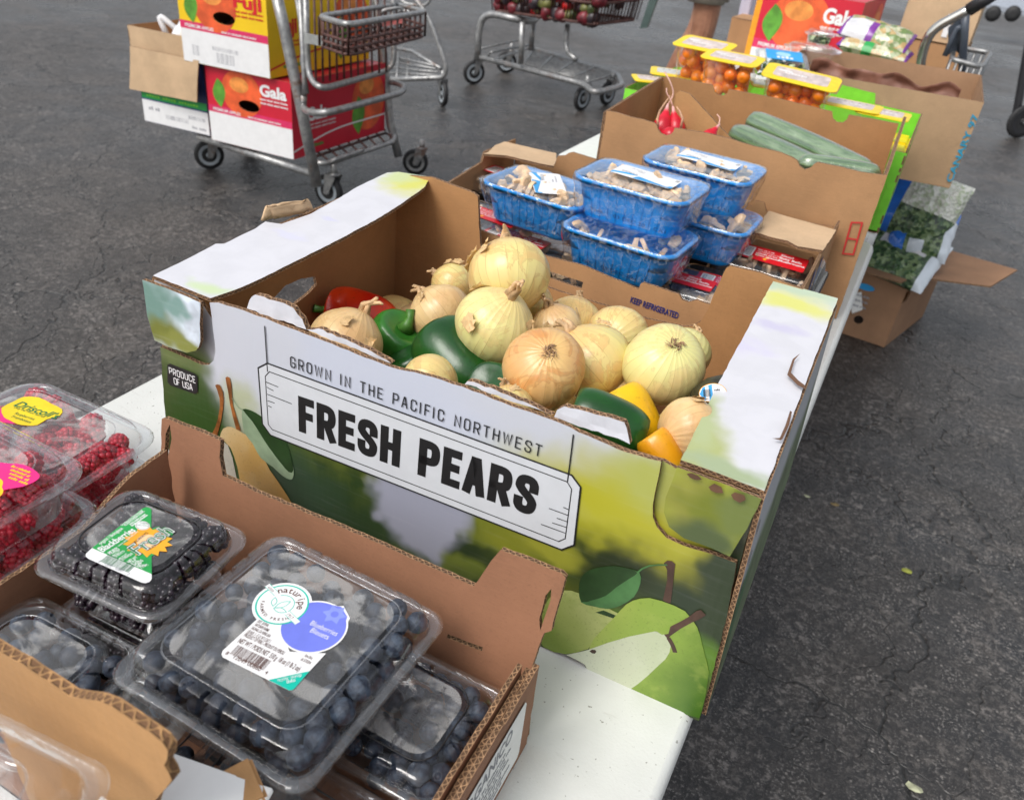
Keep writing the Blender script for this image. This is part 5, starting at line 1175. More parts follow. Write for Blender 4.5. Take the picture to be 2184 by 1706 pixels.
BLU = simple('blue tray plastic', (.006, .24, .66), .32, .12, 40, .15, 60, Subsurface__Weight=.0)
def inkm(): return simple('dark blue ink', (.004, .04, .16), .5)
def bluetray(cx, cy, z, rz, label, tilt=(0, 0), seed=1, lab=True, n=26, wrinkle=1.0, lrz=0, sl_label=None, hx=.088, hy=.062, hh=.060):
    t = empty('blue_mushroom_tray', W(cx, cy, z), label, 'mushroom tray', 'blue mushroom trays'); t.rotation_euler = (tilt[0], tilt[1], rz)
    L = lambda k, r: rrect(hx * k, hy * k - (1 - k) * .01, r, 6)
    def rib(pts, d):
        return pts
    vs, fs = loft([(L(.76, .018), 0), (L(.80, .020), .004), (L(.86, .022), hh * .5), (L(.93, .024), hh - .006), (L(.935, .024), hh - .004)], True, False)
    n1 = len(vs); v2, f2 = loft([(L(.935, .024), hh - .004), (L(1.0, .027), hh - .003), (L(1.005, .027), hh - .006), (L(1.005, .027), hh), (L(.98, .026), hh + .0015), (L(.93, .024), hh), (L(.90, .022), hh - .012), (L(.86, .02), hh - .030)], False, True)
    vs += v2; fs += [tuple(i + n1 for i in f) for f in f2]
    o = mk('tray', pyd('tray', vs, fs), t, BLU, True, False); o.data.polygons.foreach_set('use_smooth', [len(p.vertices) == 4 for p in o.data.polygons])
    # vertical flutes on the long sides
    fl = []
    for i in range(9):
        x = -hx * .66 + i * hx * .165
        for sgn in (-1,): fl.append(([(x * .86, sgn * (hy * .79 - .001), .006), (x * .97, sgn * (hy * .905), hh - .012)], .0006, False, 5))
    tubes('flute', t, fl, BLU, world=False)
    pr = Print(); ik = inkm(); pr.text('THR     03 DEC 20    CA1', -hx * .6, hh * .25, .0075, ik, 1, -.03, width=hx * 1.35)
    pr.build('date_stamp', t, lambda x, y, z: (x, -hy * (.775 + .15 * y / hh) - .0022 - z, y), world=False)
    # cling film: sheet over the top and crumpled skirt down the sides
    rr = random.Random(seed); vs, fs = [], []; rings = [(.86, hh + .0035), (.95, hh + .0032), (1.0, hh + .0028), (1.02, hh - .004), (.985, hh * .72), (.945, hh * .42), (.92, hh * .20)]
    base = rrect(1, 1, .3, 10); m = []
    for i in range(len(base)):
        p, q = Vector(base[i]), Vector(base[(i + 1) % len(base)]); L_ = (q - p).length; k = max(1, int(L_ / .07))
        for j in range(k): m.append(p.lerp(q, j / k))
    nn = len(m)
    for ri, (k, z_) in enumerate(rings):
        for i, p in enumerate(m):
            w = (noise.noise((p.x * 9 + seed, p.y * 9, ri * .9)) * .0035 + noise.noise((p.x * 30, p.y * 30 + seed, ri * 2)) * .002) * wrinkle * (0 if ri < 1 else (.4 if ri < 3 else 1))
            vs.append((p.x * hx * k + p.x * w, p.y * hy * k + p.y * w, z_ + (w * .8 if ri > 2 else w * .25)))
    for ri in range(len(rings) - 1):
        for i in range(nn):
            if ri == len(rings) - 2 and noise.noise((m[i].x * 4, m[i].y * 4, seed)) > .1: continue
            fs.append((ri * nn + i, ri * nn + (i + 1) % nn, (ri + 1) * nn + (i + 1) % nn, (ri + 1) * nn + i))
    c0 = len(vs); G_ = 14
    fs.append(tuple(range(nn))[::-1])
    mk('cling_film', pyd('cling_film', vs, fs), t, FILM, True, False)
    if lab:
        pr = Print(); x0_, x1_, y0_, y1_ = -.052, .044, -.026, .024
        wave = [(x0_ + (x1_ - x0_) * k / 12, y1_ - .011 - .006 * sin(pi * k / 12) + .0015 * sin(k * 2)) for k in range(13)]
        pr.rect(x0_, y0_, x1_, y1_, WHT, 1, .006)
        pr.poly([(x0_ + .001, y1_ - .001)] + [(a, b_ ) for a, b_ in wave] + [(x1_ - .001, y1_ - .001)], SKYB, 2)
        pr.poly([(x0_ + (x1_ - x0_) * k / 12, y1_ + .0005) for k in range(13)] + [(a, b_ + .007) for a, b_ in wave[::-1]], WHT, 1.5) if False else None
        pr.disc(-.004, .008, .0062, .0062, BLK, 3); pr.disc(-.004, .008, .0050, .0050, WHT, 4); pr.text('P', -.0062, .0055, .0068, BLK, 5, bold=.03)
        pr.text('White', .006, .002, .0105, GREYI, 3); pr.text('SLICED MUSHROOMS', -.040, -.006, .0038, GREYI, 3); pr.text('CHAMPIGNONS BLANCS TRANCHES', -.040, -.0115, .0032, GREYI, 3); pr.text('PRODUCT OF CANADA 227 g', -.012, -.0170, .0030, GREYI, 3)
        pr.barcode(-.049, -.022, .030, .010, BLK, 3, 26)
        ca, sa = cos(lrz), sin(lrz)
        pr.build('label', t, lambda x, y, z: (x * ca - y * sa, x * sa + y * ca, hh + .0062 + z + .002 * sin(x * 60)), world=False)
    if n:
        slices(cx, cy, z + hh - .010, hx * .74, hy * .66, rz, n, sl_label or 'pale mushroom slice in the ' + label, 'mushroom slices in the ' + label.split(' tray')[0] + ' tray', SL, seed, .006, 1.05)
    return t
bt1 = P(1165, 398, .205); bluetray(bt1.x, bt1.y, .145, -.10, 'leftmost blue tray wrapped in crumpled film, its label skewed', seed=3, wrinkle=2.2, lrz=pi - .9, n=40, sl_label='cream mushroom slice in the leftmost blue tray')
bt2 = P(1346, 492, .195); bluetray(bt2.x, bt2.y, .135, -.06, 'lower blue tray of the middle stack', lab=False, seed=4, wrinkle=1.3, n=8, sl_label='mushroom slice in the lower tray of the middle stack')
bt3 = P(1368, 398, .245); bluetray(bt3.x, bt3.y, .194, -.05, 'upper blue tray of the middle stack with a blue waved label', seed=5, lrz=pi, n=44, sl_label='mushroom slice in the upper tray of the middle stack')
bt4 = P(1496, 452, .195); bluetray(bt4.x, bt4.y, .135, -.03, 'lower blue tray of the back right stack', lab=False, seed=6, n=10, sl_label='mushroom slice in the lower tray of the back right stack')
bt5 = P(1502, 362, .245); bluetray(bt5.x, bt5.y, .194, -.04, 'upper blue tray of the back right stack, leaning on the radish carton', seed=7, lrz=pi, n=40, sl_label='greyish mushroom slice in the back right upper tray')
BKT = simple('black tray plastic', (.012, .013, .015), .25, .1); DOME = plastic('mushroom dome plastic', .01, 1.1, .01, .10, (.96, .97, .98), .10, 18)
def redtray(cx, cy, z, rz, label, seed, n=9, lab=True, sl_label=None, lrz=0.0, lib=None, tlt=0.0):
    hx, hy = .088, .058
    t = empty('red_label_mushroom_tray', W(cx, cy, z), label, 'mushroom tray', 'black mushroom trays with red labels'); t.rotation_euler = (tlt, 0, rz)
    L = lambda k: rrect(hx * k, hy * k - (1 - k) * .02, .016, 5)
    vs, fs = loft([(L(.85), 0), (L(.93), .018), (L(1.0), .020), (L(1.0), .024), (L(.92), .0235), (L(.86), .012)], True, True); mk('tray', pyd('tray', vs, fs), t, BKT, False, False)
    vs, fs = loft([(L(.985), .0242), (L(.97), .028), (L(.93), .030), (L(.90), .046), (L(.86), .0505), (L(.80), .051)], False, True); o = mk('dome', pyd('dome', vs, fs), t, DOME, True, False)
    if lab:
        pr = Print(); pr.rect(-.052, -.022, .056, .020, REDP, 1, .003); pr.rect(-.046, -.017, -.026, .015, WHT, 2); pr.barcode(-.044, -.014, .016, .026, BLK, 3, 14)
        pr.text('Sliced', .014, .009, .0085, WHT, 3, bold=.02); pr.text('Baby Bella', .014, .0005, .0085, WHT, 3, bold=.02); pr.text('Mushrooms', .014, -.008, .0085, WHT, 3, bold=.02)
        for i, s_ in enumerate(('NET WT 8 OZ', 'KEEP REFRIGERATED', 'PRODUCT OF USA', 'SLICED MUSHROOMS')): pr.text(s_, -.022, .010 - i * .006, .0040, WHT, 3)
        pr.disc(-.005, -.014, .003, .003, ORNG, 3)
        ca, sa = cos(lrz), sin(lrz); pr.build('label', t, lambda x, y, z: (x * ca - y * sa, x * sa + y * ca, .0518 + z), world=False)
    slices(cx, cy, z + .034, hx * .72, hy * .62, rz, n, sl_label or label + ', one slice', 'slices in one red label tray', lib or SLB, seed, .005, .95)
def rt(u, v, z=.150): p = P(u, v, z); return p.x, p.y
zt = .098
x, y = rt(1088, 372); redtray(x, y, zt, -.08, 'red label tray under the tan flap at the back left corner', 31, 9, sl_label='tan mushroom stalk slice in the back left red label tray', lrz=pi / 2 * 0 - .1, lib=[SL[0], SLB[2]])
x, y = rt(1045, 448); redtray(x, y, zt - .008, -.12, 'red label tray at the left front, beside the pear carton wall', 32, 10, sl_label='pale mushroom slice in the left front red label tray', lib=[SL[0], SL[1]])
x, y = rt(1645, 545); redtray(x, y, zt + .002, -.02, 'red label tray under the flap at the right end, label fully showing', 33, 16, sl_label='brown mushroom slice in the right end red label tray', tlt=.16)
x, y = rt(1445, 590, .13); redtray(x, y, zt - .02, .02, 'red label tray half under the middle blue stack', 34, 14, sl_label='brown mushroom slice in the tray half under the middle blue stack')
x, y = rt(1560, 603, .13); redtray(x, y, zt - .022, .05, 'tilted clear topped tray just behind the high right corner of the pear carton', 35, 12, sl_label='brown mushroom slice in the tilted tray behind the pear carton corner', lab=True)
x, y = rt(1250, 560, .12); redtray(x, y, zt - .03, 0, 'dark tray behind the front wall below the middle blue stack', 36, 10, lab=False, sl_label='brown mushroom slice in the dark tray behind the front wall')
x, y = rt(1100, 505, .12); redtray(x, y, zt - .03, -.05, 'dark tray in front of the leftmost blue tray', 37, 10, lab=True, sl_label='mushroom slice in the dark tray before the leftmost blue tray')
x, y = rt(1330, 470, .12); redtray(x, y, zt - .03, 0, 'dark tray carrying the middle blue stack', 38, 4, lab=False, sl_label='mushroom slice under the middle blue stack')
x, y = rt(1480, 500, .12); redtray(x, y, zt - .02, 0, 'dark tray carrying the back right blue stack', 39, 4, lab=False, sl_label='mushroom slice under the back right blue stack')

# ================================================================== radish and cucumber carton
ZR = .262; a1, a2, a3, a4 = P(1293, 240, ZR), P(1893, 374, ZR), P(1915, 245, ZR), P(1415, 165, ZR)
a3 = Vector((a2.x - .012, a3.y - .03, a3.z)); 
rc = empty('tall_kraft_carton', (a1 + a3) / 2 - Vector((0, 0, ZR)), 'tall plain kraft carton with round notches holding radishes and cucumbers', 'carton')
RF_ = Pl(a1 - Vector((0, 0, ZR)), a2 - Vector((0, 0, ZR)), a1)
wr = (a2 - a1).length
zD = lambda q: RF_.pxs(zz(q, 2300, 300, .6449))
ft = zD([(150, 215), (200, 222), (290, 250), (380, 272), (440, 290), (455, 305), (462, 330), (480, 355), (510, 368), (540, 360), (556, 340), (562, 322), (620, 330), (760, 352), (900, 385), (1040, 430), (1150, 455), (1218, 472), (1240, 482), (1285, 500), (1315, 520), (1330, 555), (1360, 575), (1395, 565), (1420, 540), (1440, 530), (1560, 555), (1700, 590), (1770, 600), (1795, 592)])
panel('front_panel', rc, RF_, [(0, .002), (wr, .002), (wr, ZR)] + ft[::-1][1:], .005, (KR, KRI, EDGE), d0=0, warp=lambda u, v: .003 * noise.noise((u * 6, v * 6, 2)))
RR = Pl(a2 - Vector((0, 0, ZR)), a3 - Vector((0, 0, ZR)), a2); dr = (a3 - a2).length
panel('side_panel', rc, RR, [(.006, .002), (dr, .002), (dr, ZR + .004), (dr * .8, ZR), (dr * .6, ZR - .006), (dr * .45, ZR + .001), (dr * .2, ZR - .004), (.006, ZR)], .006, (KR, KRI, EDGE), d0=0, jit=.0012, warp=lambda u, v: .001 * noise.noise((u * 12, v * 3, 2)))
LL = Pl(a1 - Vector((0, 0, ZR)), a4 - Vector((0, 0, ZR)), a1); dl = (a4 - a1).length
panel('side_panel', rc, LL, [(0, .002), (dl, .002), (dl, ZR), (dl * .6, ZR + .001), (0, ZR)], .005, (KRI, KR, EDGE), d0=0)
BBk = Pl(a4 - Vector((0, 0, ZR)), a3 - Vector((0, 0, ZR)), a4); db = (a3 - a4).length
zE = lambda q: BBk.pxs(zz(q, 2300, 300, .6449))
bt = zE([(552, 8), (640, 25), (800, 58), (808, 95), (830, 118), (858, 122), (885, 110), (896, 82), (1200, 140), (1530, 220), (1535, 262), (1560, 285), (1595, 288), (1620, 270), (1632, 240), (1780, 265), (1935, 295)])
panel('back_panel', rc, BBk, [(0, .002), (db, .002)] + [p for p in bt[::-1] if 0 < p[0] < db] + [(0, ZR)], .005, (KRI, KR, EDGE), d0=0)
bm = bmesh.new(); v = [bm.verts.new(q - Vector((0, 0, ZR - .004))) for q in (a1, a2, a3, a4)]; bm.faces.new(v); bmo('base_panel', bm, rc, KRI)
DV = Pl(Y(1340, 470, 1.64), Y(1560, 470, 1.56), Y(1340, 300, 1.66)); dvp = DV.pxs([(1433, 207), (1450, 194), (1470, 200), (1562, 300), (1570, 330), (1540, 400), (1420, 380)])
panel('divider', rc, DV, dvp, .004, (KRO, KR, EDGE), d0=0)
pr = Print(); DR = DRED
fr_ = zD([(1655, 892), (1716, 897)]); rl = zD([(1650, 895), (1715, 897), (1660, 1090), (1596, 1085)])
pr.line(rl, .0028, DR, 1, True); m_ = zD([(1628, 992), (1680, 1000)]); pr.line(m_, .0028, DR, 1)
pr.build('printed_mark', rc, onpl(RF_, .0032))
pr = Print(); pr.poly([(.05, .235), (.085, .235), (.075, .13), (.04, .13)], DR, 1); pr.build('printed_mark', rc, onpl(RR, .004))
# radishes
def radish_mat():
    m, nt, out = newmat('radish skin'); b = NB(nt); co = b.coord(); sp = b.n('ShaderNodeSeparateXYZ'); b.l(co, sp.inputs[0]); f, _ = b.noise(co, 60, 3)
    c = b.mix(b.rng(f, .3, .7), (.50, .006, .02), (.62, .010, .03)); c = b.mix(b.rng(sp.outputs[2], -.020, -.030), c, (.75, .42, .40)); b.bsdf(out, c, .3); return m
RDM = radish_mat()
def radish(loc, axis, label, tail, s=1.0):
    vs, fs = [], []; rev_into(vs, fs, [(.001, .022), (.010, .020), (.0155, .012), (.0165, .002), (.013, -.008), (.007, -.017), (.003, -.026), (.0015, -.034)], 20)
    me = pyd('radish', vs, fs); me.materials.append(RDM); me.polygons.foreach_set('use_smooth', [True] * len(me.polygons)); o = bpy.data.objects.new('radish', me); C.objects.link(o); o.location = loc; o.rotation_euler = Vector(axis).to_track_quat('Z', 'Y').to_euler(); o.scale = (s,) * 3
    setp(o, label, 'radish', 'radishes in the tall carton'); mk_ = tubes('root_tail', o, [(smooth_path(tail, .02), .0012)], simple('radish tail', (.66, .40, .32), .5, .2), world=False); return o
radish(Y(1414, 268, 1.60), cam_ax(-.2, -.9, .1), 'red radish at the left with a long tail curling up', [(0, 0, -.032), (.006, 0, -.05), (-.004, .004, -.066), (-.016, .0, -.080)], 1.25)
radish(Y(1441, 270, 1.61), cam_ax(.15, -.9, .1), 'second red radish, right of the first, its tail bent over', [(0, 0, -.032), (-.003, 0, -.046), (-.010, 0, -.056), (-.008, 0, -.064)], 1.15)
radish(Y(1424, 290, 1.56), cam_ax(.5, -.2, -.6), 'red radish lying lower, seen through the round notch', [(0, 0, -.03), (.004, 0, -.04)], 1.0)
radish(Y(1512, 292, 1.56), cam_ax(-.6, -.7, .1), 'radish mostly hidden beside the cucumbers, only its pink tip out', [(0, 0, -.03), (-.01, 0, -.045), (-.025, 0, -.05)], .9)
tubes('radish_stem', None, [(smooth_path([Y(1406, 275, 1.585), Y(1402, 245, 1.59), Y(1410, 222, 1.60), Y(1432, 196, 1.61)], .02), [.002] * 20)], simple('radish tail', (.66, .40, .32), .5, .2)) if False else None
st_ = tubes('radish_stalk', None, [([Y(1404, 272, 1.56), Y(1402, 254, 1.56), Y(1408, 236, 1.565), Y(1420, 218, 1.57), Y(1430, 204, 1.575)], [.0028, .0026, .0022, .0015, .0006]), ([Y(1452, 274, 1.57), Y(1456, 254, 1.57), Y(1450, 238, 1.575), Y(1443, 228, 1.58)], [.0030, .0026, .0016, .0008])], simple('radish stalk', (.62, .36, .22), .5, .3)); setp(st_, 'thin pale stalks curling over the two upright radishes', 'radish stalk')
# cucumbers
def cuc_mat():
    m, nt, out = newmat('cucumber skin'); b = NB(nt); co = b.coord(); sp = b.n('ShaderNodeSeparateXYZ'); b.l(co, sp.inputs[0])
    ang = b.math('ARCTAN2', sp.outputs[1], sp.outputs[0]); s = b.math('SINE', b.math('MULTIPLY', ang, 9)); f, _ = b.noise(b.map(co, (1, 1, .25)), 60, 4, .6)
    c = b.mix(b.rng(s, -.4, .8), (.045, .13, .04), (.10, .21, .065)); c = b.mix(b.math('MULTIPLY', b.rng(f, .42, .65), .75), c, (.24, .34, .19))
    g = b.n('ShaderNodeTexNoise', Scale=70.0, Detail=4.0); b.l(b.map(co, (2.5, 2.5, .5)), g.inputs[0])
    b.bsdf(out, c, .42, b.bump(b.math('ADD', b.math('MULTIPLY', s, .35), g.outputs[0]), .6, .004), Coat__Weight=.9, Coat__Roughness=.16); return m
CUM = cuc_mat(); WRAP = plastic('cucumber shrink wrap', .05, 1.0, .03, .2, (.97, .99, .97), .3, 45, wr=60)
def cucumber(p0, p1, r, label, bend=.01):
    d = p1 - p0; L = d.length; vs, fs = [], []; pts = []; rs = []
    for i in range(21):
        t = i / 20; e = min(t, 1 - t) * L; k = min(1.0, (max(0, 1 - (1 - min(1, e / (r * 1.1))) ** 2)) ** .5); pts.append((bend * sin(pi * t), 0, t * L)); rs.append(max(r * k * (1 - .08 * abs(t - .4)), r * .12))
    tube_into(vs, fs, pts, rs, 28); o = mk('cucumber', pyd('cucumber', vs, fs), None, CUM, True); o.location = p0; o.rotation_euler = d.to_track_quat('Z', 'Y').to_euler(); setp(o, label, 'cucumber', 'wrapped cucumbers')
    vs, fs = [], []; tube_into(vs, fs, pts, [q + .0012 for q in rs], 28); mk('shrink_wrap', pyd('shrink_wrap', vs, fs), o, WRAP, True, False); return o
cucumber(Y(1592, 256, 1.80), Y(1860, 378, 1.64), .0255, 'upper long cucumber in shrink wrap, leaning on the carton back wall')
cucumber(Y(1558, 284, 1.72), Y(1800, 398, 1.52), .0250, 'lower cucumber in shrink wrap beneath the long one')
cucumber(Y(1700, 348, 1.53), Y(1880, 376, 1.56), .0185, 'cucumber in glossy white wrap lying along the front wall', .004)
# ================================================================== green carton of tomato packs on the second table
ZG = .185
g1 = Y(1335, 186, 1.99); gx0, gx1, gy0, gy1 = g1.x, -.014, 1.985, 2.40
gc = empty('lime_green_carton', W((gx0 + gx1) / 2, 2.2, 0), 'stack of lime green cartons with yellow edged packs behind the radish carton', 'carton')
GI = (LIME, LIME, EDGE)
GF = Pl(W(gx0, gy0, 0), W(gx1, gy0, 0), W(gx0, gy0, 1)); gw = gx1 - gx0
panel('front_panel', gc, GF, [(0, .002), (gw, .002), (gw, ZG), (gw * .8, ZG), (gw * .78, ZG - .02), (.08, ZG - .02), (.06, ZG + .012), (0, ZG + .012)], .004, GI)
GB = Pl(W(gx0, gy1, 0), W(gx1, gy1, 0), W(gx0, gy1, 1))
panel('back_panel', gc, GB, [(0, .002), (gw, .002), (gw, ZG + .012), (gw * .82, ZG + .014), (gw * .81, ZG + .04), (gw * .68, ZG + .045), (gw * .67, ZG + .02), (0, ZG + .01)], .004, GI)
for xx, s_ in ((gx0, -1), (gx1, 1)):
    GS = Pl(W(xx, gy0 if s_ > 0 else gy1, 0), W(xx, gy1 if s_ > 0 else gy0, 0), W(xx, gy0, 1))
    hs_ = [[(.03, z0), (.39, z0), (.39, z0 + .035), (.03, z0 + .035)] for z0 in (.065, .12)]
    panel('side_panel', gc, GS, [(0, .002), (.41, .002), (.41, ZG + .015), (.30, ZG + .018), (.0, ZG + .012)], .004, GI, holes=hs_, grid=.08)
bm = bmesh.new(); boxmesh(bm, W(gx0, gy0, .001), W(gx1, gy1, .006)); boxmesh(bm, W(gx0 + .006, gy0 + .006, .100), W(gx1 - .006, gy1 - .006, .108)); bmo('shelf_panel', bm, gc, KR)
for k in range(6):
    x0 = gx1 - .012; y0 = gy0 + .03 + (k % 3) * .125; z0 = .068 if k < 3 else .122
    bm = bmesh.new(); boxmesh(bm, (-.05, 0, 0), (.006, .105, .026)); o = bmo('yellow_edged_pack', bm, None, YELP, False, .006); o.location = W(x0, y0, z0); setp(o, ('nearest', 'middle', 'farthest')[k % 3] + ' yellow pack end in the ' + ('lower', 'upper')[k // 3] + ' opening of the green carton side', 'pack', 'yellow packs in the green stack')
# flat yellow film lids of the packs lying in the top layer
TCL = plastic('tomato pack plastic', .03, 1.0, .02, .08, (.97, .98, .98), .2, 30)
def tom_mat():
    m, nt, out = newmat('orange tomato skin'); b = NB(nt); f, _ = b.noise(b.coord(), 40, 2); oi = b.n('ShaderNodeObjectInfo')
    c = b.mix(oi.outputs['Random'], (.88, .16, .010), (.92, .28, .012)); b.bsdf(out, c, .25, Coat__Weight=.2); return m
vs, fs = [], []; rev_into(vs, fs, [(.002, -.0165), (.009, -.015), (.015, -.009), (.0175, 0), (.016, .008), (.010, .0145), (.004, .0155), (.001, .0145)], 16)
tm = pyd('cherry_tomato', vs, fs); tm.materials.append(tom_mat()); tm.polygons.foreach_set('use_smooth', [True] * len(tm.polygons))
LIDP = simple('lid print pinkish', (.62, .52, .48), .3, .2, 60)
def tompack(loc, rz, tilt, label, hx, hy, hh, n, seed, tl, word='SUNRISE'):
    t = empty('tomato_pack', loc, label, 'tomato pack', 'clear packs with yellow lids'); t.rotation_euler = (tilt[0], tilt[1], rz)
    M = Matrix.LocRotScale(loc, Euler((tilt[0], tilt[1], rz)), None)
    L = lambda k, r: rrect(hx * k, hy * k, r, 5)
    vs, fs = loft([(L(.80, .015), 0), (L(.86, .018), .004), (L(.95, .018), hh - .004), (L(1.0, .018), hh), (L(1.04, .018), hh)], True, False); mk('tray', pyd('tray', vs, fs), t, TCL, True, False)
    pr = Print(); o_ = rrect(hx * 1.10, hy * 1.12, .018, 5); i_ = rrect(hx * .80, hy * .72, .010, 5)
    vs = [(x, y, hh + .0015) for x, y in o_] + [(x, y, hh + .003) for x, y in i_] + [(x, y, hh) for x, y in o_]; n1 = len(o_)
    fs = [(i, (i + 1) % n1, n1 + (i + 1) % n1, n1 + i) for i in range(n1)] + [(2 * n1 + i, 2 * n1 + (i + 1) % n1, (i + 1) % n1, i) for i in range(n1)]
    mk('lid_border', pyd('lid_border', vs, fs), t, YELP, False, False)
    pr = Print(); pr.poly(i_, LIDP, 1); pr.text(word, -hx * .5, -.004, .012, WHT, 3, bold=.02); pr.text('CHERRY TOMATOES', -hx * .6, -.014, .005, GREYI, 3); pr.rect(-hx * .7, .006, -hx * .3, .014, WHT, 2); pr.build('lid_label', t, lambda x, y, z: (x, y, hh + .0031 + z), world=False)
    rr = random.Random(seed); pts = []; tr = 0
    while len(pts) < n and tr < 4000:
        tr += 1; k = rr.random(); q = Vector((rr.uniform(-hx * .78, hx * .78), rr.uniform(-hy * .75, hy * .75), rr.uniform(.018, hh - .016)))
        sc_ = .80 + .2 * q.z / hh; q.x *= sc_; q.y *= sc_
        if all((q - p).length > .0245 for p in pts): pts.append(q)
    for q in pts:
        o = bpy.data.objects.new('cherry_tomato', tm); C.objects.link(o); o.location = M @ q; o.rotation_euler = (rr.uniform(0, 6), rr.uniform(0, 6), 0); o.scale = (rr.uniform(.85, 1.0),) * 3; setp(o, tl, 'cherry tomato', tl)
    return t
p = Y(1508, 96, 2.16); tompack(p - Vector((0, 0, .090)), -.12, (.16, 0), 'tallest clear tomato pack at the left with a yellow edged lid', .064, .044, .092, 30, 61, 'orange cherry tomatoes in the tall left pack')
p = Y(1566, 125, 2.05); tompack(p - Vector((0, 0, .088)), -.05, (.12, .0), 'clear tomato pack between the other two, its lid catching the light', .062, .042, .090, 30, 62, 'orange cherry tomatoes in the middle pack')
p = Y(1708, 163, 2.06); tompack(p - Vector((0, 0, .072)), .05, (.16, .05), 'squat clear tomato pack at the right with a lifted yellow lid', .078, .046, .072, 30, 63, 'orange cherry tomatoes in the right pack')
GRN2 = simple('salad greens', (.06, .17, .03), .5, .6, 60); SWP = simple('pale lid film', (.60, .62, .58), .3, .15, 50)
def flatpack(u, v, y, hx, hy, rz, label, w='', dz=0, col=None, tilt=(0, 0)):
    p = Y(u, v, y); t = empty('yellow_edged_tray', p - Vector((0, 0, .03)), label, 'tray pack', 'yellow edged trays in the green carton'); t.rotation_euler = (tilt[0], tilt[1], rz)
    L = lambda k: rrect(hx * k, hy * k, .014, 4); vs, fs = loft([(L(.85), -.02), (L(.98), .028)], True, False); mk('tray', pyd('tray', vs, fs), t, TCL, True, False)
    o_ = L(1.06); i_ = rrect(hx * .78, hy * .7, .010, 4); n1 = len(o_)
    vs = [(x, y_, .029) for x, y_ in o_] + [(x, y_, .031) for x, y_ in i_] + [(x, y_, .027) for x, y_ in o_]; fs = [(i, (i + 1) % n1, n1 + (i + 1) % n1, n1 + i) for i in range(n1)] + [(2 * n1 + i, 2 * n1 + (i + 1) % n1, (i + 1) % n1, i) for i in range(n1)]
    mk('lid_border', pyd('lid_border', vs, fs), t, YELP, False, False)
    pr = Print(); pr.poly(i_, col or LIDP, 1); 
    if w: pr.text(w, -hx * .5, -.006, .016, WHT, 3, bold=.03)
    for k in range(5): pr.disc(-hx * .5 + k * hx * .25, hy * .35, .003, .0022, BLK, 3, 8)
    pr.build('lid_label', t, lambda x, y_, z: (x, y_, .0311 + z), world=False); return t
flatpack(1440, 155, 2.18, .060, .05, .3, 'yellow lidded tray at the far left of the green carton', col=SWP)
flatpack(1390, 168, 2.08, .045, .04, .5, 'yellow film lid curling up at the left corner of the green carton')
flatpack(1630, 178, 2.14, .045, .05, .2, 'spotted white and yellow tray between the middle and right tomato packs', col=SWP)
flatpack(1815, 222, 2.10, .065, .05, -.02, 'yellow edged tray at the right, left of the last one', 'Smiles')
flatpack(1885, 240, 2.10, .055, .05, -.02, 'rightmost yellow edged tray under the green flap', 'Smiles')
def leaves(name, pts, label, mats, n, R, seed, cat='greens', group=None, size=.012):
    """a loose heap of crumpled leaves"""
    rr = random.Random(seed); vs, fs, mi = [], [], []
    for i in range(n):
        c = Vector(pts) + Vector((rr.gauss(0, R[0] * .45), rr.gauss(0, R[1] * .45), rr.uniform(-R[2], R[2]))); M = Euler((rr.uniform(-1, 1), rr.uniform(-1, 1), rr.uniform(0, 6))).to_matrix(); s = size * rr.uniform(.5, 1.3); k = len(vs); m_ = rr.randrange(len(mats))
        for a, b_, z in ((-1, 0, 0), (-.3, -.6, .25), (.6, -.5, -.1), (1, 0, .2), (.5, .6, .1), (-.4, .55, -.15), (0, 0, .3)): vs.append(c + M @ Vector((a, b_, z)) * s)
        for j in range(6): fs.append((k + j, k + (j + 1) % 6, k + 6)); mi.append(m_)
    o = mk(name, pyd(name, vs, fs, mi), None, list(mats)); setp(o, label, cat, group, 'stuff'); return o
GR = [simple('leaf green dark', (.025, .075, .020), .5, .4, 80), simple('leaf green mid', (.07, .17, .035), .5, .4, 80), simple('leaf pale', (.42, .50, .28), .5, .3, 80)]
p = Y(1660, 155, 2.2); leaves('herb_leaves', p, 'green herb leaves between the tomato packs', GR, 90, (.05, .04, .012), 71)

# ================================================================== the CANARY carton
ZC = .232; c1, c2, c3, c4 = P(1669, 145, ZC), P(2099, 219, ZC), P(2094, 161, ZC), P(1722, 98, ZC)
c2b = P(2028, 415, 0)
cb = Vector((c2b.x, c2.y, 0)); cc_ = empty('canary_carton', Vector(((c1.x + c2.x) / 2, c1.y + .2, T)), 'big smooth kraft carton printed CANARY 97 down its corner, lined with brown paper', 'carton')
dn = Vector((0, 0, ZC)); CFp = Pl(c1 - dn, c2 - dn, c1); wc = (c2 - c1).length
CM = kraft('canary board', (.42, .27, .155)); CMI = kraft('canary board inside', (.36, .215, .12))
panel('front_panel', cc_, CFp, [(0, .002), (wc, .002), (wc, ZC), (0, ZC)], .004, (CM, CMI, EDGE), grid=.05, warp=lambda u, v: .003 * noise.noise((u * 5, v * 5, 2)))
for a, b2, nm in ((c2, c3, 1), (c1, c4, 0)):
    q = Pl(a - dn, b2 - dn, a); L_ = (b2 - a).length; panel('side_panel', cc_, q, [(.004, .002), (L_, .002), (L_, ZC), (.004, ZC)], .004, (CM if nm else CMI, CMI if nm else CM, EDGE), grid=.05)
q = Pl(c4 - dn, c3 - dn, c4); L_ = (c3 - c4).length; panel('back_panel', cc_, q, [(0, .002), (L_, .002), (L_, ZC), (0, ZC)], .004, (CMI, CM, EDGE), grid=.05)
bm = bmesh.new(); v = [bm.verts.new(q_ - dn + Vector((0, 0, .004))) for q_ in (c1, c2, c3, c4)]; bm.faces.new(v); bmo('base_panel', bm, cc_, CMI)
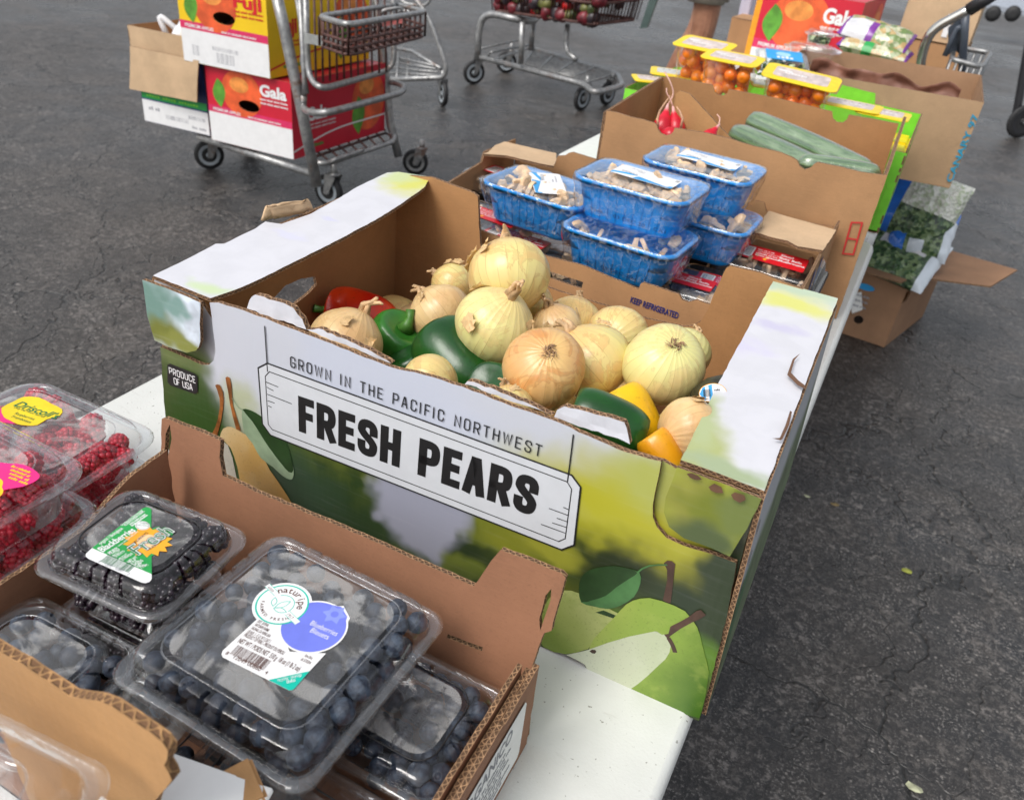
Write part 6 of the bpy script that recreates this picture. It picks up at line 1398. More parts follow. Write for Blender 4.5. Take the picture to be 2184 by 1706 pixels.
pr = Print(); pr.text('CANARY 97', wc - .001, .020, .022, BLUI, 1, pi / 2, bold=.025, width=ZC * .78); pr.build('printed_words', cc_, onpl(CFp, .0035))
# crumpled brown paper
PPR = simple('brown wrapping paper', (.23, .10, .065), .55, .2, 12, .6, 20)
PPR2 = PPR; vs, fs = [], []; nx, ny = 40, 14
pa, pb = Y(1735, 132, 2.80), Y(2050, 190, 2.74)
for j in range(ny):
    for i in range(nx):
        a = i / (nx - 1); e = j / (ny - 1); b0 = pa.lerp(pb, a); hh_ = .125 + .03 * noise.noise((a * 6, 0, 3)) + (.03 if a > .86 else 0) * 0
        k = noise.noise((a * 9, e * 4, 1)) * .022 + noise.noise((a * 22, e * 9, 5)) * .008
        vs.append(Vector((b0.x, b0.y + k + e * -.03, T + ZC - .13 + e * hh_)))
for j in range(ny - 1):
    for i in range(nx - 1): q_ = j * nx + i; fs.append((q_, q_ + 1, q_ + nx + 1, q_ + nx))
o = mk('brown_paper', pyd('brown_paper', vs, fs), None, PPR, True); sf = o.modifiers.new('s', 'SOLIDIFY'); sf.thickness = .0012; setp(o, 'crumpled reddish brown paper standing inside the canary carton', 'paper')

# ================================================================== bagged salads and boxes on the far table
def bag(name, pts, wd, thk, mats, label, cat, group=None, seed=1, rot=(0, 0, 0), fill=None, size=(.1, .06)):
    """a plump pillow bag with crimped ends; origin at its middle"""
    nx, ny = 30, 18; vs, fs, mi = [], [], []
    for sgn in (1, -1):
        for j in range(ny + 1):
            for i in range(nx + 1):
                a = i / nx * 2 - 1; b_ = j / ny * 2 - 1; pf = max(0, (1 - a ** 6) * (1 - abs(b_) ** 3)) ** .6
                w = noise.noise((a * 3 + seed, b_ * 3, sgn)) * .25 + noise.noise((a * 9 + seed, b_ * 9, sgn * 2)) * .10
                vs.append((a * size[0] * (1 + .03 * noise.noise((b_ * 4, seed, 0))), b_ * size[1], sgn * thk * pf * (1 + w) + .0008 * sgn))
    N = (nx + 1) * (ny + 1)
    for s in (0, 1):
        for j in range(ny):
            for i in range(nx):
                k = s * N + j * (nx + 1) + i; f = (k, k + 1, k + nx + 2, k + nx + 1); fs.append(f if s == 0 else f[::-1]); mi.append(mats[1]((i + .5) / nx, (j + .5) / ny))
    o = mk(name, pyd(name, vs, fs, mi), None, mats[0], True); o.location = pts; o.rotation_euler = rot; setp(o, label, cat, group); return o
PUR = simple('purple bag print', (.20, .04, .30), .25, .1); BAGP = simple('white ingredient print', (.62, .62, .64), .3, .1, 40)
def salad_mat(name, cols, sc=55):
    m, nt, out = newmat(name); b = NB(nt); co = b.coord(); v = b.n('ShaderNodeTexVoronoi', Scale=sc); b.l(co, v.inputs[0]); f, _ = b.noise(co, 40, 4, .7)
    sp = b.n('ShaderNodeSeparateColor'); b.l(v.outputs['Color'], sp.inputs[0]); c = b.mix(b.rng(sp.outputs[0], .3, .5, smooth=False), cols[0], cols[1]); c = b.mix(b.rng(sp.outputs[1], .6, .7), c, cols[2]); c = b.mix(b.rng(f, .55, .7), c, cols[0])
    b.bsdf(out, c, .28, b.bump(b.math('ADD', v.outputs[0], f), .9, .006), Coat__Weight=.6, Coat__Roughness=.12); return m
SAL = salad_mat('chopped salad seen through film', ((.16, .24, .07), (.55, .55, .38), (.50, .34, .14))); SAL2 = salad_mat('kale seen through film', ((.015, .045, .015), (.04, .10, .03), (.16, .24, .10)), 85); CAU = salad_mat('cauliflower seen through film', ((.60, .63, .54), (.72, .73, .66), (.45, .52, .36)), 90)
STK_ = empty('produce_crate', Y(1850, 115, 3.25) - Vector((0, 0, .14)), 'white and green tray of greens under the purple salad bags', 'crate')
cz = STK_.location; bm = bmesh.new(); boxmesh(bm, (cz.x - .19, cz.y - .13, T + .002), (cz.x + .17, cz.y + .13, max(T + .05, cz.z + .10))); bmo('crate_body', bm, STK_, simple('pale green board', (.35, .50, .30), .5, .1), False, .004)
tp = max(T + .05, cz.z + .10)
leaves('loose_greens', (cz.x, cz.y - .05, tp + .012), 'loose green leaves under the purple salad bags', GR, 160, (.14, .09, .014), 72)
pc = lambda fx, fy: 1 if fx < .06 or fx > .93 else (2 if fx < .42 and .15 < fy < .8 else 0)
b1 = Y(1866, 106, 3.22); bag('salad_bag', b1, 0, .028, ([SAL, PUR, BAGP, GRNP], lambda a, b_: 1 if a < .08 or a > .95 else (3 if .35 < a < .5 and b_ < .5 else 0)), 'lower chopped salad bag with a purple end and green leaves showing', 'salad bag', 'purple ended salad bags', 3, (.12, .06, -.10), size=(.118, .06))
b1 = Y(1870, 74, 3.24); bag('salad_bag', b1, 0, .030, ([SAL, PUR, BAGP], lambda a, b_: 1 if a < .06 or a > .95 or (.40 < a < .5 and b_ < .6) else (2 if a < .42 and b_ < .62 else 0)), 'upper chopped salad bag with purple ends and a white panel', 'salad bag', 'purple ended salad bags', 5, (.40, .10, -.12), size=(.118, .060))
# clear box of greens with a blue label
cl = clamshell('clear_salad_box', .075, .06, .055, .012, 'clear salad box with a sky blue label left of the canary carton', 'salad box', None, groove=False, cr=.015, veil=CLR)
p = Y(1668, 122, 2.62); cl.location = p - Vector((0, 0, .06)); cl.rotation_euler = (.25, 0, .35)
pr = Print(); pr.rect(-.05, -.03, .055, .035, SKYB, 1, .004); pr.disc(.0, .008, .022, .014, simple('pale blue print', (.35, .62, .75), .4), 2); pr.text('Kale', -.02, -.02, .02, WHT, 3, bold=.02); pr.build('label', cl, lambda x, y, z: (x, y, .0685 + z), world=False)
leaves('boxed_greens', tuple(p - Vector((0, 0, .03))), 'green leaves inside the blue labelled clear box', GR, 120, (.06, .045, .018), 73)
c2_ = clamshell('clear_salad_bowl', .05, .045, .045, .012, 'small clear bowl of greens left of the purple salad bags', 'salad bowl', None, groove=False, cr=.03, veil=CLR, seg=8)
p = Y(1750, 72, 3.15); c2_.location = p - Vector((0, 0, .045)); leaves('bowl_greens', tuple(p - Vector((0, 0, .02))), 'green leaves in the small clear bowl', GR, 60, (.035, .03, .012), 74)
c3_ = clone(c2_, loc=Y(1735, 100, 2.95) - Vector((0, 0, .05)), label='larger clear dome lid lying before the apple carton'); c3_.scale = (1.8, 1.3, 1.0)

# ---- printed apple cartons
def apple_print(pr, x, y, r, base, leafdir=1):
    pr.disc(x, y, r, r * .95, simple('apple print orange', (.78, .16, .03), .4, .25, 14), 1, 36); pr.disc(x - r * .15, y + r * .45, r * .55, r * .38, simple('apple print blush', (.82, .28, .06), .4, .3, 20), 2, 24); pr.disc(x + r * .1, y + r * .66, r * .22, r * .16, simple('apple print yellow', (.80, .50, .12), .4, .3, 20), 3, 18)
def leaf_print(pr, x, y, s, m, a=-1.7):
    pts = [(t * s, .28 * s * sin(pi * t ** .8)) for t in [k / 10 for k in range(11)]] + [(t * s, -.28 * s * sin(pi * t ** 1.1)) for t in [1 - k / 10 for k in range(1, 10)]]
    pr.poly([(x + p * cos(a) - q * sin(a), y + p * sin(a) + q * cos(a)) for p, q in pts], m, 4)
LFA = simple('apple leaf print', (.10, .30, .03), .45, .3, 20)
def apple_box(O, a, b, hgt, name, label, word, base, W0, D0, hole=(.62, .55)):
    """O front left bottom corner, a along the front, b along the side (unit vectors)"""
    up = Vector((0, 0, 1)); t = empty(name, O + a * W0 / 2 + b * D0 / 2, label, 'apple carton', 'printed apple cartons')
    pf = Pl(O, O + a, O + up); ps = Pl(O + a * W0, O + a * W0 + b, O + a * W0 + up)
    hole_ = [(W0 * hole[0] + .045 * cos(k * pi / 7) * W0 / .36, hgt * hole[1] + .022 * sin(k * pi / 7)) for k in range(14)]
    panel('front_panel', t, pf, [(0, 0), (W0, 0), (W0, hgt), (0, hgt)], .004, (base, KR, EDGE), holes=[hole_], grid=.1)
    hs2 = []
    panel('side_panel', t, ps, [(.001, 0), (D0, 0), (D0, hgt), (.001, hgt)], .004, (base, KR, EDGE), grid=.1)
    for pl_, L_ in ((Pl(O + b * D0 + a * W0, O + b * D0, O + b * D0 + a * W0 + up), W0), (Pl(O + b * D0, O, O + b * D0 + up), D0)): panel('side_panel' if L_ == D0 else 'back_panel', t, pl_, [(.001, 0), (L_ - .001, 0), (L_ - .001, hgt - .001), (.001, hgt - .001)], .004, (base, KR, EDGE), grid=.1)
    bm = bmesh.new(); v = [bm.verts.new(O + x + up * (hgt - .002)) for x in (a * .002, a * (W0 - .002), a * (W0 - .002) + b * (D0 - .002), b * (D0 - .002))]; bm.faces.new(v); bmo('top_panel', bm, t, base)
    bm = bmesh.new(); v = [bm.verts.new(O + x + up * .002) for x in (a * .002, a * (W0 - .002), a * (W0 - .002) + b * (D0 - .002), b * (D0 - .002))]; bm.faces.new(v); bmo('base_panel', bm, t, KR)
    lw_ = hgt * .40
    pr = Print(); pr.rect(.001, .001, W0 - .001, lw_, WHT, 1); pr.rect(.001, lw_, W0 - .001, lw_ + hgt * .095, PINKB, 1)
    ar = hgt * .31; ax_ = W0 * .42; ay = hgt * .72
    # apple cut by the hand hole: keep clear of it
    pts = [(ax_ + ar * 1.05 * cos(k * pi / 18), ay + ar * .98 * sin(k * pi / 18)) for k in range(36)]; pts = [(x, min(y, hgt - .002)) for x, y in pts]
    pr.poly(pts, simple('apple print orange', (.74, .11, .03), .4, .25, 14), 2, hole=hole_); pr.disc(ax_ - ar * .1, ay + ar * .35, ar * .5, ar * .32, simple('apple print blush', (.82, .28, .06), .4, .3, 20), 3, 20)
    leaf_print(pr, W0 * .14, hgt * .86, hgt * .38, LFA, -1.5)
    col = WHT if word == 'Gala' else REDP
    pr.text(word, W0 * .64, hgt * .76, hgt * .20, col, 5, bold=.04, width=W0 * .31)
    for i in range(2): pr.text('SWEET CRISP JUICY FLAVOR', W0 * .64, hgt * (.70 - i * .05), hgt * .034, col, 5, width=W0 * .33)
    pr.text('PREMIUM APPLES', W0 * .06, lw_ + hgt * .025, hgt * .055, WHT, 5, bold=.02, width=W0 * .33); pr.text('GROWN IN WASHINGTON STATE U.S.A.', W0 * .48, lw_ + hgt * .025, hgt * .032, WHT, 5, width=W0 * .4)
    if word == 'Fuji':
        pr.barcode(W0 * .36, hgt * .20, W0 * .3, hgt * .05, GREYI, 3, 26); 
        for i in range(5): pr.text('LOT 4131 FUJI 88 CT', W0 * .40, hgt * (.16 - i * .025), hgt * .024, GREYI, 3); pr.text('PLU 4131', W0 * .12, hgt * (.2 - i * .025), hgt * .022, GREYI, 3)
    pr.build('printed_front', t, onpl(pf, .0008))
    pr = Print(); ax2 = D0 * .80; 
    pts = [(ax2 + hgt * .40 * cos(k * pi / 18), hgt * .52 + hgt * .42 * sin(k * pi / 18)) for k in range(36)]; pts = [(min(x, D0 - .004), y) for x, y in pts]; pr.poly(pts, simple('apple print orange', (.78, .16, .03), .4, .25, 14), 2)
    pr.disc(ax2 - hgt * .05, hgt * .74, hgt * .18, hgt * .12, simple('apple print blush', (.82, .28, .06), .4, .3, 20), 3, 20); leaf_print(pr, D0 * .68, hgt * .62, hgt * .55, LFA, -1.55)
    if word == 'Gala': pr.text('Gala', D0 * .14, hgt * .46, hgt * .24, WHT, 5, bold=.04); 
    else: pr.text('Fuji', D0 * .10, hgt * .50, hgt * .24, REDP, 5, bold=.04)
    for i in range(2): pr.text('SWEET CRISP JUICY FLAVOR', D0 * .14, hgt * (.39 - i * .05), hgt * .034, col, 5, width=D0 * .3)
    cv = [(D0 * k / 12, hgt * (.10 + .16 * sin(min(1, k / 7) * pi / 2) - .0 * k)) for k in range(13)]; pr.line(cv, hgt * .022, WHT if word == 'Gala' else REDP, 4); pr.text('Washington', D0 * .12, hgt * .10, hgt * .05, GRNP, 5, bold=.03, width=D0 * .18); pr.rect(D0 * .12, hgt * .095, D0 * .30, hgt * .10, GRNP, 4)
    pr.build('printed_side', t, onpl(ps, .0008)); return t
RED = simple('gala carton red', (.58, .012, .035), .4, .08, 6); YELB = simple('fuji carton yellow', (.84, .55, .01), .4, .06, 6)
fa = Y(1596, 128, 3.45); fa.z = T; fb_ = Y(1845, 4, 3.42)
apple_box(Vector((fa.x, 3.45, T + .002)), Vector((1, -.06, 0)).normalized(), Vector((.06, 1, 0)).normalized(), .345, 'apple_carton', 'red Gala apple carton with a hand hole, standing on the far table', 'Gala', RED, .365, .48, hole=(.66, .60))
def plainbox(O, a, b, W0, D0, hgt, label, m, name='kraft_carton', marks=True):
    up = Vector((0, 0, 1)); t = empty(name, O + a * W0 / 2 + b * D0 / 2, label, 'carton', 'closed plain cartons')
    for pl_, L_, nm in ((Pl(O, O + a, O + up), W0, 'front_panel'), (Pl(O + a * W0, O + a * W0 + b, O + a * W0 + up), D0, 'side_panel'), (Pl(O + b * D0 + a * W0, O + b * D0, O + b * D0 + a * W0 + up), W0, 'back_panel'), (Pl(O + b * D0, O, O + b * D0 + up), D0, 'side_panel')):
        panel(nm, t, pl_, [(.001, 0), (L_ - .001, 0), (L_ - .001, hgt), (.001, hgt)], .004, (m, KRI, EDGE), grid=.1, warp=lambda u, v: .003 * noise.noise((u * 6, v * 6, 1)))
    P0 = Pl(O + up * hgt, O + up * hgt + a, O + up * hgt + b)
    panel('top_flap', t, P0, [(0, 0), (W0, 0), (W0, D0 * .49), (0, D0 * .49)], .004, (m, KRI, EDGE), d0=.002); panel('top_flap', t, P0, [(0, D0 * .51), (W0, D0 * .51), (W0, D0), (0, D0)], .004, (m, KRI, EDGE), d0=.002)
    return t
e = Y(1880, 120, 3.75); bx = plainbox(Vector((e.x + .02, 3.75, T + .002)), Vector((1, -.04, 0)).normalized(), Vector((.04, 1, 0)).normalized(), .27, .3, .22, 'lower plain kraft carton behind the purple salad bags', KR)
bx2 = plainbox(Vector((e.x + .03, 3.76, T + .23)), Vector((1, -.04, 0)).normalized(), Vector((.04, 1, 0)).normalized(), .26, .28, .24, 'upper plain kraft carton with a white tag behind the purple bags', KRT)
pr = Print(); pr.rect(.155, .02, .175, .10, WHT, 1); pr.rect(.155, .075, .175, .082, BLUI, 2); pr.rect(.155, .065, .175, .069, BLUI, 2)
Q = Pl(Vector((e.x + .03, 3.76, T + .23)), Vector((e.x + 1.03, 3.72, T + .23)), Vector((e.x + .03, 3.76, T + 1))); pr.build('white_tag', bx2, onpl(Q, .004))
e = Y(1555, 105, 4.1); bx = plainbox(Vector((e.x - .02, 4.1, T + .001)), Vector((1, 0, 0)), Vector((0, 1, 0)), .13, .2, max(.1, Y(1558, 38, 4.1).z - T), 'narrow kraft carton left of the red Gala carton on the far table', KR)
bm = bmesh.new(); e = Y(1606, 60, 3.9); boxmesh(bm, (e.x - .012, 3.9, T + .001), (e.x + .03, 4.0, T + .34)); o = bmo('orange_edged_board', bm, None, ORNG, False, .004); setp(o, 'upright orange board peeping out left of the red Gala carton', 'board')
bm = bmesh.new(); e = Y(1588, 30, 4.3); boxmesh(bm, (e.x - .03, 4.3, T + .001), (e.x + .02, 4.4, T + .33)); o = bmo('pale_carton', bm, None, simple('pale lilac board', (.50, .48, .58), .5, .05), False, .004); setp(o, 'pale lilac board standing behind the narrow kraft carton', 'board')

# ================================================================== carton of blue bags on the ground at the right
gq = P(1885, 742, G); hgc = Y(1923, 587, gq.y).z
gl_, gr_ = P(1796, 712, G), P(1950, 690, G)
gcx = empty('open_ground_carton', Vector((gq.x, gq.y + .15, 0)), 'open brown carton with spread flaps on the ground, holding bagged greens', 'carton')
KG = kraft('ground carton board', (.30, .165, .09))
ua = (gq - gl_).normalized(); Lw_ = (gq - gl_).length + .25; ub_ = (gr_ - gq); ub_.z = 0; Lb = ub_.length; ub_.normalize()
def hh_at(px, y): return Y(px[0], px[1], y).z
hz = hgc
O = gq - ua * Lw_; O.z = .002; q0 = gq.copy(); q0.z = .002
p1_ = Pl(O, q0, O + Vector((0, 0, 1)))
hA = [p1_.px(1840 + 3 * cos(k * pi / 4), 683 + 4 * sin(k * pi / 4)) for k in range(8)]
panel('front_panel', gcx, p1_, [(0, 0), (Lw_, 0), (Lw_, hz), (0, hz)], .005, (KG, KRI, EDGE), grid=.1, holes=[[p1_.px(1831 + 11 * cos(k * pi / 5), 682 + 9 * sin(k * pi / 5)) for k in range(10)]])
p2_ = Pl(q0, q0 + ub_, q0 + Vector((0, 0, 1))); Lb2 = .40
hB = [p2_.px(*q) for q in ((1922, 640), (1930, 628), (1940, 616), (1942, 626), (1934, 640), (1925, 648))]
panel('side_panel', gcx, p2_, [(0.001, 0), (Lb2, 0), (Lb2, hz), (0.001, hz)], .005, (KG, KRI, EDGE), grid=.1, holes=[hB])
p3_ = Pl(q0 + ub_ * Lb2, O + ub_ * Lb2, q0 + ub_ * Lb2 + Vector((0, 0, 1))); panel('back_panel', gcx, p3_, [(0, 0), (Lw_, 0), (Lw_, hz), (0, hz)], .005, (KG, KRI, EDGE), grid=.1)
p4_ = Pl(O + ub_ * Lb2, O, O + ub_ * Lb2 + Vector((0, 0, 1))); panel('side_panel', gcx, p4_, [(0, 0), (Lb2, 0), (Lb2, hz), (0, hz)], .005, (KG, KRI, EDGE), grid=.1)
# flaps
f1 = Pl(O + Vector((0, 0, hz)), q0 + Vector((0, 0, hz)), O + Vector((0, 0, hz)) - ub_ * .3 + Vector((0, 0, .02)))
panel('flap', gcx, f1, [(.02, .0), (Lw_, .0), (Lw_ - .02, .10), (.03, .11)], .005, (KRT, KG, EDGE), grid=.06, d0=.004)
f2 = Pl(q0 + Vector((0, 0, hz)), q0 + ub_ * Lb2 + Vector((0, 0, hz)), q0 + Vector((0, 0, hz + .03)) + ua * .3)
fpts = f2.pxs([(1923, 587), (1968, 592), (2052, 592), (2096, 506), (2000, 504), (1985, 522)])
o = panel('flap', gcx, f2, [(0, 0), (.10, .22), (Lb2 - .05, .24), (Lb2, 0)], .005, (KRT, KG, EDGE), grid=.06, d0=.002)
f2.N = -f2.N
pr = Print(); lb = p1_.pxs([(1810, 628), (1838, 622), (1840, 660), (1818, 668)]); pr.poly(lb, WHTP, 1); x_, y_ = p1_.px(1816, 650)
for i in range(3): pr.text('PRODUCT OF USA', x_, y_ + i * .02, .012, GREYI, 2, sx=.5)
pr.disc(*p1_.px(1847, 612), .03, .012, SKYB, 1); pr.build('label', gcx, onpl(p1_, .004))
BLB = simple('blue bag film', (.02, .14, .55), .2, .15, 20, Coat__Weight=.5); WFB = simple('white blue bag film', (.60, .66, .72), .2, .15, 14, .8, 12, Coat__Weight=.5)
ctr_ = Y(1950, 470, gq.y + .05)
bag('vegetable_bag', Y(1962, 442, gq.y + .12), 0, .05, ([CAU, BLB, SAL2, WFB], lambda a, b_: 1 if a < .28 else (2 if b_ < .42 else 0)), 'upper blue and clear bag of cauliflower and kale', 'vegetable bag', 'bags in the ground carton', 11, (1.15, .1, -.15), size=(.125, .115))
bag('vegetable_bag', Y(1965, 500, gq.y + .10), 0, .05, ([SAL2, BLB, WFB], lambda a, b_: 1 if a < .30 or (a > .55 and b_ > .8) else (2 if a > .88 or (.35 < a < .6 and b_ < .3) else 0)), 'middle bag of dark green kale with a blue end', 'vegetable bag', 'bags in the ground carton', 12, (.9, -.1, -.1), size=(.10, .09))
bag('vegetable_bag', Y(1922, 548, gq.y + .06), 0, .045, ([SAL2, WFB, BLB, BAGP], lambda a, b_: 3 if (.15 < a < .8 and .5 < b_ < .85) else (1 if b_ > .8 or a > .85 else 0)), 'lowest bag with a white printed panel and kale, at the carton mouth', 'vegetable bag', 'bags in the ground carton', 13, (.6, .05, -.25), size=(.125, .11))

# ================================================================== shopping carts
STL = None
def steel():
    m, nt, out = newmat('worn galvanised steel'); b = NB(nt); co = b.coord(); f, _ = b.noise(co, 6, 5, .7); g, _ = b.noise(co, 40, 4, .7)
    c = b.mix(b.rng(g, .3, .7), (.22, .225, .23), (.42, .42, .41)); k = b.math('MULTIPLY', b.rng(f, .54, .68), b.rng(g, .35, .6)); c = b.mix(k, c, (.12, .055, .03))
    x = b.bsdf(out, c, .42); b.l(b.math('SUBTRACT', .65, b.math('MULTIPLY', k, .65)), x.inputs['Metallic']); return m
STL = steel(); RST = simple('rusty wire', (.085, .035, .028), .6, .5, 30, .4, 200); RUB = simple('black rubber tyre', (.018, .018, .019), .6, .2, 40); GRYW = simple('grey wheel hub', (.36, .40, .43), .5, .1); HND = simple('black handle plastic', (.02, .02, .023), .4, .1)
def caster(parent, loc, r=.063, rz=0.0, hub=None, world=True):
    """wheel on a swivel fork; loc = ground contact point (world)"""
    M = Matrix.Translation(Vector((loc.x, loc.y, r))) @ Matrix.Rotation(rz, 4, 'Z')
    vs, fs = [], []; R_ = M @ Matrix.Rotation(pi / 2, 4, 'X')
    rev_into(vs, fs, [(r * .55, -.012), (r * .93, -.014), (r, -.008), (r, .008), (r * .93, .014), (r * .55, .012)], 24, M=R_); w = mk('wheel', pyd('wheel', vs, fs), parent, RUB, True)
    vs, fs = [], []; rev_into(vs, fs, [(.005, -.018), (r * .18, -.018), (r * .22, -.010), (r * .72, -.0135), (r * .72, .0135), (r * .22, .010), (r * .18, .018), (.005, .018)], 20, M=R_); hb = mk('hub', pyd('hub', vs, fs), w, hub or GRYW)
    hb.matrix_parent_inverse = (w.matrix_parent_inverse).inverted() @ w.matrix_parent_inverse if False else Matrix.Identity(4)
    hb.parent = w; hb.matrix_parent_inverse = Matrix.Identity(4)
    bm = bmesh.new()
    for s in (-1, 1):
        v = [bm.verts.new(M @ Vector(p)) for p in ((-.010, s * .022, -.01), (.012, s * .022, -.01), (.055, s * .024, r * 1.05), (.0, s * .024, r * 1.15), (-.010, s * .022, -.01 + .001))][:4]
        v2 = [bm.verts.new(x.co + M.to_3x3() @ Vector((0, s * .003, 0))) for x in v]; bm.faces.new(v); bm.faces.new(v2[::-1])
        for i in range(4): bm.faces.new((v[i], v[(i + 1) % 4], v2[(i + 1) % 4], v2[i]))
    bmo('fork', bm, parent, STL)
    tubes('swivel', parent, [([M @ Vector((.030, 0, r * 1.0)), M @ Vector((.030, 0, r * 1.75))], .014, False, 10), ([M @ Vector((.030, 0, r * 1.05)), M @ Vector((.030, 0, r * 1.2))], .027, False, 12)], STL)
    return w
# ---- flat cart carrying the apple cartons
ZK = -.44; k1, k2, k3 = P(452, 298, ZK), P(627, 341, ZK), P(825, 277, ZK)
A_ = (k2 - k1).normalized(); Bv = (k3 - k2); Bv.z = 0; Dk = Bv.length; Bv.normalize(); Wk = (k2 - k1).length
kz = ZK + T
ct = empty('shopping_cart', Vector((k1.x + .1, k1.y + .3, 0)), 'rusty two tier shopping cart loaded with apple cartons at the left', 'shopping cart', 'shopping carts')
kb = Y(436, 138, k1.y); Hk = kb.z - k1.z
apple_box(k1 + Vector((0, 0, .0)), A_, Bv, Hk, 'apple_carton', 'red Gala apple carton at the bottom of the cart stack', 'Gala', RED, Wk, Dk * .97, hole=(.50, .58))
f0 = k1 - A_ * .035 - Bv * .04 + Vector((0, 0, Hk + .006)); Wf = Wk * 1.0
f0 = Y(396, 118, k1.y - .02); f0.z = kz + Hk + .006; f1_ = Y(556, 173, k1.y - .02)
apple_box(Vector((f0.x, k1.y - .03, f0.z)), A_, Bv, Hk * 1.03, 'apple_carton', 'yellow Fuji apple carton stacked on the red one in the cart', 'Fuji', YELB, Wk * 1.01, Dk * .98, hole=(.52, .60))
# tan opened carton and the navy one below it
n1_ = k1 - A_ * (Wk * .92) + Bv * .03
nb = empty('navy_white_carton', n1_ + A_ * .15, 'white and navy carton with a green stripe, left of the red Gala carton', 'carton')
na, nbb = P(309, 258, ZK - .0), P(449, 291, ZK); na.z = nbb.z = kz
pn = Pl(na, nbb, na + Vector((0, 0, 1))); wn_ = (nbb - na).length; hn = Y(298, 180, na.y).z - kz
for pl_, L_, nm in ((pn, wn_, 'front_panel'), (Pl(nbb, nbb + Bv, nbb + Vector((0, 0, 1))), .5, 'side_panel'), (Pl(nbb + Bv * .5, na + Bv * .5, nbb + Bv * .5 + Vector((0, 0, 1))), wn_, 'back_panel'), (Pl(na + Bv * .5, na, na + Bv * .5 + Vector((0, 0, 1))), .5, 'side_panel')):
    panel(nm, nb, pl_, [(.001, 0), (L_ - .001, 0), (L_ - .001, hn + .14), (.001, hn + .14)], .004, (simple('navy board', (.015, .03, .12), .4, .1), KRI, EDGE), grid=.1)
bm = bmesh.new(); v = [bm.verts.new(x + Vector((0, 0, .003))) for x in (na, nbb, nbb + Bv * .5, na + Bv * .5)]; bm.faces.new(v); bmo('base_panel', bm, nb, KRI)
pr = Print(); pr.rect(.002, .002, wn_ - .002, hn * .62, WHT, 1); pr.rect(.002, hn * .62, wn_ - .002, hn * .66, NAVY, 2); pr.rect(.004, hn * .66, wn_ - .004, hn * .86, GRNP, 2); pr.rect(.002, hn * .86, wn_ * .72, hn * 1.2, WHT, 1); pr.text('FRESH GREEN CABBAGE', .03, hn * .72, hn * .09, LIME, 4, width=wn_ * .8)
pr.barcode(wn_ * .35, hn * .2, wn_ * .35, hn * .12, GREYI, 3, 24); pr.barcode(wn_ * .70, hn * .34, wn_ * .25, hn * .10, GREYI, 3, 18); pr.text('40 LB', wn_ * .1, hn * .36, hn * .13, GREYI, 3); pr.text('PLU 4069', wn_ * .74, hn * .1, hn * .1, GREYI, 3); pr.build('printed_front', nb, onpl(pn, .0008))
tb = empty('tan_open_carton', n1_, 'plain tan carton with a big hanging flap and a white bag inside', 'carton')
t0, t1_ = Y(276, 99, na.y - .02), Y(423, 131, na.y - .02); zt_ = (t0.z + t1_.z) / 2
pt = Pl(Y(276, 190, na.y - .02), Y(420, 218, na.y - .02), Y(276, 99, na.y - .02))
panel('hanging_flap', tb, pt, pt.pxs([(276, 190), (420, 219), (424, 130), (360, 116), (276, 99)]), .005, (KRT, KR, EDGE), grid=.08, warp=lambda u, v: .006 * noise.noise((u * 5, v * 5, 2)))
tl_, tr_ = Y(276, 99, na.y), Y(423, 131, na.y); zb_ = kz + hn + .145
hgt_ = max(.08, min(tl_.z, tr_.z) - zb_)
O2 = Vector((tl_.x, na.y + .004, zb_)); W2 = (tr_.x - tl_.x)
for pl_, L_, nm in ((Pl(O2, O2 + A_, O2 + Vector((0, 0, 1))), W2, 'front_panel'), (Pl(O2 + A_ * W2, O2 + A_ * W2 + Bv, O2 + A_ * W2 + Vector((0, 0, 1))), .48, 'side_panel'), (Pl(O2 + A_ * W2 + Bv * .48, O2 + Bv * .48, O2 + A_ * W2 + Bv * .48 + Vector((0, 0, 1))), W2, 'back_panel'), (Pl(O2 + Bv * .48, O2, O2 + Bv * .48 + Vector((0, 0, 1))), .48, 'side_panel')):
    panel(nm, tb, pl_, [(0, 0), (L_, 0), (L_, hgt_), (0, hgt_)], .004, (KRT, KR, EDGE), grid=.1)
bm = bmesh.new(); v = [bm.verts.new(x + Vector((0, 0, .003))) for x in (O2, O2 + A_ * W2, O2 + A_ * W2 + Bv * .48, O2 + Bv * .48)]; bm.faces.new(v); bmo('base_panel', bm, tb, KR)
bag('white_plastic_bag', O2 + A_ * W2 * .66 + Bv * .20 + Vector((0, 0, hgt_ - .01)), 0, .07, ([simple('white bag film', (.72, .72, .74), .3, .05, 20, .5, 20)], lambda a, b_: 0), 'crumpled white plastic bag in the tan carton on the cart', 'plastic bag', None, 21, (.2, .1, .4), size=(.13, .15))
o = tubes('white_bag_handle', None, [(smooth_path([O2 + A_ * W2 * .28 + Bv * .1 + Vector((0, 0, hgt_ - .05)), O2 + A_ * W2 * .15 + Bv * .1 + Vector((0, 0, hgt_ + .05)), O2 + A_ * W2 * .40 + Bv * .12 + Vector((0, 0, hgt_ - .02))], .05), .012)], simple('white bag film', (.72, .72, .74), .3)); setp(o, 'white looped bag handle at the left of the tan carton', 'bag handle')
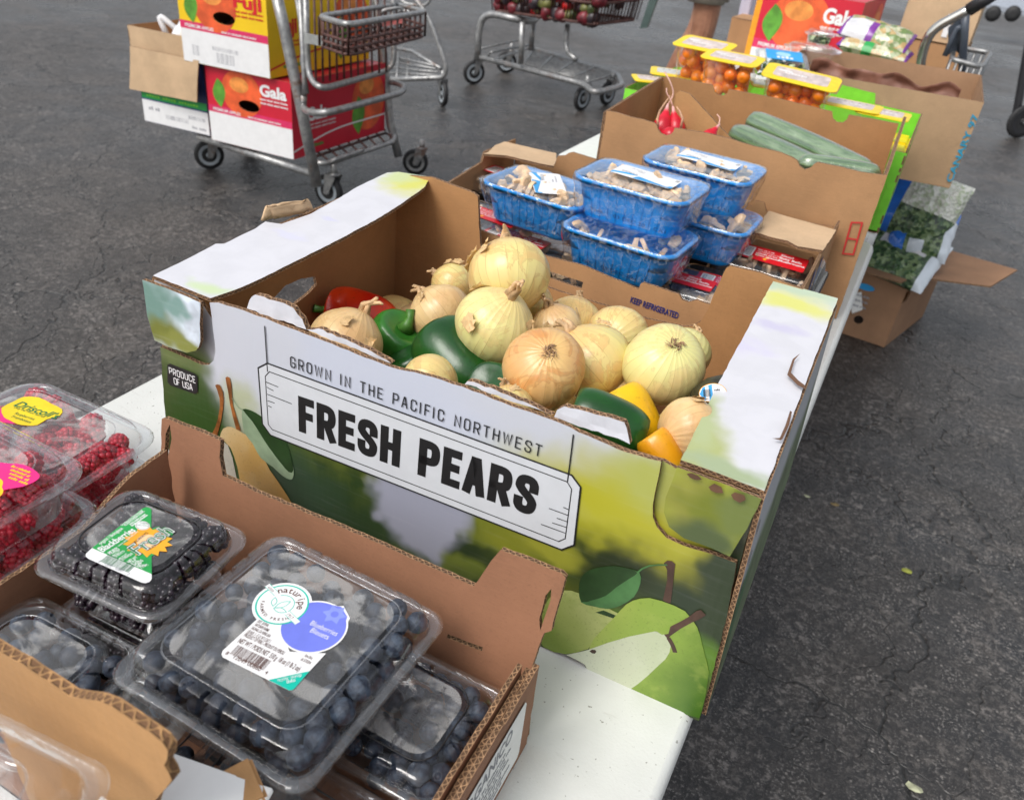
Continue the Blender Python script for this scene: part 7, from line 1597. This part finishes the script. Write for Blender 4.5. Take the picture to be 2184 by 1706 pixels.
# cart frame
yv = k2.y - .05
posts = [([Y(590, -8, yv), Y(606, 60, yv), Y(624, 145, yv), Y(641, 222, yv), Y(676, 398, yv)], .020)]
yr = k3.y + .0
tubes('near_post', ct, [(posts[0][0], .021, False, 8)], STL)
tubes('far_post', ct, [([Y(800, -8, yr), Y(818, 120, yr), Y(832, 263, yr), Y(850, 335, yr)], .019, False, 8)], STL)
rk = ZK - .012
ra_, rb_ = P(676, 347, rk), P(838, 294, rk)
tubes('rack_rail', ct, [(smooth_path([P(425, 297, rk), P(660, 375, rk), P(676, 347, rk)] if False else [P(425, 292, rk - .01), P(668, 372, rk - .02)], .02), .016), (smooth_path([P(655, 330, rk), P(680, 349, rk), P(700, 349, rk), P(838, 303, rk), P(842, 290, rk), P(825, 283, rk)], .03), .011), (smooth_path([P(700, 349, rk), P(716, 340, rk + .03), P(770, 322, rk + .03), P(776, 318, rk)], .03), .009)], STL)
paths = []
for i in range(9):
    t = i / 8; a_ = P(640, 322, rk).lerp(P(812, 268, rk), t); b2 = P(676, 347, rk).lerp(P(838, 297, rk), t); a2_ = b2 + (a_ - b2).normalized() * 1.0; paths.append(([a2_, b2], .0045, False, 6))
paths += [([P(662, 338, rk).lerp(P(676, 347, rk), .0), P(825, 283, rk)], .006, False, 6)]
w_ = tubes('rack_wires', ct, paths, RST); w_['kind'] = 'stuff'
tubes('lower_loop', ct, [(smooth_path([Y(648, 205, yv), Y(646, 232, yv), Y(662, 241, yv - .1), Y(700, 241, yv - .12), Y(855, 199, yr - .15), Y(864, 188, yr - .1), Y(855, 180, yr - .05), Y(834, 176, yr)], .06), .0125)], STL)
tubes('basket_frame', ct, [(smooth_path([Y(652, -8, yv), Y(656, 150, yv), Y(668, 178, yv - .03), Y(690, 190, yv - .05), Y(822, 153, yr - .08), Y(842, 135, yr - .05), Y(838, -8, yr)], .08), .0115), ([Y(640, -8, yv), Y(650, 180, yv), Y(649, 205, yv)], .010), ([Y(632, -8, yv + .02), Y(648, 90, yv), Y(644, 130, yv), Y(655, 200, yv)], .008)], STL)
paths = []
for u in range(672, 836, 15):
    f = (u - 672) / 164; y_ = (yv - .03) * (1 - f) + (yr - .07) * f; paths.append(([Y(u - 2, -8, y_), Y(u + 2, 178 - 26 * f, y_)], .0042, False, 6))
w_ = tubes('back_wires', ct, paths, RST); w_['kind'] = 'stuff'
# small basket
bkx = empty('hanging_wire_basket', Y(790, 70, yr - .3), 'small rusty wire basket hung on the cart with a red tag', 'wire basket')
yb0, yb1 = yv - .10, yr - .05
rim = [Y(680, 36, yb0), Y(742, 54, yb0 - .12), Y(908, 26, yb1 - .1), Y(846, 10, yb1 + .1)]; drp = [.0, .0, .0, .0]
dz_ = Y(742, 54, yb0 - .12).z - Y(742, 119, yb0 - .12).z
tubes('basket_rim', bkx, [(smooth_path(rim, .06, closed=True), .010, True)], STL)
paths = [(smooth_path([r_ - Vector((0, 0, dz_ * k)) for r_ in rim], .06, closed=True), .0055, True, 6) for k in (.55, .78, 1.0)]
for i in range(4):
    a_, b2 = rim[i], rim[(i + 1) % 4]; n_w = 12 if i % 2 == 1 else 6
    for j in range(n_w + 1): q = a_.lerp(b2, j / n_w); paths.append(([q, q - Vector((0, 0, dz_))], .0045, False, 6))
for j in range(1, 12):
    paths.append(([rim[0].lerp(rim[3], j / 12) - Vector((0, 0, dz_)), rim[1].lerp(rim[2], j / 12) - Vector((0, 0, dz_))], .0045, False, 6))
for j in range(1, 5): paths.append(([rim[0].lerp(rim[1], j / 5) - Vector((0, 0, dz_)), rim[3].lerp(rim[2], j / 5) - Vector((0, 0, dz_))], .0045, False, 6))
w_ = tubes('basket_wires', bkx, paths, RST); w_['kind'] = 'stuff'
tubes('basket_handle', bkx, [(smooth_path([Y(814, 30, yb1 - .2), Y(818, 22, yb1 - .2), Y(858, 16, yb1 - .15), Y(856, 28, yb1 - .15)], .03), .007)], STL)
pb_ = Pl(Y(815, 60, yb1 - .32), Y(860, 52, yb1 - .24), Y(815, 40, yb1 - .32)); bm = bmesh.new(); a_ = [Y(816, 58, yb1 - .32), Y(860, 50, yb1 - .26), Y(858, 40, yb1 - .26), Y(816, 46, yb1 - .32)]; v = [bm.verts.new(x) for x in a_]; v2 = [bm.verts.new(x + Vector((0, .012, 0))) for x in a_]; bm.faces.new(v); bm.faces.new(v2[::-1]); [bm.faces.new((v[i], v2[i], v2[(i + 1) % 4], v[(i + 1) % 4])) for i in range(4)]; bmo('red_tag', bm, bkx, simple('faded red plastic', (.45, .12, .11), .5, .2))
bm = bmesh.new(); a_ = [Y(650, 72, yv - .06), Y(728, 88, yv - .10), Y(726, 107, yv - .10), Y(648, 92, yv - .06)]; v = [bm.verts.new(x) for x in a_]; v2 = [bm.verts.new(x + Vector((0, .012, 0))) for x in a_]; bm.faces.new(v); bm.faces.new(v2[::-1]); [bm.faces.new((v[i], v2[i], v2[(i + 1) % 4], v[(i + 1) % 4])) for i in range(4)]; bmo('bracket_plate', bm, ct, simple('zinc plate', (.34, .35, .34), .4, .15, Metallic=.4))
caster(ct, P(449, 360, G), .066, .9); caster(ct, P(885, 372, G), .062, .5, STL); caster(ct, P(702, 440, G), .07, 0)
caster(ct, P(533, 330, G), .05, .6)
# ---- second cart parked behind it
c2t = empty('shopping_cart', P(930, 220, G), 'grey framed shopping cart standing behind the loaded one', 'shopping cart', 'shopping carts')
ys = P(946, 228, G).y
tubes('frame', c2t, [(smooth_path([Y(880, -10, ys), Y(915, 36, ys), Y(953, 142, ys), Y(948, 165, ys), Y(925, 167, ys), Y(830, 170, ys - .1)], .08), .016), ([Y(835, 102, ys + .4), Y(880, 110, ys + .3), Y(940, 147, ys + .05)], .012), ([Y(838, 125, ys + .3), Y(915, 145, ys + .05)], .008)], STL)
w_ = tubes('rack_wires', c2t, [([Y(832, 120 + k * 12, ys + .3 - k * .08), Y(925 + k * 4, 140 + k * 7, ys)], .006, False, 6) for k in range(4)] + [([Y(850 + k * 22, 112 + k * 8, ys + .3), Y(846 + k * 22, 168, ys - .05)], .006, False, 6) for k in range(4)], STL); w_['kind'] = 'stuff'
tubes('seat_frame', c2t, [(smooth_path([Y(848, -8, ys), Y(862, 8, ys), Y(905, 14, ys), Y(918, 2, ys), Y(915, -10, ys)], .04), .010), ([Y(812, 22, ys), Y(900, 26, ys)], .010)], STL)
caster(c2t, P(944, 226, G), .075, 2.4)
# ---- cart with the full basket
c3t = empty('shopping_cart', P(1160, 180, G), 'grey shopping cart in the middle with a heaped wire basket', 'shopping cart', 'shopping carts')
yA = P(1009, 180, G).y; yB_ = P(1240, 236, G).y; yC = P(1292, 224, G).y + .1; yD = yA + .45
zf = P(1025, 124, 0); zfr = Y(1025, 122, yA).z - T
fr3 = [P(1025, 123, zfr), P(1242, 179, zfr), P(1269, 199, zfr), P(1328, 184, zfr), P(1316, 158, zfr), P(1138, 106, zfr)]
tubes('base_frame', c3t, [(smooth_path(fr3, .08), .019)], STL)
legx = fr3[0]
tubes('rear_frame', c3t, [(smooth_path([Y(1018, 128, yA), Y(1023, 45, yA), Y(1046, 28, yA), Y(1108, 44, yA - .05), Y(1140, 46, yA + .2), Y(1150, 30, yA + .4)], .12), .024)], STL)
for q in (([Y(1114, 48, yA - .1), Y(1111, 137, yA - .1)], .020), ([Y(1138, 48, yA + .3), Y(1132, 108, yA + .3)], .020), (smooth_path([Y(1211, 52, yA), Y(1206, 108, yA), Y(1228, 127, yA - .1)], .08), .018)): tubes('leg', c3t, [q], STL)
paths = []
for k in range(8):
    t = (k + 1) / 9; a_ = fr3[0].lerp(fr3[1], .30).lerp(fr3[5], t) if False else None
q00, q01, q10, q11 = fr3[0].lerp(fr3[1], .42), fr3[1], fr3[5], fr3[4]
for k in range(10): t = k / 9; paths.append(([q00.lerp(q10, t), q01.lerp(q11, t)], .006, False, 6))
for k in range(5): t = k / 4; paths.append(([q00.lerp(q01, t), q10.lerp(q11, t)], .007, False, 6))
w_ = tubes('rack_wires', c3t, paths, STL); w_['kind'] = 'stuff'
bt_ = [P(1040, 120, zfr + .01), P(1048, 112, zfr + .06), P(1133, 96, zfr + .06), P(1138, 100, zfr + .01), P(1052, 128, zfr + .01)]
tubes('rack_gate', c3t, [(smooth_path(bt_, .03, closed=True), .008, True), ([P(1028, 104, zfr + .1), P(1118, 84, zfr + .1)], .007)], STL)
caster(c3t, P(1009, 180, G), .080, .9); caster(c3t, P(1238, 236, G), .080, 1.3); caster(c3t, P(1292, 224, G), .078, 1.3); caster(c3t, P(1078, 156, G), .078, .6)
# basket
yb = yA - .25
bz = Y(1269, 50, yb).z - T
b_l, b_c, b_r = Y(1050, 22, yb + .3), Y(1270, 53, yb), Y(1358, 42, yb + .35); b_b = b_l + (b_r - b_c); dzb = .42
bot = [b_l, b_c, b_r, b_b]
def up3(p, k, fl=.06): c_ = (b_l + b_r) / 2; d_ = Vector((p.x - c_.x, p.y - c_.y, 0)).normalized(); return p + d_ * fl * k + Vector((0, 0, dzb * k))
paths = [(smooth_path([up3(p, k) for p in bot], .06, closed=True), .010 if k in (.0, .28) else .006, True, 6) for k in (0, .28, .6, .9)]
for i in range(4):
    a_, b2 = bot[i], bot[(i + 1) % 4]; n_w = 34 if i % 2 == 0 else 14
    for j in range(n_w): t = j / n_w; paths.append(([up3(a_, 0).lerp(up3(b2, 0), t), up3(a_, 1).lerp(up3(b2, 1), t)], .0042, False, 5))
for j in range(1, 16): paths.append(([bot[0].lerp(bot[1], j / 16), bot[3].lerp(bot[2], j / 16)], .0045, False, 5))
w_ = tubes('basket_wires', c3t, paths, RST); w_['kind'] = 'stuff'
bm = bmesh.new(); a_ = [up3(b_r, .0) + Vector((.03, 0, -.05)), up3(b_r, .0) + Vector((.07, .02, -.04)), up3(b_r, 1.) + Vector((.1, .02, 0)), up3(b_r, 1.) + Vector((.05, 0, 0))]; v = [bm.verts.new(x) for x in a_]; v2 = [bm.verts.new(x + Vector((0, .03, 0))) for x in a_]; bm.faces.new(v); bm.faces.new(v2[::-1]); [bm.faces.new((v[i], v2[i], v2[(i + 1) % 4], v[(i + 1) % 4])) for i in range(4)]; bmo('bumper', c3t, None) if False else bmo('corner_bumper', bm, c3t, simple('grey green bumper', (.14, .20, .18), .5, .1))
fm_ = [simple('dark red produce', (.13, .010, .016), .4, .5, 30), simple('dark green produce', (.05, .07, .02), .4, .5, 30), simple('bright red produce', (.45, .012, .012), .3, .2, 30), simple('olive produce', (.12, .12, .03), .4, .4, 30), simple('near black produce', (.03, .02, .025), .4, .4, 30)]
vs, fs = [], []; rev_into(vs, fs, [(.01, -.04), (.032, -.03), (.042, -.005), (.038, .02), (.02, .036), (.006, .034)], 12, lambda a, i: 1 + .1 * cos(3 * a)); lm = []
for m_ in fm_: q = pyd('loose_produce', vs, fs); q.materials.append(m_); q.polygons.foreach_set('use_smooth', [True] * len(q.polygons)); lm.append(q)
rr = random.Random(5); nm_ = ['dark red', 'dark green', 'bright red', 'olive', 'blackish']
for i in range(170):
    s, t = rr.uniform(.02, .98), rr.uniform(.03, .97); k = (i % 5) * .13 + .06; mi_ = rr.choice((0, 0, 0, 1, 1, 2, 3, 4, 4))
    if rr.random() < .55: t = rr.uniform(.03, .15)
    q = up3(b_l.lerp(b_c, s).lerp(b_b.lerp(b_r, s), t), k, .03); o = bpy.data.objects.new('loose_produce', lm[mi_]); C.objects.link(o); o.location = q; o.rotation_euler = (rr.uniform(0, 6), rr.uniform(0, 6), 0); o.scale = (rr.uniform(.7, 1.2),) * 3; setp(o, nm_[mi_] + ' piece of produce in the heaped wire basket of the middle cart', 'produce', 'produce heaped in the middle cart')
# ---- cart at the right with the chrome handle
c4t = empty('shopping_cart', P(2060, 170, G), 'shopping cart at the top right with a chrome handle arm and dark grip', 'shopping cart', 'shopping carts')
y4 = 3.3
tubes('handle_arm', c4t, [(smooth_path([Y(2075, 16, y4), Y(2035, 38, y4), Y(2000, 56, y4), Y(1978, 80, y4), Y(1966, 118, y4 + .02), Y(1962, 150, y4 + .05)], .05), .016)], simple('chrome arm', (.55, .54, .50), .18, .05, Metallic=.9))
tubes('grip', c4t, [([Y(2120, -12, y4 - .02), Y(2066, 22, y4)], .021)], HND)
tubes('frame', c4t, [(smooth_path([Y(2060, 30, y4 + .1), Y(2056, 90, y4 + .1), Y(2045, 240, y4 + .2)], .03), .013), (smooth_path([Y(2015, 120, y4 + .1), Y(2040, 62, y4 + .1), Y(2050, 58, y4 + .1), Y(2046, 110, y4 + .15)], .04), .009), ([Y(2075, 20, y4 + .1), Y(2100, -10, y4 + .1)], .012)], simple('dark blue grey frame', (.07, .085, .11), .4, .1))
bm = bmesh.new(); a_ = [Y(2022, 60, y4 + .12), Y(2064, 28, y4 + .12), Y(2058, 100, y4 + .14), Y(2022, 118, y4 + .14)]; v = [bm.verts.new(x) for x in a_]; v2 = [bm.verts.new(x + Vector((0, .01, 0))) for x in a_]; bm.faces.new(v); bm.faces.new(v2[::-1]); [bm.faces.new((v[i], v2[i], v2[(i + 1) % 4], v[(i + 1) % 4])) for i in range(4)]; bmo('seat_panel', bm, c4t, simple('dark blue grey frame', (.07, .085, .11), .4, .1))
rim = [Y(2036, 101, y4 + .25), Y(2113, 113, y4 + .25), Y(2094, 144, y4 + .05), Y(2029, 127, y4 + .05)]
paths = [(smooth_path(rim, .03, closed=True), .009, True, 8)]; w1 = []
for i in range(4):
    for j in range(5): q = rim[i].lerp(rim[(i + 1) % 4], j / 5); w1.append(([q, q - Vector((0, 0, .16))], .004, False, 5))
w1.append((smooth_path([r_ - Vector((0, 0, .16)) for r_ in rim], .03, closed=True), .005, True, 5))
tubes('child_basket_rim', c4t, paths, STL); w_ = tubes('basket_wires', c4t, w1, STL); w_['kind'] = 'stuff'
# ---- dark wheeled frame at the right edge
dwt = empty('wheeled_frame', P(2170, 292, G), 'dark wheeled cart frame cut off by the right edge', 'cart')
yw = P(2165, 292, G).y; tubes('leg', dwt, [(smooth_path([Y(2200, 60, yw), Y(2184, 150, yw), Y(2172, 220, yw), Y(2163, 262, yw)], .05), .028), ([Y(2172, 180, yw), Y(2210, 170, yw)], .02)], HND); caster(dwt, P(2166, 294, G), .12, .6, HND)
tr4 = empty('flat_trolley', P(2150, 36, G), 'grey flat trolley far off at the top right corner', 'trolley')
y5 = P(2125, 34, G).y * .75
bm = bmesh.new(); a_ = [Y(2095, -10, y5 + .3), Y(2110, 10, y5), Y(2200, 26, y5), Y(2200, 0, y5 + .6)]; v = [bm.verts.new(x) for x in a_]; v2 = [bm.verts.new(x - Vector((0, 0, .06))) for x in a_]; bm.faces.new(v); bm.faces.new(v2[::-1]); [bm.faces.new((v[i], v2[i], v2[(i + 1) % 4], v[(i + 1) % 4])) for i in range(4)]; bmo('deck', bm, tr4, simple('pale grey deck', (.32, .35, .40), .5, .1))
for u in (2118, 2160):
    vs, fs = [], []; c_ = Y(u, 30, y5); rev_into(vs, fs, [(.03, -.03), (.10, -.03), (.10, .03), (.03, .03)], 16, M=Matrix.Translation(c_) @ Matrix.Rotation(pi / 2, 4, 'X')); mk('wheel', pyd('wheel', vs, fs), tr4, RUB, True)

# ================================================================== the person behind the tables
yp = 6.0; kn = Y(1516, 12, yp); foot = Vector((Y(1450, 190, yp).x, yp, 0))
kx = kn.x; pz = kn.z
me = bpy.data.meshes.new('person'); hip = .98
V = [(0, 0, hip), (0, 0, hip + .25), (0, 0, hip + .50), (0, -.01, hip + .60), (0, -.03, hip + .70), (0, -.03, hip + .80)]
Rr = [.17, .15, .18, .065, .095, .085]; Ed = [(0, 1), (1, 2), (2, 3), (3, 4), (4, 5)]
def chain(st, pts, rs):
    a = st
    for p, r in zip(pts, rs): V.append(p); Rr.append(r); Ed.append((a, len(V) - 1)); a = len(V) - 1
lk = kx + .05
dx0 = -.0
chain(0, [(-.11, 0, hip - .08), (-.10, -.03, .52), (-.105, .02, .33), (-.13, .05, .09), (-.135, -.03, .035), (-.145, -.16, .03)], [.12, .082, .078, .048, .045, .035])
chain(0, [(.11, .05, hip - .08), (.09, .08, .53), (.03, .14, .34), (-.03, .22, .09), (-.03, .14, .035), (-.03, .02, .03)], [.12, .080, .074, .047, .045, .035])
chain(2, [(-.19, 0, hip + .48), (-.25, -.03, hip + .20), (-.22, -.20, hip + .02), (-.19, -.28, hip + .0)], [.07, .05, .04, .03])
chain(2, [(.19, 0, hip + .48), (.25, -.03, hip + .20), (.22, -.20, hip + .02), (.19, -.28, hip + .0)], [.07, .05, .04, .03])
me.from_pydata(V, Ed, []); 
def skin_mat():
    m, nt, out = newmat('tanned skin'); b = NB(nt); f, _ = b.noise(b.coord(), 14, 4, .6); c = b.mix(b.rng(f, .3, .7), (.34, .15, .085), (.46, .23, .14)); b.bsdf(out, c, .5, Subsurface__Weight=.08); return m
po = bpy.data.objects.new('person', me); C.objects.link(po); sk = po.modifiers.new('skin', 'SKIN')
for i, r in enumerate(Rr): me.skin_vertices[0].data[i].radius = (r, r)
me.skin_vertices[0].data[0].use_root = True
sb = po.modifiers.new('sub', 'SUBSURF'); sb.levels = 2; sb.render_levels = 2; me.materials.append(skin_mat())
sc_p = 1.22 if pz > .75 else 1.0
po.location = (kx - .0, yp, 0); po.scale = (sc_p,) * 3; po.rotation_euler = (0, 0, 1.45)
setp(po, 'person in khaki shorts standing bare legged beyond the tomato packs', 'person')
SH = simple('khaki shorts cloth', (.36, .32, .25), .8, .12, 40, .4, 200); vs, fs = [], []
SHR = simple('grey shirt cloth', (.16, .18, .22), .8, .1, 40)
for sx, oy in ((-1, 0), (1, .05)):
    rev_into(vs, fs, [(.125, .70), (.128, .74), (.135, .75), (.14, .90), (.10, 1.0)], 18, M=Matrix.Translation((sx * .105, oy, 0)))
rev_into(vs, fs, [(.17, .86), (.20, .95), (.19, 1.08), (.15, 1.10)], 20); so2 = mk('shorts', pyd('shorts', vs, fs), po, SH, True, False)
vs, fs = [], []; rev_into(vs, fs, [(.20, .98), (.20, 1.1), (.185, 1.25), (.20, 1.42), (.15, 1.53), (.08, 1.58)], 22); mk('shirt', pyd('shirt', vs, fs), po, SHR, True, False)
vs, fs = [], []; rev_into(vs, fs, [(.10, 1.70), (.108, 1.76), (.09, 1.85), (.04, 1.88), (.01, 1.885)], 18); mk('hair', pyd('hair', vs, fs), po, simple('dark hair', (.03, .02, .015), .7), True, False)
for a, b_, z in ((-.14, -.07, 0), (-.03, .10, 0)):
    vs, fs = loft([([(a + x, b_ + y) for x, y in rrect(.052, .135, .045, 5)], 0), ([(a + x, b_ + y) for x, y in rrect(.054, .137, .045, 5)], .03), ([(a + x, b_ + .02 + y) for x, y in rrect(.045, .10, .04, 5)], .085)]); mk('shoe', pyd('shoe', vs, fs), po, simple('grey trainer', (.12, .12, .13), .7), True, False)

# ================================================================== litter on the asphalt
def scrap(u, v, s, m, label, seed, name, cat):
    p = P(u, v, G); rr = random.Random(seed); vs = [(0, 0, s * .25)]; n = 8
    for k in range(n): a = k * 2 * pi / n; r = s * rr.uniform(.6, 1.1); vs.append((r * cos(a), r * sin(a) * .6, rr.uniform(.001, s * .2)))
    fs = [(0, 1 + k, 1 + (k + 1) % n) for k in range(n)]; o = mk(name, pyd(name, vs, fs), None, m); o.location = (p.x, p.y, .003); so__ = o.modifiers.new('s', 'SOLIDIFY'); so__.thickness = .001; setp(o, label, cat)
scrap(1933, 1219, .016, simple('yellowed leaf', (.28, .30, .05), .6, .3, 60), 'small yellow green leaf scrap on the asphalt at the right', 3, 'leaf_scrap', 'leaf')
scrap(1951, 1684, .018, simple('pale leaf scrap', (.45, .46, .30), .6, .3, 60), 'pale torn leaf on the asphalt at the bottom right', 4, 'leaf_scrap', 'leaf')
scrap(1780, 1078, .012, simple('dry twig', (.22, .16, .07), .6, .3, 60), 'dry brown leaf bit on the asphalt beside the table', 5, 'leaf_scrap', 'leaf')
scrap(1720, 1060, .010, simple('pale leaf scrap', (.45, .46, .30), .6, .3, 60), 'tiny pale crumb on the asphalt near the table edge', 6, 'leaf_scrap', 'leaf')
